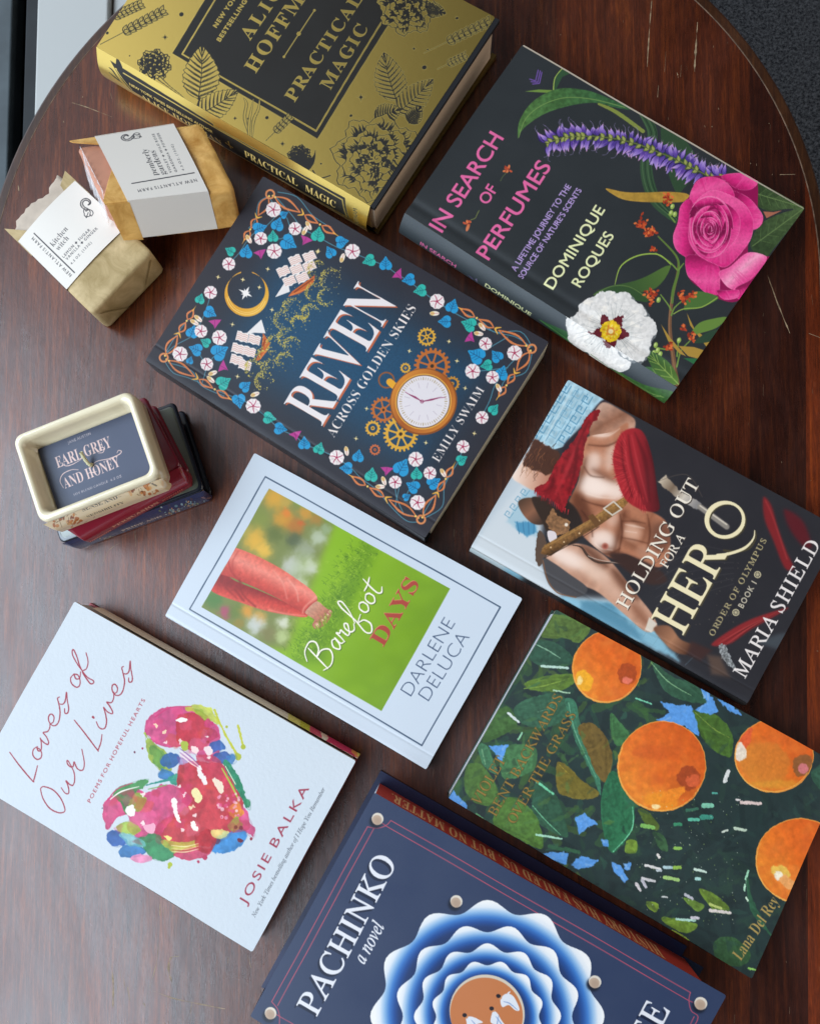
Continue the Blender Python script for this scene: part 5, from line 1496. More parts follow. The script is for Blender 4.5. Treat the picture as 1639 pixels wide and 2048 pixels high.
for _ in range(260):
    t = RNG.random()
    i = t * 4
    base = np.array([[745, 285], [705, 385], [715, 480], [760, 585], [850, 640]])
    k = int(min(i, 3)); p = base[k] * (1 - (i - k)) + base[k + 1] * (i - k)
    d = p - np.array([830, 450]); d = d / np.hypot(*d)
    c.stroke([p - d * RNG.uniform(10, 60), p + d * RNG.uniform(0, 16) + RNG.normal(0, 4, 2)], [4, 1], ['c23a42', '8c1f2a', 'a52a34'][RNG.integers(3)], a=.7)
for P, w in (([(800, 290), (850, 420), (870, 600)], 22), ([(770, 300), (790, 430), (840, 610)], 14), ([(740, 330), (750, 440), (790, 580)], 10), ([(850, 330), (895, 470), (905, 600)], 16)):
    c.stroke(P, [4, w, 6], '4a131c', a=.5, soft=8, clip=c.mask(crest, True))
for P in ([(785, 300), (815, 430), (860, 600)], [(752, 310), (768, 430), (815, 590)]):
    c.stroke(P, [3, 8, 3], 'cf4a52', a=.45, soft=6)
# sword, cloak, boots
c.poly([(905, 512), (945, 482), (1000, 545), (1110, 610), (1090, 640), (1000, 590)], ('lin', (920, 500), (1080, 620), 'c8beb0', '7a6a5c', 'd0ccc6', '8a8a90'), rough=(6, 14), soft=3)
c.stroke([(1100, 625), (1220, 715)], 26, '8d8a88', soft=4); c.stroke([(1100, 620), (1220, 705)], 6, 'd8d4cc', soft=3)
c.stroke([(905, 510), (1040, 480), (1110, 580)], 3, '6a6058', a=.5)
for k in range(7): c.stroke([(900, 880 + k * 40), (1050, 800 + k * 40), (1250, 830 + k * 24)], 4, '4a4a52', a=.35)
for k in range(60): c.dot((RNG.uniform(930, 1280), RNG.uniform(830, 1180)), RNG.uniform(1, 3), '6f6a66', a=.5)
c.poly([(1385, 585), (1420, 620), (1450, 720), (1490, 830), (1520, 900), (1480, 900), (1430, 780), (1390, 680)], '7e242b', smooth=True, soft=8)
c.stroke([(1395, 600), (1430, 680), (1490, 860)], 6, 'a83c40', soft=5, a=.6)
c.poly([(1480, 640), (1560, 690), (1600, 800), (1560, 800), (1500, 720)], '5a1e28', smooth=True, soft=12)
c.poly([(1150, 1255), (1230, 1190), (1340, 1130), (1490, 1080), (1450, 1110), (1330, 1180), (1230, 1250)], '8a2a30', smooth=True, soft=6)
for k in range(4): c.stroke([(1180 + k * 20, 1250), (1300 + k * 10, 1175), (1460, 1095)], [2, 6, 2], ['b04a4a', '5c1a20'][k % 2], a=.6)
c.poly([(1180, 1255), (1210, 1250), (1240, 1320), (1265, 1370), (1225, 1350), (1195, 1310)], '7d848c', rough=(8, 10), grain=(.6, 6))
c.poly([(1130, 1300), (1190, 1310), (1230, 1400), (1150, 1390)], '6a5348', soft=14, a=.7); c.poly([(1350, 1240), (1450, 1200), (1560, 1180), (1450, 1270)], '5a6a78', soft=14, a=.5)
c.poly([(1060, 1240), (1150, 1280), (1100, 1330), (1040, 1300)], '3f2a2a', soft=12)
# lettering
W_ = 'f2efe8'
c.text('HOLDING OUT', (770, 1098), (1098, 521), 60, W_, 'roman', wt=.4, shadow=(4, 4, '3a3030'))
c.text('FOR A', (950, 906), (1034, 762), 40, W_, 'roman', wt=.3, shadow=(3, 3, '3a3030'))
GL = 'efe9c8'
c.text('HER', (1022, 1214), (1226, 834), 160, GL, 'roman', wt=1.2, shadow=(7, 5, '4a4636'))
c.stroke([(1206, 822), (1260, 828), (1320, 812), (1350, 770), (1350, 735)], [8, 13, 12, 7, 3], '4a4636'); c.stroke([(1176, 842), (1228, 838), (1300, 812), (1340, 770), (1346, 732)], [8, 13, 12, 7, 3], GL)
t = np.linspace(0, 2 * math.pi, 40)[:-1]
oc = np.array([1212.0, 684.0])
for off, col in (((6, 4), '4a4636'), ((0, 0), GL)):
    a1, b1 = 92, 86
    c.poly(np.c_[oc[0] + off[0] + a1 * np.cos(t), oc[1] + off[1] + b1 * np.sin(t)], col, holes=[np.c_[oc[0] + off[0] + 3 + (a1 - 14 - 6 * np.cos(t - .6) ** 2) * np.cos(t), oc[1] + off[1] + (b1 - 14 - 7 * np.cos(t - .6) ** 2) * np.sin(t)]])
c.text('ORDER OF OLYMPUS', (1160, 1217), (1400, 778), 25, 'aaa280', 'roman', wt=.6, track=.2)
c.text('BOOK 1', (1292, 1086), (1354, 972), 25, 'c9c5b8', wt=.4, track=.2)
for x, y in ((1260, 1105), (1358, 932)):
    c.ring((x, y), 14, 4, 'c0bba0')
    for k in range(8): c.stroke([(x, y), (x + 12 * math.cos(k * .785), y + 12 * math.sin(k * .785))], 3, 'c0bba0', smooth=False)
c.text('MARIA SHIELD', (1300, 1408), (1640, 797), 62, 'ecebf2', 'roman', wt=.6, track=.08)
bk.body('44454d', pages_mat('tan pages', 'ddd4c2'), plain('dark back', '1f2025', 0.5), lift=lambda U, V: -0.22 * np.exp(-((U - 0.075) / 0.006) ** 2) - 0.8 * np.clip(1 - U / 0.035, 0, 1) ** 2 + 0.9 * U ** 4 * (0.6 + 0.5 * np.cos(V * 5.2)) + 0.3 * np.sin(U * 3.1) * np.sin(V * 3.1))
sp = spine_canvas(bk, 'b9cede', ((-6, 14), (2, 9)), cell=.34)
sp.view(920, 1020, 5.463)
sp.poly([(40, 400), (900, 850), (860, 1000), (0, 560)], 'b4cbdc')
sp.poly([(880, 800), (1250, 1040), (1200, 1220), (850, 960)], '7fb6d6', soft=60)
sp.poly([(1180, 950), (3200, 2100), (3100, 2300), (1140, 1180)], '17181c', soft=70)
for t_, a_, b_ in (('HOLDING OUT FOR A', (190, 522), (1190, 1085)),):
    sp.text(t_, a_, b_, 30, '3c4a58', 'bold', wt=1, track=.25)
sp.text('HERO', (1260, 1120), (1700, 1370), 36, '5a5c62', 'bold', wt=1, track=.4)
bk.spine(sp, 1.4)
# ------------------------------------------------------------------ hardcover painted with oranges and leaves
bk = Book('green hardcover painted with large oranges and leaves, thin gold lettering', 'book',
          [(896, 1595), (1111, 1218), (1680, 1530), (1503, 1957.4)], 18.0, '2c4238', 0.42, 0.88, hard=True, spec=0.45, bump=(500, 0.12))
bk.px[2] = (1688, 1535.5)
bk.Q = quad_world(bk.px, 18.0); bk.w, bk.h = size_of(bk.Q)
bk.cv = Canvas(bk.px, bk.w, bk.h, CELL, '28393c', 0.88)
c = bk.cv.view(880, 1190, 2.1594)
for _ in range(900):
    x, y = RNG.uniform(30, 1700), RNG.uniform(40, 1680)
    L, a = RNG.uniform(40, 130), RNG.uniform(0, 3.14)
    c.stroke([(x, y), (x + L * math.cos(a), y + L * math.sin(a))], RNG.uniform(14, 40), ['222f33', '2a4040', '243437', '2f4a40', '1e2a2e', '2a3f42'][RNG.integers(6)], a=.35, rough=(5, 14), seed=_ % 30)
for _ in range(170):
    x, y = RNG.uniform(30, 900), RNG.uniform(60, 1000)
    L, a = RNG.uniform(50, 130), RNG.uniform(0, 3.14)
    c.stroke([(x, y), (x + L * math.cos(a), y + L * math.sin(a))], RNG.uniform(16, 44), ['3f6a3c', '35603f', '4d6f35', '2f5748'][RNG.integers(4)], a=.45, rough=(6, 14), seed=_ % 30)
def brush_leaf(P, col, light=None, mid=None, s=0):
    c.poly(P, col, smooth=True, rough=(5, 18), grain=(.22, 12), seed=s)
    m = c.mask(P, True)
    q = np.array(P, float)
    for _ in range(12):
        a, b = q[RNG.integers(len(q))], q[RNG.integers(len(q))]
        c.stroke([a, (a + b) / 2 + RNG.normal(0, 8, 2), b], RNG.uniform(6, 16), hexc(col) * RNG.uniform(.75, 1.3), a=.4, clip=m, rough=(3, 10))
    if light: c.stroke(mid, [3, 5, 2], light, rough=(2, 7), a=.85)
LV = [([(480, 80), (640, 130), (600, 200), (540, 180), (440, 170)], '55713a', None, None), ([(400, 200), (480, 190), (560, 240), (570, 290), (470, 300), (400, 270)], '33584a', '8fc0a8', [(410, 200), (470, 230), (525, 265)]),
      ([(370, 370), (450, 340), (560, 330), (600, 350), (530, 400), (420, 400)], '5a7a35', '86a84a', [(370, 390), (450, 380), (560, 350)]), ([(330, 470), (400, 430), (500, 410), (560, 450), (550, 520), (440, 560), (350, 530)], '37624f', '6fa58c', [(430, 490), (500, 470)]),
      ([(240, 500), (300, 470), (340, 540), (280, 590), (190, 620)], '42683a', None, None), ([(170, 640), (210, 640), (250, 740), (240, 760), (190, 720)], '42765a', '8fc09a', [(185, 650), (200, 720)]), ([(120, 730), (180, 720), (240, 800), (250, 890), (170, 900), (110, 840)], '4b7038', None, None),
      ([(270, 660), (340, 630), (420, 650), (410, 740), (320, 780), (270, 770)], '477a52', '6fa06a', [(290, 760), (360, 720), (410, 670)]), ([(420, 790), (500, 850), (540, 960), (548, 1040), (470, 1010), (400, 940)], '2f5544', '74c4a0', [(400, 900), (450, 960), (520, 1030)]),
      ([(270, 880), (340, 870), (420, 960), (440, 1090), (350, 1060), (230, 990)], '507a38', None, None), ([(545, 440), (590, 450), (610, 540), (650, 640), (690, 760), (695, 850), (660, 760), (600, 640), (570, 540)], '3f7a64', '6fb094', [(560, 450), (590, 580), (680, 780)]),
      ([(600, 560), (660, 540), (720, 600), (750, 700), (720, 790), (680, 760), (640, 660)], '6b5a30', None, None), ([(510, 710), (560, 730), (620, 790), (690, 840), (640, 870), (560, 860), (510, 830)], '6f672e', 'a5953c', [(520, 720), (560, 760)]),
      ([(740, 500), (780, 540), (820, 590), (780, 640), (745, 600)], '3f7048', None, None), ([(700, 860), (740, 750), (790, 780), (840, 880), (830, 1000), (745, 1105), (705, 1000)], '2c6a4c', '7fe0b8', [(835, 900), (830, 1000), (748, 1100)]),
      ([(900, 260), (980, 340), (1100, 390), (1150, 460), (1050, 450), (960, 400)], '335a48', '86b890', [(905, 290), (980, 370), (1080, 430)]), ([(1090, 490), (1200, 520), (1260, 600), (1250, 690), (1160, 640), (1110, 560)], '45682f', '7d9a48', [(1100, 500), (1180, 570), (1250, 610)]),
      ([(860, 910), (900, 920), (950, 980), (930, 1000), (880, 960)], '4f642e', None, None), ([(920, 1010), (970, 1030), (985, 1090), (950, 1080)], '35573c', None, None), ([(1120, 1260), (1200, 1290), (1250, 1350), (1180, 1350)], '5d7a32', 'c8d8b0', [(1170, 1360), (1250, 1368)]),
      ([(960, 1390), (1040, 1400), (1110, 1420), (1060, 1460), (970, 1420)], '6a8a38', 'c8e0d0', [(1020, 1400), (1110, 1395)]), ([(1000, 1450), (1060, 1480), (1080, 1520), (1020, 1500)], '7a8f38', None, None), ([(1330, 1170), (1350, 1290), (1400, 1400), (1450, 1480), (1340, 1340)], '2f5a46', '86c0a0', [(1330, 1180), (1320, 1260)]),
      ([(1180, 1500), (1260, 1470), (1340, 1540), (1300, 1600), (1200, 1590)], '35583c', None, None), ([(1600, 760), (1680, 720), (1700, 820), (1640, 830)], '33584a', None, None), ([(810, 1050), (850, 1050), (845, 1100), (800, 1100)], '6a8a38', None, None), ([(890, 1320), (940, 1330), (930, 1365), (900, 1350)], '7a9a3c', None, None), ([(1050, 1300), (1140, 1330), (1110, 1360)], '5f7f3a', None, None)]
for i, (P, col, l, mid) in enumerate(LV): brush_leaf(P, col, l, mid, i)
for _ in range(520):
    x, y = RNG.uniform(20, 1700), RNG.uniform(40, 1680)
    L, a = RNG.uniform(30, 90), RNG.choice([.5, .9, 2.2, 2.6, 1.4]) + RNG.normal(0, .25)
    left = x + y * .3 < 1050
    c.stroke([(x, y), (x + L * .5 * math.cos(a) + RNG.normal(0, 5), y + L * .5 * math.sin(a)), (x + L * math.cos(a), y + L * math.sin(a))], [RNG.uniform(3, 8), RNG.uniform(8, 24), 4],
             (['4f7f4a', '2c4a3c', '6a8a3f', '3a6f5c', '2a4034'] if left else ['243236', '2c4644', '1e2a2e', '304f4a', '3a5844'])[RNG.integers(5)], a=RNG.uniform(.15, .5), rough=(4, 10), soft=2, seed=_ % 30)
SKY = '5b9cec'
for i, P in enumerate(([(220, 640), (300, 632), (272, 705), (250, 690)], [(950, 452), (1020, 470), (1080, 470), (1110, 540), (1118, 600), (1060, 560), (935, 530), (990, 500)], [(1120, 400), (1160, 425), (1200, 500), (1160, 510), (1100, 490), (1150, 460)], [(1190, 445), (1250, 470), (1300, 520), (1240, 495)], [(585, 950), (625, 932), (685, 980), (640, 990), (600, 1028)], [(430, 1115), (560, 1108), (540, 1165), (470, 1140)],
                        [(560, 1160), (610, 1122), (680, 1140), (650, 1170), (580, 1182)], [(740, 1145), (780, 1160), (810, 1220), (795, 1235), (750, 1190)], [(795, 1150), (825, 1150), (820, 1185), (795, 1175)], [(30, 880), (60, 840), (110, 900), (130, 940), (60, 920)], [(130, 945), (170, 965), (150, 975)], [(700, 1045), (725, 1050), (730, 1080), (705, 1075)])):
    c.poly(P, SKY, rough=(7, 14), grain=(.10, 10), seed=i, soft=2)
    q = np.array(P, float); mm_ = q.mean(0)
    for _ in range(6):
        k = RNG.integers(len(q)); c.stroke([mm_ + (q[k] - mm_) * .4, q[k] * .8 + q[k - 1] * .2 + RNG.normal(0, 3, 2)], [10, 3], ['6ea8ee', '4f8fdc', '86b8f2'][RNG.integers(3)], a=.6, rough=(3, 8), seed=i)
def orange(cx, cy, rx, ry, ang, s, spots):
    t = np.linspace(0, 2 * math.pi, 28)[:-1]
    ca, sa = math.cos(math.radians(ang)), math.sin(math.radians(ang))
    P = [(cx + rx * math.cos(q) * ca - ry * math.sin(q) * sa, cy + rx * math.cos(q) * sa + ry * math.sin(q) * ca) for q in t]
    c.poly(P, 'e8a24a', smooth=True, rough=(3, 20), seed=s, grow=3)
    c.poly(P, ('lin', (cx - rx * .6, cy + ry * .5), (cx + rx * .7, cy - ry * .6), 'e58a34', 'dd6c26', 'd15f22'), smooth=True, rough=(3, 20), grain=(.12, 18), seed=s)
    m = c.mask(P, True)
    for _ in range(110):
        a, r = RNG.uniform(0, 6.28), math.sqrt(RNG.random())
        x, y = cx + rx * r * math.cos(a), cy + ry * r * math.sin(a)
        L, b = RNG.uniform(20, 60), RNG.uniform(0, 3.14)
        c.stroke([(x, y), (x + L * math.cos(b), y + L * math.sin(b))], RNG.uniform(12, 34), ['e0762e', 'd4621f', 'e8853a', 'cf5f2a', 'da7028'][RNG.integers(5)], a=.2, soft=6, clip=m, rough=(3, 9), seed=_ % 20)
    for x, y, r1, r2, an, col in spots:
        tt = np.linspace(0, 6.28, 12)[:-1]
        c1, s1 = math.cos(math.radians(an)), math.sin(math.radians(an))
        c.poly([(cx + x + r1 * math.cos(q) * c1 - r2 * math.sin(q) * s1, cy + y + r1 * math.cos(q) * s1 + r2 * math.sin(q) * c1) for q in tt], col, smooth=True, rough=(9, 18), clip=m, grain=(.10, 10), seed=s + int(x) % 9, soft=12 if r1 > 60 else 3, a=.6 if r1 > 60 else .95)
    c.stroke([(cx + rx * math.cos(q) * .99, cy + ry * math.sin(q) * .99) for q in np.linspace(.5, 3.6, 14)], [2, 5, 2], 'f0c068', a=.7, rough=(2, 8))
orange(720, 305, 144, 148, 0, 1, ((-95, 55, 34, 46, -20, 'eeb02e'), (-115, 52, 12, 20, 0, 'f6dd9a'), (85, 30, 40, 44, 0, 'a94a22'), (85, 58, 18, 14, 0, 'e67a68')))
orange(960, 727, 188, 190, 0, 2, ((-20, -60, 110, 30, 0, 'c65a24'), (90, 90, 70, 36, 30, 'b85a20'), (118, 50, 48, 52, 0, '9f4522'), (138, 62, 32, 24, -20, 'd0603a'), (0, 148, 76, 40, 10, 'f0a02c'), (-25, 172, 20, 10, -20, 'fbe6b0'), (50, 120, 60, 22, -30, 'e88a2c')))
orange(1440, 690, 166, 150, 10, 3, ((-40, 30, 110, 90, 20, 'c98236'), (-130, -80, 30, 60, 20, 'dc6038'), (-145, -20, 26, 38, -10, 'e6e2dc'), (125, 40, 44, 48, 0, '8a5a34'), (128, 55, 22, 20, 0, 'd07a84'), (0, 120, 110, 20, 0, 'd9a23a')))  # the wide tan oval is glare painted into the print
orange(1560, 1135, 192, 180, 10, 4, ((-30, 80, 90, 60, 30, 'e8853a'), (-85, 45, 44, 28, 20, 'e6c25c'), (-95, 62, 22, 18, 30, 'f0ece0'), (-55, 90, 40, 24, 30, 'e8a86a')))
# pale dabs of light
for x, y, L, w, an, col in ((500, 300, 110, 16, 5, 'b8dcd8'), (325, 515, 60, 16, 40, 'cfe0ea'), (352, 595, 36, 10, -60, '8fd0b0'), (530, 405, 70, 8, 10, 'a8d0b8'), (455, 820, 90, 14, 38, '74d0ac'), (470, 1040, 110, 12, 8, 'a8e0d0'), (880, 450, 70, 10, 20, '78d0b4'), (1240, 770, 44, 26, -70, 'd4dce4'), (1345, 886, 84, 20, 4, 'd8c8cc'), (1290, 872, 16, 10, 0, 'd8d8e0'), (1300, 998, 46, 18, 10, 'b8d0c4'), (1235, 1005, 24, 12, -20, 'c8d8d4'), (1160, 895, 36, 30, 0, '7cc4b0'), (1100, 955, 40, 22, 0, '5cb8a4'), (1155, 945, 40, 30, 0, '3c8c80'), (1190, 842, 18, 14, 0, '54a8a0'), (900, 985, 50, 26, 10, '7cb864'), (1030, 975, 26, 22, 0, '3c8c6c'),
                             (1092, 912, 46, 20, -10, '3c6c5c'), (920, 1165, 66, 16, 14, 'd8dce4'), (945, 1180, 20, 12, 0, 'b4c4d4'), (985, 1165, 30, 20, 0, 'a8c8d8'), (1125, 1178, 50, 16, 14, 'c4e0dc'), (900, 1222, 54, 18, 12, 'c8ccd8'), (880, 1240, 30, 20, 60, 'b8bcd0'), (855, 1255, 34, 20, 60, 'd0d0dc'), (1000, 1215, 60, 22, 10, '9cc87c'), (1025, 1165, 26, 22, 0, '8cb854'), (1028, 1080, 26, 20, 0, '8cc060'), (945, 1115, 12, 18, 60, 'e0e0e4'), (970, 1298, 22, 8, 0, 'c8d0d8'), (1075, 1295, 34, 18, 30, 'b8bcd0'), (1060, 1400, 80, 14, 4, 'b0e0d8'), (1100, 1390, 30, 18, 0, 'c8c8dc'),
                             (1210, 1358, 90, 18, 6, 'd4d0d4'), (1190, 1335, 50, 16, 20, 'b4c878'), (1115, 1215, 16, 18, 0, 'a8dce0'), (1328, 1195, 40, 11, 110, '9cd8c0'), (1318, 1250, 26, 11, 95, 'b0e0cc'), (1328, 1300, 16, 11, 60, 'c8e8d8'), (1352, 1614, 40, 12, 12, '8cc868'), (500, 1090, 60, 26, 12, '35604a'), (570, 1100, 60, 26, 12, '35604a'), (180, 965, 60, 16, 40, '5f9c74'), (1510, 1360, 26, 8, -40, 'c0a050')):
    a = math.radians(an)
    c.stroke([(x - L / 2 * math.cos(a), y - L / 2 * math.sin(a)), (x + L / 2 * math.cos(a), y + L / 2 * math.sin(a))], [w * .7, w, w * .6], col, rough=(3, 7), grain=(.12, 6), seed=int(x) % 30)
for _ in range(150):
    c.dot((RNG.uniform(820, 1300), RNG.uniform(830, 1420)), RNG.uniform(.8, 2.2), ['c8d8d0', '9cc070'][RNG.integers(2)], a=.7)
GO = '977a3c'
c.text('VIOLET', (172, 907), (290, 700), 46, '3a3a22', 'roman', wt=2.4, a=.5); c.text('VIOLET', (172, 907), (290, 700), 46, GO, 'roman', wt=-.1)
c.text('BENT BACKWARDS', (240, 957), (536, 428), 42, '3a3a22', 'roman', wt=2.4, a=.5); c.text('BENT BACKWARDS', (240, 957), (536, 428), 42, GO, 'roman', wt=-.1)
c.text('OVER THE GRASS', (322, 988), (592, 505), 42, '3a3a22', 'roman', wt=2.4, a=.5); c.text('OVER THE GRASS', (322, 988), (592, 505), 42, GO, 'roman', wt=-.1)
c.text('Lana Del Rey', (1298, 1579), (1470, 1308), 47, 'a8945a', 'bold', wt=-.4)
bk.body('8d9a92', pages_mat('white pages', 'dddce0', .8), plain('green board', '2c4238', 0.45), inset=(.5, .6, 3, 3))
sp = spine_canvas(bk, '2b3d36', ((-6, 14), (2, 9)), cell=1.0)
bk.spine(sp, 0.6)
# ------------------------------------------------------------------ blue paperback with the scalloped blue rings
bk = Book('blue book with scalloped white and blue rings and a red painted fore-edge', 'book',
          [(501, 2032), (748, 1584), (1451, 1991), (1230, 2460)], 36.8, '2d3c60', 0.42, 0.9, spec=0.45, bump=(800, 0.08))
bk.Q[3] = bk.Q[0] + (bk.Q[2] - bk.Q[1]); bk.px[3] = tuple(pixel_of(bk.Q[3]))
bk.w, bk.h = size_of(bk.Q)
bk.cv = Canvas(bk.px, bk.w, bk.h, CELL, '2e3d60', 0.9)
c = bk.cv.view(490, 1530, 1.6897)
RL_ = 'b2506a'
def frame(o):
    pts = [(490 - o * .1, 185 + o * .9), (1500 - o, 768 + o * .1), (1500 + 40, 900), (1420, 1090)]
    return pts
for a, b in (((492, 186), (1502, 768)), ((478, 206), (1496, 795)), ((413, 207), (92, 800)), ((434, 214), (112, 812))):
    c.stroke([a, b], 2.6, RL_, smooth=False)
c.stroke([(413, 207), (445, 212), (475, 203), (492, 186)], 2.6, RL_); c.stroke([(434, 214), (447, 195)], 2.4, RL_, smooth=False); c.stroke([(478, 206), (455, 190)], 2.4, RL_, smooth=False)
c.stroke([(92, 800), (110, 822), (118, 850), (116, 900)], 2.6, RL_); c.stroke([(100, 838), (140, 862), (300, 955)], 2.4, RL_, smooth=False)
c.stroke([(1502, 768), (1497, 795), (1505, 830), (1528, 852), (1505, 900)], 2.6, RL_); c.stroke([(1496, 795), (1520, 806)], 2.4, RL_, smooth=False); c.stroke([(1515, 850), (1490, 900)], 2.4, RL_, smooth=False)
FC = np.array([818.0, 850.0])
def stops(r_in, R):
    out = []
    for k in range(24):
        d = k / 23 * R
        f = np.clip((d - r_in) / (R - r_in), 0, 1)
        S_ = np.array([hexc(q) for q in ('1f3566', '1d4590', '2f6ec6', '7fb0e6', 'd3e2f6', 'e6eefa')])
        i = min(int(f * 5), 4)
        out.append(tuple(S_[i] * (1 - (f * 5 - i)) + S_[i + 1] * (f * 5 - i)))
    return out
for k, (R, amp, ph, r_in) in enumerate(((376, 19, 0.0, 290), (300, 15, .26, 225), (236, 12, 0.0, 172), (182, 9, .26, 128))):
    t = np.linspace(0, 2 * math.pi, 145)[:-1]
    rr = R + amp * np.cos(12 * (t + math.pi / 2) + ph * 12)
    c.poly(np.c_[FC[0] + rr * np.cos(t), FC[1] + rr * np.sin(t)], ('rad', FC, R + amp * .4, *stops(r_in, R)))
c.dot(FC, 136, '1f3c78', soft=6); c.dot(FC + (-2, -14), 126, 'c8c4bc'); c.dot(FC + (-4, -8), 122, 'b9764c')
# three small figures in white robes, hand in hand
for P in ([(862, 792), (880, 774), (905, 782), (926, 826), (912, 830), (890, 812), (868, 818)], [(880, 784), (896, 766), (886, 770)], [(836, 834), (850, 838), (864, 862), (884, 890), (892, 908), (856, 908), (844, 880), (828, 868)], [(746, 854), (764, 850), (788, 860), (802, 870), (782, 876), (772, 892), (776, 908), (738, 908), (748, 880)]):
    c.poly(P, 'd3def2', smooth=True)
for P in ([(872, 800), (892, 806), (918, 828)], [(846, 850), (862, 872), (880, 902)], [(764, 862), (778, 880), (782, 904)], [(856, 846), (850, 880), (856, 904)], [(752, 888), (770, 896)]):
    c.stroke(P, [2, 4, 2], '7f9cd0')
for x, y in ((855, 782), (832, 824), (741, 846)):
    c.oval((x + 6, y + 4), 6, 7, 0, 'c08862'); c.oval((x, y - 1), 8, 7, 20, '1d1a26')
for x, y in ((447, 180), (713, 460), (1180, 733), (1537, 805), (88, 838)):
    c.dot((x - 6, y + 10), 22, '141c30', soft=6); c.dot((x, y), 20.5, 'd3d2cf'); c.dot((x - 2, y + 4), 17, 'b5a498'); c.dot((x, y + 7), 12, 'a8968a', soft=6)
SH = (-7, 8, '16203c')
c.text('PACHINKO', (243, 851), (512, 330), 80, 'd9e2f5', 'roman', wt=1.0, shadow=SH)
c.text('a novel', (402, 674), (472, 545), 46, 'd9e2f5', 'italic', wt=.6)
c.text('MIN JIN LEE', (1130, 1412), (1434, 830), 80, 'd9e2f5', 'roman', wt=1.0, shadow=SH)
bk.body('3a466a', pages_mat('white pages', 'd8dce4', .8), plain('navy back cover', '1c2640', 0.4), inset=(.4, 1.2, 1.2, 13.2), back_grow=0)
# the painted fore-edge with its sentence, and the back cover that runs out past it
def corner(u, v): return bk.Q[0] * (1 - u) * (1 - v) + bk.Q[1] * u * (1 - v) + bk.Q[2] * u * v + bk.Q[3] * (1 - u) * v
eR = (bk.Q[1] - bk.Q[0]) / np.linalg.norm(bk.Q[1] - bk.Q[0]); eD = (bk.Q[2] - bk.Q[1]) / np.linalg.norm(bk.Q[2] - bk.Q[1])
A, B = bk.Q[2] - eD * 13 - eR * 1.0, bk.Q[1] + eD * 1.3 - eR * 1.0
zt, zb = bk.z - 0.5, 2.0
top = lambda P, z: pixel_of((P[0], P[1], z))
fe = Canvas([top(A, zt), top(B, zt), top(B, zb), top(A, zb)], np.linalg.norm(A - B), zt - zb, .42, 'b04038', 1.0)
fe.view(700, 1520, 5.463)
p0, p1 = np.array(pixel_of((*(A + (B - A) * .10)[:2], 9.5))), np.array(pixel_of((*(A + (B - A) * .955)[:2], 9.5)))
fe.T = (0, 0, 1)
fe.text('HISTORY HAS FAILED US, BUT NO MATTER.', p0, p1, 0.56 * fe.ny / fe.k, 'e0b888', 'bold', wt=.2, track=.1)
def fpos(U, V):
    P = A[None, None] * (1 - U[..., None]) + B[None, None] * U[..., None] + eR[None, None] * 0.06
    P[..., 2] = zt * (1 - V) + zb * V
    return P
sheet('fore_edge', fe, fpos, printed('sprayed page edges', .6, .3, 0, (600, .2)), bk.root)['label'] = 'rust red page edges printed with a pale sentence'
bq = [bk.Q[0] - eD * 0 , bk.Q[1] + eR * 6.5 - eD * 2.2, bk.Q[2] + eR * 6.5 - eD * 15, bk.Q[3] - eD * 15]
bq[0] = bq[0] - eD * 2.2
prism('cover_flap', bq, 0.4, 1.4, plain('navy flap', '1b2442', 0.35, 0.5), bk.root)
sp = spine_canvas(bk, '2c3a5c', ((-6, 14), (2, 9)), cell=1.5)
bk.spine(sp, 0.3)
# ------------------------------------------------------------------ gold foil hardcover with black roses
bk = Book('thick gold foil hardcover with a black title panel and black line-drawn roses', 'book',
          [(193, 93), (440, -310), (990, 35), (740, 412)], 31.2, 'd9b95e', 0.5, 1.0, hard=True, spec=0.5, bump=(260, 0.10), foil=True)
bk.Q[1] = bk.Q[0] + (bk.Q[2] - bk.Q[3]); bk.px[1] = tuple(pixel_of(bk.Q[1]))
bk.w, bk.h = size_of(bk.Q)
INKB, GOLD = '191816', 'e4d580'
bk.cv = Canvas(bk.px, bk.w, bk.h, CELL, GOLD, 1.0)
bk.cv.a[..., 3] = 1
c = bk.cv.view(190, 0, 2.0235)
G = dict(foil=True)
panel = [(312, 215), (740, -480), (1330, -130), (898, 562)]
c.poly(panel, INKB)
c.stroke([(352, 218), (752, -432), (1285, -120), (893, 530)], 6, GOLD, smooth=False, closed=True, **G)
c.text('NEW YORK TIMES', (493, 112), (640, -106), 18, GOLD, wt=.8, track=.2, **G)
c.text('BESTSELLING AUTHOR OF', (507, 168), (730, -162), 18, GOLD, wt=.8, track=.15, **G)
c.text('ALICE', (628, 165), (800, -88), 54, GOLD, 'bold', wt=-.2, track=.22, **G)
c.text('HOFFMAN', (650, 297), (930, -117), 58, GOLD, 'bold', wt=-.2, track=.12, **G)
c.stroke([(765, 230), (888, 42)], 3, GOLD, smooth=False, **G); c.dot((825, 137), 8, GOLD, **G)
c.dot((765, 230), 5, GOLD, **G); c.dot((888, 42), 5, GOLD, **G)
c.text('PRACTICAL', (806, 415), (1085, -5), 50, GOLD, 'bold', wt=-.2, track=.12, **G)
c.text('MAGIC', (952, 366), (1106, 116), 50, GOLD, 'bold', wt=-.2, track=.12, **G)
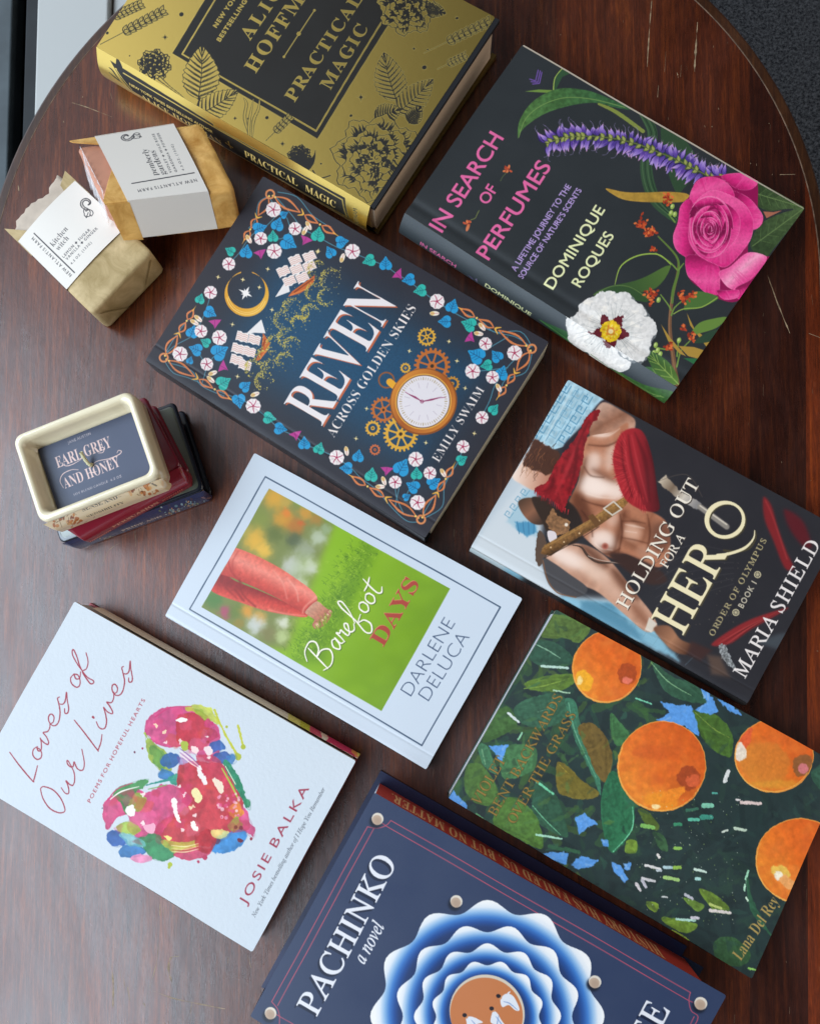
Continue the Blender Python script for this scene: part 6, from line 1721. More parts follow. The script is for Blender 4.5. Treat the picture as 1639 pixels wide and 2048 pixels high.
def ink_leaf(c, base, tip, w, bend=0):
    b, t = np.array(base, float), np.array(tip, float)
    d = t - b; n = np.array([-d[1], d[0]]) / np.hypot(*d)
    u = np.linspace(0, 1, 24)
    prof = (np.sin(np.pi * u ** .75) ** .8) * w / 2 * (1 + .07 * np.cos(u * 60))
    mid = b + d * u[:, None] + n * (np.sin(np.pi * u) * bend)[:, None]
    out = np.vstack([mid + n * prof[:, None], (mid - n * prof[:, None])[::-1]])
    c.poly(out, INKB); c.poly(out, GOLD, grow=-2.5, **G)
    m = c.mask(out)
    for f in np.linspace(.08, .9, 11):
        i = int(f * 23)
        for s in (1, -1):
            e = mid[min(i + 4, 23)] + s * n * prof[min(i + 4, 23)] * .97
            dn = d / np.hypot(*d)
            c.stroke([mid[i], (mid[i] + e) / 2 + dn * -4, e], [4, 2.4], INKB, clip=m)
            for k in np.linspace(.04, .95, 16):                  # engraver's hatching in the lower half of every rib
                q = mid[i] * (1 - k) + e * k
                c.stroke([q, q + dn * w * .045 * (1.3 - k) + n * s * w * .03], [3.2, 1.2], INKB, clip=m, a=.9)
    c.stroke(mid, [5, 2], INKB)
def ink_rose(c, cx, cy, R, s):
    r_ = np.random.default_rng(s)
    for ring, (rad, n) in enumerate(((R, 8), (R * .78, 7), (R * .58, 6), (R * .4, 5), (R * .24, 4))):
        t = np.linspace(0, 2 * math.pi, 60, endpoint=False)
        wob = 1 + .09 * np.sin(n * t + ring) + .04 * np.sin(3 * n * t + s)
        P = np.c_[cx + rad * wob * np.cos(t), cy + rad * .95 * wob * np.sin(t)]
        c.poly(P, INKB)
        c.poly(P, GOLD, grow=-4, **G)
        m = c.mask(P)
        for _ in range(int(520 * rad / R)):
            a = r_.uniform(0, 6.28)
            q = rad * r_.uniform(.50, .80)
            L = rad * r_.uniform(.06, .22)
            f = .5 + .5 * math.sin(n * a + ring * 1.7)
            if f > .30:
                c.stroke([(cx + q * math.cos(a), cy + q * .95 * math.sin(a)), (cx + (q + L) * math.cos(a + .04), cy + (q + L) * .95 * math.sin(a + .04))], [7.5, 1.6], INKB, clip=m, a=.9)
        for k in range(n):
            a = k * 6.28 / n + ring * .6
            c.stroke([(cx + rad * .68 * math.cos(a), cy + rad * .64 * math.sin(a)), (cx + rad * .85 * math.cos(a + .2), cy + rad * .8 * math.sin(a + .2)), (cx + rad * math.cos(a + .12), cy + rad * .95 * math.sin(a + .12))], [9, 5, 3], INKB, clip=m)
    c.stroke([(cx + 3 * k * math.cos(k), cy + 2.6 * k * math.sin(k)) for k in np.linspace(0, R * .05, 24)], 4, INKB)
def sprig(c, p, q, n, w):
    p, q = np.array(p, float), np.array(q, float)
    d = (q - p); L = np.hypot(*d); d /= L; nn = np.array([-d[1], d[0]])
    c.stroke([p, q], 3, INKB, smooth=False)
    for i in range(n):
        f = .35 + .65 * i / n
        for s in (1, -1, .2):
            b = p + (q - p) * f
            e = b + d * w * .9 + nn * s * w * .7
            c.leaf(b, e, w * .62, INKB); c.leaf(b + (e - b) * .12, b + (e - b) * .88, w * .36, GOLD, **G)
            c.stroke([b + (e - b) * .2, b + (e - b) * .8], 1.6, INKB)
sprig(c, (10, 95), (190, 15), 7, 30); sprig(c, (22, 178), (285, 40), 8, 32); sprig(c, (690, 570), (790, 470), 5, 26); sprig(c, (1330, 215), (1600, 85), 8, 32); sprig(c, (1385, 280), (1500, 225), 5, 26)
ink_leaf(c, (418, 400), (432, 182), 150, 6); ink_leaf(c, (410, 470), (580, 362), 108, 4)
c.stroke([(425, 395), (410, 440), (400, 475)], 7, INKB)
ink_leaf(c, (1222, 410), (1168, 212), 128, -6); ink_leaf(c, (1222, 460), (1368, 320), 110, 4)
for P in ([(630, 570), (605, 480), (612, 420), (600, 395)], [(635, 570), (640, 490), (660, 440), (665, 400)], [(625, 570), (622, 500), (640, 400)]):
    c.stroke(P, [3, 14, 12, 3], INKB); c.stroke(P, [1, 8, 7, 1], GOLD, **G)
ink_leaf(c, (1130, 480), (1240, 440), 90); ink_leaf(c, (1270, 500), (1320, 430), 70)
ink_rose(c, 1140, 640, 176, 3)
ink_rose(c, 1265, 25, 120, 5); ink_leaf(c, (1340, 30), (1420, 55), 60)
ink_rose(c, 240, 262, 66, 7)
c.stroke([(262, 318), (300, 350), (345, 385), (380, 420)], [18, 9, 8, 8], INKB); c.stroke([(262, 318), (300, 350), (345, 385), (380, 420)], [10, 4, 3, 3], GOLD, **G)
ink_rose(c, 826, 632, 48, 9)
c.poly([(780, 640), (815, 690), (850, 700), (885, 660), (890, 605), (870, 640)], INKB, smooth=True)
c.stroke([(880, 690), (905, 720), (950, 710)], 6, INKB)
for x, y, r in ((350, 58, 9), (50, 132, 6), (694, 476, 7), (1035, 468, 6), (1332, 273, 9), (1464, 74, 6), (1345, 200, 4), (618, 480, 4), (140, 225, 3), (913, 662, 4)):
    c.dot((x, y), r, INKB)
def star(c, x, y, r):
    for k in range(4):
        a = k * math.pi / 4
        q = r if k % 2 == 0 else r * .6
        c.stroke([(x - q * math.cos(a), y - q * math.sin(a)), (x, y), (x + q * math.cos(a), y + q * math.sin(a))], [1, 5, 1], INKB, smooth=False)
star(c, 1076, 394, 16); star(c, 283, 150, 12); star(c, 757, 582, 12); star(c, 566, 478, 8); star(c, 1290, 197, 8)
bk.body('1a1a1c', pages_mat('thick page block', 'e6cdb4', .8), plain('black board', '141416', 0.5), inset=(1, 3, 3, 2.2))
# the black board that shows past the jacket at the tail
Qb = bk.Q; eD = (Qb[3] - Qb[0]) / np.linalg.norm(Qb[3] - Qb[0])
prism('board_edge', [Qb[3] - eD * .2, Qb[2] - eD * .2, Qb[2] + eD * 3.2, Qb[3] + eD * 3.2], 28.6, 31.0, plain('black cloth board', '131316', 0.55), bk.root)
prism('lower_board_edge', [Qb[3] - eD * .2, Qb[2] - eD * .2, Qb[2] + eD * 3.4, Qb[3] + eD * 3.4], 0.2, 2.6, plain('gilt board', '6a5426', 0.4, 0.5, .6), bk.root)
prism('page_tail', [Qb[3] - eD * 2.3, Qb[2] - eD * 2.3, Qb[2] + eD * .9, Qb[3] + eD * .9], 2.7, 28.5, bpy.data.materials['thick page block'], bk.root, (2, 0, 4, 0))
sp = spine_canvas(bk, GOLD, ((-30, 82), (-32, 86)))
sp.a[..., 3] = 1
sp.view(190, 0, 2.0235)
# the dark title panels of the spine
sp.poly([(55, 236), (470, 490), (490, 590), (100, 340)], INKB); sp.poly([(440, 480), (1010, 795), (1012, 875), (470, 590)], INKB)
sp.stroke([(70, 262), (480, 505)], 4, GOLD, smooth=False, foil=True); sp.stroke([(480, 505), (998, 800), (1002, 868)], 4, GOLD, smooth=False, foil=True)
sp.stroke([(70, 262), (110, 340)], 4, GOLD, smooth=False, foil=True)
sp.text('NEW YORK TIMES BESTSELLING AUTHOR', (112, 322), (456, 522), 11, 'cdb96e', wt=.5)
sp.text('ALICE HOFFMAN', (140, 376), (476, 571), 25, 'd6c27c', 'bold', wt=-.2)
sp.text('PRACTICAL', (578, 618), (800, 742), 34, 'd6c27c', 'bold', wt=-.1)
sp.text('MAGIC', (832, 760), (958, 832), 34, 'd6c27c', 'bold', wt=-.1)
star(sp, 520, 570, 4)
sp.stroke([(505, 560), (520, 572), (532, 580)], 5, GOLD, foil=True); sp.stroke([(522, 556), (519, 585)], 5, GOLD, foil=True)
sp.text('PUTNAM', (1050, 905), (1058, 838), 17, INKB, wt=.5)
sp.poly([(75, 262), (90, 235), (105, 262), (95, 285)], INKB, smooth=True)
for P in ([(40, 255), (55, 270), (70, 310)], [(45, 285), (60, 300)], [(30, 270), (50, 290), (75, 312)]):
    sp.stroke(P, [3, 9, 3], INKB)
bk.spine(sp, 7.0)
# ------------------------------------------------------------------ two paper-wrapped bars of soap
def paper(name, a, b_, crease=0.5, rough=0.6):
    m, nt, b = new_mat(name)
    tc = node(nt, 'ShaderNodeTexCoord')
    n1 = node(nt, 'ShaderNodeTexNoise', Scale=55, Detail=7, Roughness=0.65, Distortion=0.8)
    nt.links.new(tc.outputs['Object'], n1.inputs['Vector'])
    r = node(nt, 'ShaderNodeValToRGB')
    r.color_ramp.elements[0].position, r.color_ramp.elements[1].position = 0.3, 0.68
    r.color_ramp.elements[0].color, r.color_ramp.elements[1].color = (*srgb(hexc(a)), 1), (*srgb(hexc(b_)), 1)
    nt.links.new(n1.outputs['Fac'], r.inputs[0])
    nt.links.new(r.outputs[0], b.inputs['Base Color'])
    b.inputs['Roughness'].default_value = rough
    b.inputs['Specular IOR Level'].default_value = 0.3
    v = node(nt, 'ShaderNodeTexVoronoi', Scale=60, _feature='DISTANCE_TO_EDGE')
    n2 = node(nt, 'ShaderNodeTexNoise', Scale=90, Detail=6)
    nt.links.new(tc.outputs['Object'], n2.inputs['Vector'])
    nt.links.new(n1.outputs['Color'], v.inputs['Vector'])
    bp = node(nt, 'ShaderNodeBump', Strength=crease, Distance=0.0012)
    nt.links.new(n2.outputs['Fac'], bp.inputs['Height'])
    nt.links.new(bp.outputs[0], b.inputs['Normal'])
    return m

class Frame:
    """a box frame from four top corners (far-left, far-right, near-right, near-left in mm): s runs along, t across, d down"""
    def __init__(s, c, depth):
        s.c = [np.asarray(q, float) for q in c]
        ex, ey = s.c[1] - s.c[0], s.c[3] - s.c[0]
        n = np.cross(ex, ey)
        s.n = n / np.linalg.norm(n)
        if s.n[2] < 0: s.n = -s.n
        s.depth = depth
    def at(s, u, v, d, dome=0.0):
        u, v, d = np.asarray(u, float)[..., None], np.asarray(v, float)[..., None], np.asarray(d, float)[..., None]
        c = s.c
        P = c[0] * (1 - u) * (1 - v) + c[1] * u * (1 - v) + c[2] * u * v + c[3] * (1 - u) * v
        return P + s.n * (dome * np.sin(np.pi * np.clip(u, 0, 1)) - d * s.depth)

def soft_box(name, F, u0, u1, v0, v1, d0, d1, mat, parent, n=(16, 20, 8), rnd=0.14, dome=1.0, jag=0.0, lump=0.0, seed=1, crisp=False):
    """a pillowy box inside the frame; u across, v along"""
    r_ = np.random.default_rng(seed)
    bm = bmesh.new()
    bmesh.ops.create_cube(bm, size=2.0)
    bmesh.ops.subdivide_edges(bm, edges=bm.edges[:], cuts=17, use_grid_fill=True)
    ph = r_.uniform(0, 6.28, 12)
    for v in bm.verts:
        p = np.array(v.co)
        q = np.sign(p) * np.abs(p)
        L = (np.abs(p) ** 22).sum() ** (1 / 22)
        q = p / L                                           # superellipsoid: soft edges
        u, w, d = (q + 1) / 2
        jj = 0
        if jag: jj = jag * (np.sin(u * 9 + ph[0]) * .7 + np.sin(u * 23 + ph[1] + 2 * np.sin(u * 7)) * .35 + np.sin(u * 57 + d * 9 + ph[2]) * .15)
        w2 = v0 + w * (v1 - v0)
        if w < .2: w2 += jj * (1 - w / .2)
        co = F.at(u0 + u * (u1 - u0), w2, d1 + d * (d0 - d1), dome * max(0, 1 - 2 * abs(d - 1)) if d > .5 else 0)
        if lump:
            rg = (abs(math.sin(u * 7 + w * 9 + ph[7])) + abs(math.sin(u * 13 - w * 11 + ph[8])) * .7 + abs(math.sin(u * 4 + w * 21 + ph[9])) * .5) - 1.3
            co = co + F.n * lump * (-.75 * rg + r_.normal(0, .22)) * (1 if d > .5 else .5) if crisp else co + F.n * lump * (math.sin(u * 9 + w * 7 + ph[3]) * .5 + math.sin(w * 16 - u * 11 + ph[4]) * .3 + math.sin(u * 25 + ph[5]) * math.sin(w * 21 + ph[6]) * .4) * (1 if d > .5 else .3)
        v.co = Vector([float(x) * MM for x in co])
    bmesh.ops.recalc_face_normals(bm, faces=bm.faces[:])
    me = bpy.data.meshes.new(name)
    bm.to_mesh(me); bm.free()
    return link(name, me, mat, parent, True)

def goat(c, T, ink):
    """the ram's head of the labels: a ringed horn, an ear and a muzzle; T maps unit points to view pixels"""
    horn = [(.1, .1), (-.35, .3), (-.75, .75), (-.7, 1.35), (-.2, 1.7), (.35, 1.5), (.5, 1.1), (.25, .85)]
    c.stroke([T(*p) for p in horn], [16, 20, 20, 16, 10], ink)
    c.stroke([T(*p) for p in horn[:-1]], [7, 10, 10, 7, 3], 'dfe3e8')
    h = catmull(horn, False, 6)
    for i in range(2, len(h) - 6, 2):
        d = h[i + 1] - h[i]; n = np.array([-d[1], d[0]]) / np.hypot(*d) * .14
        c.stroke([T(*(h[i] + n)), T(*(h[i] - n))], 3, ink, smooth=False)
    for P in ([(-.35, .3), (-.45, -.2), (-.35, -.6), (-.3, -.95), (.0, -1.0), (.15, -.75), (.25, -.4)], [(.1, .1), (.35, .1), (.8, -.1), (1.0, -.5), (.75, -.95), (.55, -.7)], [(.35, .0), (.55, -.3), (.5, -.8)], [(-.2, -.1), (-.05, -.2), (.1, -.1)], [(.55, -.7), (.45, -1.0), (.15, -1.05)], [(-.1, -1.0), (-.05, -1.25), (.1, -1.1)]):
        c.stroke([T(*p) for p in P], 5, ink)

SV = (0, 220, 3.278)
def px(x, y): return (x / SV[2], SV[1] + y / SV[2])
def label_band(F, v0, v1, root, side0, side1, paint, base, mat, dome):
    """a paper sleeve round the bar: top, folded down both long sides; painted in photograph coordinates"""
    P = [F.at(0, v0, 0), F.at(1, v0, 0), F.at(1, v1, 0), F.at(0, v1, 0)]
    q = [tuple(pixel_of(p)) for p in P]
    w, h = np.linalg.norm(P[1] - P[0]), np.linalg.norm(P[2] - P[1])
    cv = Canvas(q, w, h, .3, base, .9)
    cv.view(*SV)
    paint(cv)
    def pos(U, V):
        return F.at(U, v0 + (v1 - v0) * V, -0.35 / F.depth - 0.0 * U, dome + .25)
    sheet('label_band', cv, pos, mat, root, base, 0.2)
    for u, nm in ((0.0, -1), (1.0, 1)):
        c2 = Canvas([(0, 0), (10, 0), (10, 10), (0, 10)], 24, h, 1.0, base, .9)
        o = 0.004 * nm
        sheet('band_side', c2, (lambda U, V: F.at(u + o + 0 * U, v0 + (v1 - v0) * V, U * .96 - .02)) if nm > 0 else (lambda U, V: F.at(u + o + 0 * U, v0 + (v1 - v0) * (1 - V), U * .96 - .02)), mat, root)
M_LABEL = printed('laid label paper', .6, .3, 0, (500, .12))
INK = '33353f'
# --- the pale bar lying on the table
Fk = Frame([world_at((10, 456), 26), world_at((122, 336), 26), world_at((304, 502), 26), world_at((183, 628), 26)], 26)
ctr = sum(Fk.c) / 4
sk = thing('soap_bar', 'pale soap in tan kraft paper with the kitchen label, under the other bar', 'soap', (ctr[0] * MM, ctr[1] * MM, 0), 'wrapped bars of soap')
M_KRAFT = paper('tan kraft paper', 'a08758', 'cdb284', .35)
soft_box('wrapper', Fk, 0, 1, .16, 1.0, 0.01, 1.0, M_KRAFT, sk, dome=1.0, lump=.3, seed=4)
M_SOAPK = plain('grey tan soap', 'c4b09c', .5, .4, var=.12, vscale=120, bump=(260, .25))
soft_box('soap', Fk, .05, .93, .02, .5, .06, .97, M_SOAPK, sk, dome=.8, jag=.035, seed=8)
def flap_tri(F, pts, parent, mat, name='fold'):
    dv = (-.004, 0, 0) if name == 'paper_side' else (0, 0, .03)
    V = [F.at(*p) for p in pts] + [F.at(p[0] + dv[0], p[1], p[2] + dv[2]) for p in pts]
    n = len(pts)
    f = [tuple(range(n)), tuple(range(2 * n - 1, n - 1, -1))] + [(i, (i + 1) % n, n + (i + 1) % n, n + i) for i in range(n)]
    return mesh_obj(name, V, f, mat, parent)
flap_tri(Fk, [(-.01, .0, .0), (.22, .2, -.02), (.2, .3, -.02), (-.01, .32, .0)], sk, M_KRAFT)
flap_tri(Fk, [(1.01, .04, .0), (.84, .1, -.02), (.78, .26, -.02), (1.01, .32, .0)], sk, M_KRAFT)
M_CREASE = plain('folded paper edge', 'a48a58', .6, .3, var=.2, vscale=90)
for pts in ([(.06, 1.004, .22), (.36, 1.004, .95), (.38, 1.012, .95), (.09, 1.012, .2)], [(.94, 1.004, .22), (.64, 1.004, .95), (.62, 1.012, .95), (.91, 1.012, .2)]):
    V = [Fk.at(*p) for p in pts]
    mesh_obj('crease', V, [(0, 1, 2, 3)], M_CREASE, sk)
def paint_k(c):
    c.stroke([(230, 815), (495, 1072)], 7, INK, smooth=False)
    c.text('kitchen', (356, 905), (456, 791), 38, INK, 'bold', wt=-.8)
    c.text('witch', (391, 932), (462, 851), 36, INK, 'bold', wt=-.8)
    c.text('LEMON ✦ SUGAR', (424, 976), (600, 796), 18, INK, wt=.3, track=.25)
    c.text('VANILLA ✦ GINGER', (447, 992), (647, 786), 18, INK, wt=.3, track=.25)
    c.text('4.5 OZ. (133G)', (477, 1021), (610, 881), 15, INK, wt=.2, track=.3)
    c.text('NEW ATLANTIS FARM', (478, 1084), (226, 836), 20, INK, wt=.3, track=.35)
    goat(c, lambda x, y: (572 + 42 * x, 660 - 42 * y), INK)
label_band(Fk, .16, .72, sk, 0, 0, paint_k, 'dfe4ea', M_LABEL, 1.3)
# --- the orange bar leaning on it
Fp = Frame([world_at(px(458, 205), 44), world_at(px(668, 618), 56), world_at(px(1550, 515), 44), world_at(px(1320, 66), 32)], 31)
ctr = sum(Fp.c) / 4
sp_ = thing('soap_bar', 'pinkish soap in crinkled orange paper leaning on the pale bar', 'soap', (ctr[0] * MM, ctr[1] * MM, 0), 'wrapped bars of soap')
M_ORANGE = paper('waxed orange paper', 'b27830', 'e6b468', .6, .42)
soft_box('wrapper', Fp, 0.01, 1, .27, .99, 0.02, 1.0, M_ORANGE, sp_, dome=.6, lump=.8, seed=12, crisp=True)
M_SOAPP = plain('terracotta soap', 'c4866a', .42, .5, var=.1, vscale=90, bump=(220, .2))
soft_box('soap', Fp, .07, .90, .035, .5, .05, .98, M_SOAPP, sp_, dome=.4, jag=.02, seed=9)
def film():
    m, nt, b = new_mat('clear film')
    b.inputs['Base Color'].default_value = (.95, .95, .95, 1)
    b.inputs['Roughness'].default_value = .12
    b.inputs['Transmission Weight'].default_value = 0.0
    b.inputs['Alpha'].default_value = .42
    add_bump(nt, b, 120, .8, .003)
    return m
def crinkle(U, V):
    P = Fp.at(.1 + U * .72, .005 + .05 * V + .012 * np.sin(U * 30) * (1 - V), -.01 + .85 * (1 - V) ** 1.2 + .03 * np.sin(U * 47))
    return P
cf = Canvas([(0, 0), (10, 0), (10, 10), (0, 10)], 45, 12, .7, 'f4f4f4', .9)
sheet('film', cf, crinkle, film(), sp_)
flap_tri(Fp, [(-.01, .0, .0), (.03, .02, -.02), (.17, .28, -.03), (.0, .32, .0)], sp_, M_ORANGE)
flap_tri(Fp, [(1.0, .02, .0), (.97, .02, -.02), (.7, .12, -.02), (.42, .24, -.03), (.36, .34, -.04), (1.0, .36, .0)], sp_, M_ORANGE)
flap_tri(Fp, [(1.006, .03, .02), (1.006, .2, .02), (1.006, .2, 1.0), (1.006, .05, .95)], sp_, M_ORANGE, 'paper_side')
def paint_p(c):
    c.stroke([(868, 497), (1277, 428)], 7, INK, smooth=False)
    c.text('pemberly', (1037, 446), (962, 274), 33, INK, 'bold', wt=-.5)
    c.text('gardens', (1090, 440), (1016, 286), 34, INK, 'bold', wt=-.5)
    c.text('VIOLET ✦ WILD ROSE', (1129, 430), (1008, 166), 13, INK, wt=.3, track=.25)
    c.text('GARDENIA ✦ POWDER', (1164, 424), (1040, 160), 13, INK, wt=.3, track=.25)
    c.text('4.5 OZ. (133G)', (1212, 415), (1136, 244), 12, INK, wt=.2, track=.3)
    c.text('NEW ATLANTIS FARM', (1288, 464), (900, 532), 20, INK, wt=.3, track=.35)
    goat(c, lambda x, y: (862 + 42 * -y + 10, 186 - 30 * x), INK)
label_band(Fp, .19, .79, sp_, 0, 0, paint_p, 'd3d7dc', M_LABEL, 1.4)
# ------------------------------------------------------------------ a candle in a ceramic stack of three little books
def rrect(c, w, h, r, ang, n=7):
    out = []
    for (sx_, sy_), a0 in (((1, 1), 0), ((-1, 1), 90), ((-1, -1), 180), ((1, -1), 270)):
        for k in range(n):
            a = math.radians(a0 + 90 * k / (n - 1))
            out.append((sx_ * (w / 2 - r) + r * math.cos(a), sy_ * (h / 2 - r) + r * math.sin(a)))
    out = np.array(out)
    a = math.radians(ang)
    R = np.array([[math.cos(a), -math.sin(a)], [math.sin(a), math.cos(a)]])
    return out @ R.T + np.asarray(c)[:2]
def loft(name, rings, mat, parent, cap0=False, cap1=False):
    n = len(rings[0][0])
    V = [(*p, z) for ring, z in rings for p in ring]
    F = [(j * n + i, j * n + (i + 1) % n, (j + 1) * n + (i + 1) % n, (j + 1) * n + i) for j in range(len(rings) - 1) for i in range(n)]
    if cap0: F.append(tuple(range(n))[::-1])
    if cap1: F.append(tuple((len(rings) - 1) * n + i for i in range(n)))
    return mesh_obj(name, V, F, mat, parent, True)
def glaze(name, col, var=.08, rough=.16):
    return plain(name, col, rough, .6, var=var, vscale=40, coat=.5, bump=(60, .06))
M_CREAM, M_RED, M_NAVY = glaze('cream glaze', 'ead9b6'), glaze('burgundy glaze', '741a2c', .25), glaze('midnight glaze', '151a26', .3)
M_COVER_REFLECT, M_BEIGE = glaze('glaze with painted reflection', '565a4c', .15), plain('beige clay pages', 'b09682', .5, .3, bump=(400, .3))  # the dark cover's grey-green reflection is put into this glaze colour
cc = np.array([-213.5, 110.0])
cd_ = thing('candle', 'candle in a glazed stack of three small books with a cream top', 'candle', (cc[0] * MM, cc[1] * MM, 0))
def solid(name, c, w, h, r, ang, z0, z1, mat, e=1.2):
    return loft(name, [(rrect(c, w - 2 * e, h - 2 * e, r, ang), z0), (rrect(c, w, h, r, ang), z0 + e), (rrect(c, w, h, r, ang), z1 - e), (rrect(c, w - .6 * e, h - .6 * e, r, ang), z1 - .3 * e), (rrect(c, w - 2 * e, h - 2 * e, r, ang), z1)], mat, cd_, True, True)
def offset(c, dx, dy, ang):
    a = math.radians(ang)
    return np.asarray(c) + np.array([dx * math.cos(a) - dy * math.sin(a), dx * math.sin(a) + dy * math.cos(a)])
# bottom book
nb = [world_at(p, 0)[:2] for p in ((98, 921), (373, 822), (426, 994), (149, 1097))]
nc, na = sum(nb) / 4, math.degrees(math.atan2(*(nb[2] - nb[3])[::-1]))
nw, nh = np.hypot(*(nb[2] - nb[3])), np.hypot(*(nb[1] - nb[2]))
solid('lower_cover', nc, nw, nh, 3.5, na, 0.0, 3.6, M_NAVY)
solid('page_block', offset(nc, -1.5, -.5, na), nw - 6, nh - 5, 2, na, 3.6, 17.4, M_BEIGE, .3)
solid('upper_cover', nc, nw - .5, nh, 3.5, na, 17.4, 21.0, M_NAVY)
loft('cover_face', [(rrect(nc, nw - 5, nh - 5, 3, na), 21.02), (rrect(nc, nw - 6, nh - 6, 3, na), 21.25)], M_COVER_REFLECT, cd_, False, True)
# middle book
rb = [world_at(p, 21)[:2] for p in ((172, 1090), (394, 967))]
ra = math.degrees(math.atan2(*(rb[1] - rb[0])[::-1]))
rw = np.hypot(*(rb[1] - rb[0]))
a_ = math.radians(ra)
ux_, uy_ = np.array([math.cos(a_), math.sin(a_)]), np.array([-math.sin(a_), math.cos(a_)])
RS = 8.0                                             # its back is rounded this far
rh = 52.0
rc = (rb[0] + rb[1]) / 2 + uy_ * (RS + rh / 2)
solid('lower_cover', rc, rw, rh, 3.5, ra, 21.3, 25.0, M_RED)
solid('page_block', offset(rc, -1.0, 0, ra), rw - 3.6, rh - 3, 2, ra, 25.0, 37.8, glaze('dark red glaze', '6d2430', .2), .4)
solid('page_line', offset(rc, -.8, 0, ra), rw - 2.6, rh - 2.4, 2, ra, 30.0, 31.4, M_BEIGE, .3)
solid('upper_cover', rc, rw, rh, 3.5, ra, 37.8, 41.6, M_RED)
# top book: the hollow holder
ta, tw, th = 20.2, 81.0, 58.0
tc_ = np.array([-214.3, 110.0])
loft('holder', [(rrect(tc_, tw - 4, th - 4, 5, ta), 41.7), (rrect(tc_, tw, th, 6, ta), 43.5), (rrect(tc_, tw + .6, th + .6, 6, ta), 52), (rrect(tc_, tw, th, 6, ta), 60.5), (rrect(tc_, tw - 1.4, th - 1.4, 6, ta), 62.3), (rrect(tc_, tw - 3.4, th - 3.4, 6, ta), 63.0),
                (rrect(tc_, tw - 7, th - 7, 5, ta), 62.8), (rrect(tc_, tw - 9.5, th - 9.5, 5, ta), 61.8), (rrect(tc_, tw - 11, th - 11, 4.5, ta), 59), (rrect(tc_, tw - 15, th - 15, 4, ta), 47.5)], M_CREAM, cd_, True, True)
# the label lying on the wax
CV = (0, 760, 3.563)
def cpx(x, y): return (x / CV[2], CV[1] + y / CV[2])
lw, lh, lz = tw - 16.2, th - 16.2, 50.0
lq = rrect(tc_, lw, lh, .01, ta, 2)
LQ = [np.array([*lq[k], lz]) for k in (2, 0, 6, 4)]
lab = Canvas([tuple(pixel_of(p)) for p in LQ], lw, lh, .3, '3f4a68', .9)
lab.view(*CV)
PKL = 'd8c2c6'
lab.text('JANE AUSTEN', (488, 456), (648, 389), 18, 'b9b6c4', wt=.1, track=.15)
lab.text('EARL GREY', (412, 628), (800, 474), 78, PKL, 'bold', wt=-.4)
lab.text('AND HONEY', (466, 774), (862, 612), 74, PKL, 'bold', wt=-.4)
lab.text('SOY BLEND CANDLE   6.5 OZ', (528, 826), (868, 690), 15, 'b9b6c4', wt=.1, track=.2)
for P in ([(440, 590), (470, 612), (520, 600), (580, 565)], [(700, 520), (735, 515), (742, 485), (715, 480), (710, 500)], [(455, 770), (430, 720), (450, 670), (510, 640), (560, 640)], [(650, 620), (690, 580), (780, 560), (850, 530), (866, 508), (845, 502), (835, 520)], [(640, 640), (660, 660), (690, 650)]):
    lab.stroke(P, [3, 6, 3], PKL)
sheet('wax_label', lab, flat(LQ), printed('label on wax', .4, .45, 0, (300, .05)), cd_)
# the wick
w0 = world_at(cpx(645, 600), lz + 1)
def tube(name, pts, r, mat, parent, n=10):
    P = catmull(pts, False, 6)
    V, F = [], []
    for i, p in enumerate(P):
        d = P[min(i + 1, len(P) - 1)] - P[max(i - 1, 0)]
        d = d / np.linalg.norm(d)
        a = np.cross(d, (0, 1, 0)); a /= np.linalg.norm(a)
        b = np.cross(d, a)
        rr = r * (1 + .12 * math.sin(i * 1.7))
        for k in range(n): V.append(p + rr * (a * math.cos(6.283 * k / n) + b * math.sin(6.283 * k / n)))
    for i in range(len(P) - 1):
        for k in range(n): F.append((i * n + k, i * n + (k + 1) % n, (i + 1) * n + (k + 1) % n, (i + 1) * n + k))
    F.append(tuple(range(n))); F.append(tuple((len(P) - 1) * n + k for k in range(n))[::-1])
    return mesh_obj(name, V, F, mat, parent, True)
tube('wick', [w0 + (0, 0, -1.2), w0 + (.3, -.6, .3), w0 + (-.8, .3, 1.6), w0 + (-2.2, 3.0, 4.0), w0 + (-3.2, 6.0, 6.5)], 1.15, plain('waxed wick', 'cfc49a', .5, .4, bump=(300, .3)), cd_)
# the painted spines
def spine_face(c, w, h, ang, z0, z1, base, paint, mat, x0=-.5, x1=.5, bulge=.5, cell=.28):
    A, B = offset(c, x0 * w + .6, -h / 2 - .04, ang), offset(c, x1 * w - .6, -h / 2 - .04, ang)
    out = offset((0, 0), 0, -1, ang)
    A2, B2 = A + out * bulge, B + out * bulge
    q = [tuple(pixel_of((*A, z1))), tuple(pixel_of((*B, z1))), tuple(pixel_of((*B2, z0))), tuple(pixel_of((*A2, z0)))]
    cv = Canvas(q, np.hypot(*(B - A)), (z1 - z0), cell, base, .9)
    cv.view(*CV)
    paint(cv)
    def pos(U, V):
        P = np.zeros(U.shape + (3,))
        P[..., :2] = A * (1 - U[..., None]) + B * U[..., None] + out * (bulge * np.sin(np.pi / 2 * np.clip(V * 1.5, 0, 1)) * np.sqrt(np.clip(np.minimum(U, 1 - U) * w / 3.0, 0, 1)) + .12)[..., None]
        P[..., 2] = z1 * (1 - V) + z0 * V
        return P
    sheet('spine', cv, pos, mat, cd_)
M_GP = printed('painted glaze', .18, .6, .5, (60, .05))
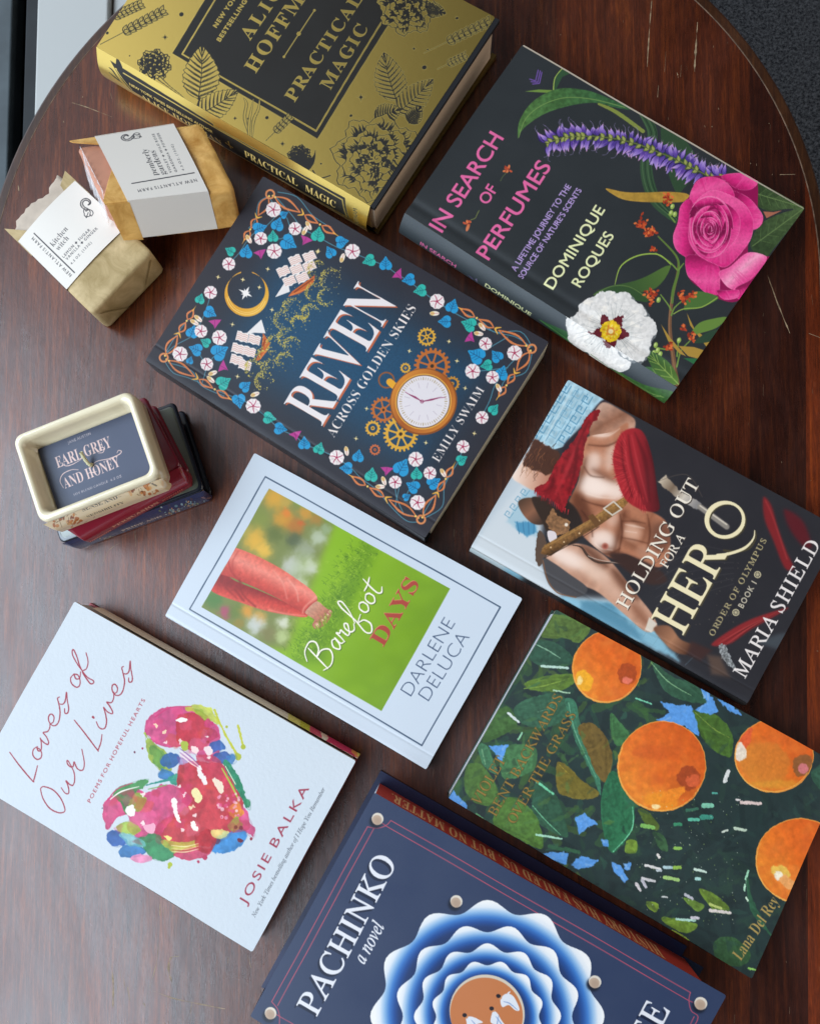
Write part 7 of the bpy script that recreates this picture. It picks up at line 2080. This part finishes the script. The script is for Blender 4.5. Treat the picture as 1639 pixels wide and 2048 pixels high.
def posy(c, x, y, s, cols):
    r_ = np.random.default_rng(int(x))
    for _ in range(26):
        c.oval((x + r_.normal(0, 42) * s, y + r_.normal(0, 15) * s - (0)), r_.uniform(5, 13) * s, r_.uniform(4, 9) * s, r_.uniform(0, 180), cols[r_.integers(len(cols))])
    for _ in range(16):
        p = np.array([x + r_.normal(0, 48) * s, y + r_.normal(0, 18) * s])
        c.stroke([p, p + r_.normal(0, 14, 2) * s], 2.5, '6a4a30')
def paint_cream(c):
    c.text('SENSE AND', (592, 930), (842, 836), 36, '2f3a44', 'bold', wt=-.3)
    c.text('SENSIBILITY', (622, 962), (884, 858), 24, '2f3a44', 'bold', wt=-.3)
    posy(c, 490, 985, 1.5, ['b5703c', 'c98a50', '8a5230', 'd9b080', 'b5703c']); c.oval((432, 972), 14, 12, 0, '3c6a66'); c.oval((455, 965), 9, 8, 0, '4f7a70')
    posy(c, 965, 780, 1.4, ['b5703c', 'c98a50', '8a5230', 'd9b080']); c.oval((930, 762), 20, 16, 0, '2f6258'); c.oval((955, 752), 12, 10, 0, '3f7468')
    c.text('Jane Austen', (1045, 728), (1110, 745), 16, '3a4048', 'italic', wt=.6)
    c.stroke([(600, 905), (625, 880), (660, 890)], 3, '2f3a44'); c.stroke([(735, 850), (780, 815), (830, 812)], 3, '2f3a44')
spine_face(tc_, tw, th, ta, 44.0, 60.0, 'dccfb2', paint_cream, M_GP, bulge=3.5)
def paint_red(c):
    c.text('PERSUASION', (804, 1040), (1131, 862), 38, 'e8b096', 'bold', wt=.4)
    for x0, y0, n in ((640, 1160, 12), (1150, 860, 10)):
        for k in range(n):
            f = k / n
            p = np.array([x0 + 150 * f, y0 - 85 * f])
            for s in (1, -1):
                c.oval(p + np.array([4, 18 * s]), 8, 4, 40 * s - 30, 'cf8a70')
        c.stroke([(x0, y0), (x0 + 150, y0 - 85)], 3, 'cf8a70')
    c.stroke([(560, 1090), (800, 985), (900, 930)], [6, 22, 4], '8a3040', a=.5, soft=6)
spine_face(rc, rw, rh, ra, 21.4, 41.5, '8a2038', paint_red, M_GP, bulge=RS)
def paint_navy(c):
    c.text('PRIDE AND', (876, 1072), (1156, 966), 38, 'd8c8ba', 'bold', wt=.4)
    c.text('PREJUDICE', (905, 1100), (1180, 1000), 24, 'c8b8aa', 'bold', wt=-.2)
    posy(c, 1240, 920, .9, ['7fa6b8', '5f8aa0', 'c08a74', '8a8a68', 'a8c0c8', '6a7a58']); posy(c, 1370, 872, .8, ['8ab0c4', '6a94ac', '7a8a6a', 'b89a84'])
    posy(c, 780, 1130, .9, ['8a8a68', '6a7a58', 'a89a80'])
    c.text('Jane Austen', (1430, 828), (1500, 848), 18, 'b08a8a', 'italic', wt=.6)
spine_face(nc, nw, nh, na, 1.5, 19.8, '283a66', paint_navy, M_GP, bulge=2.5)
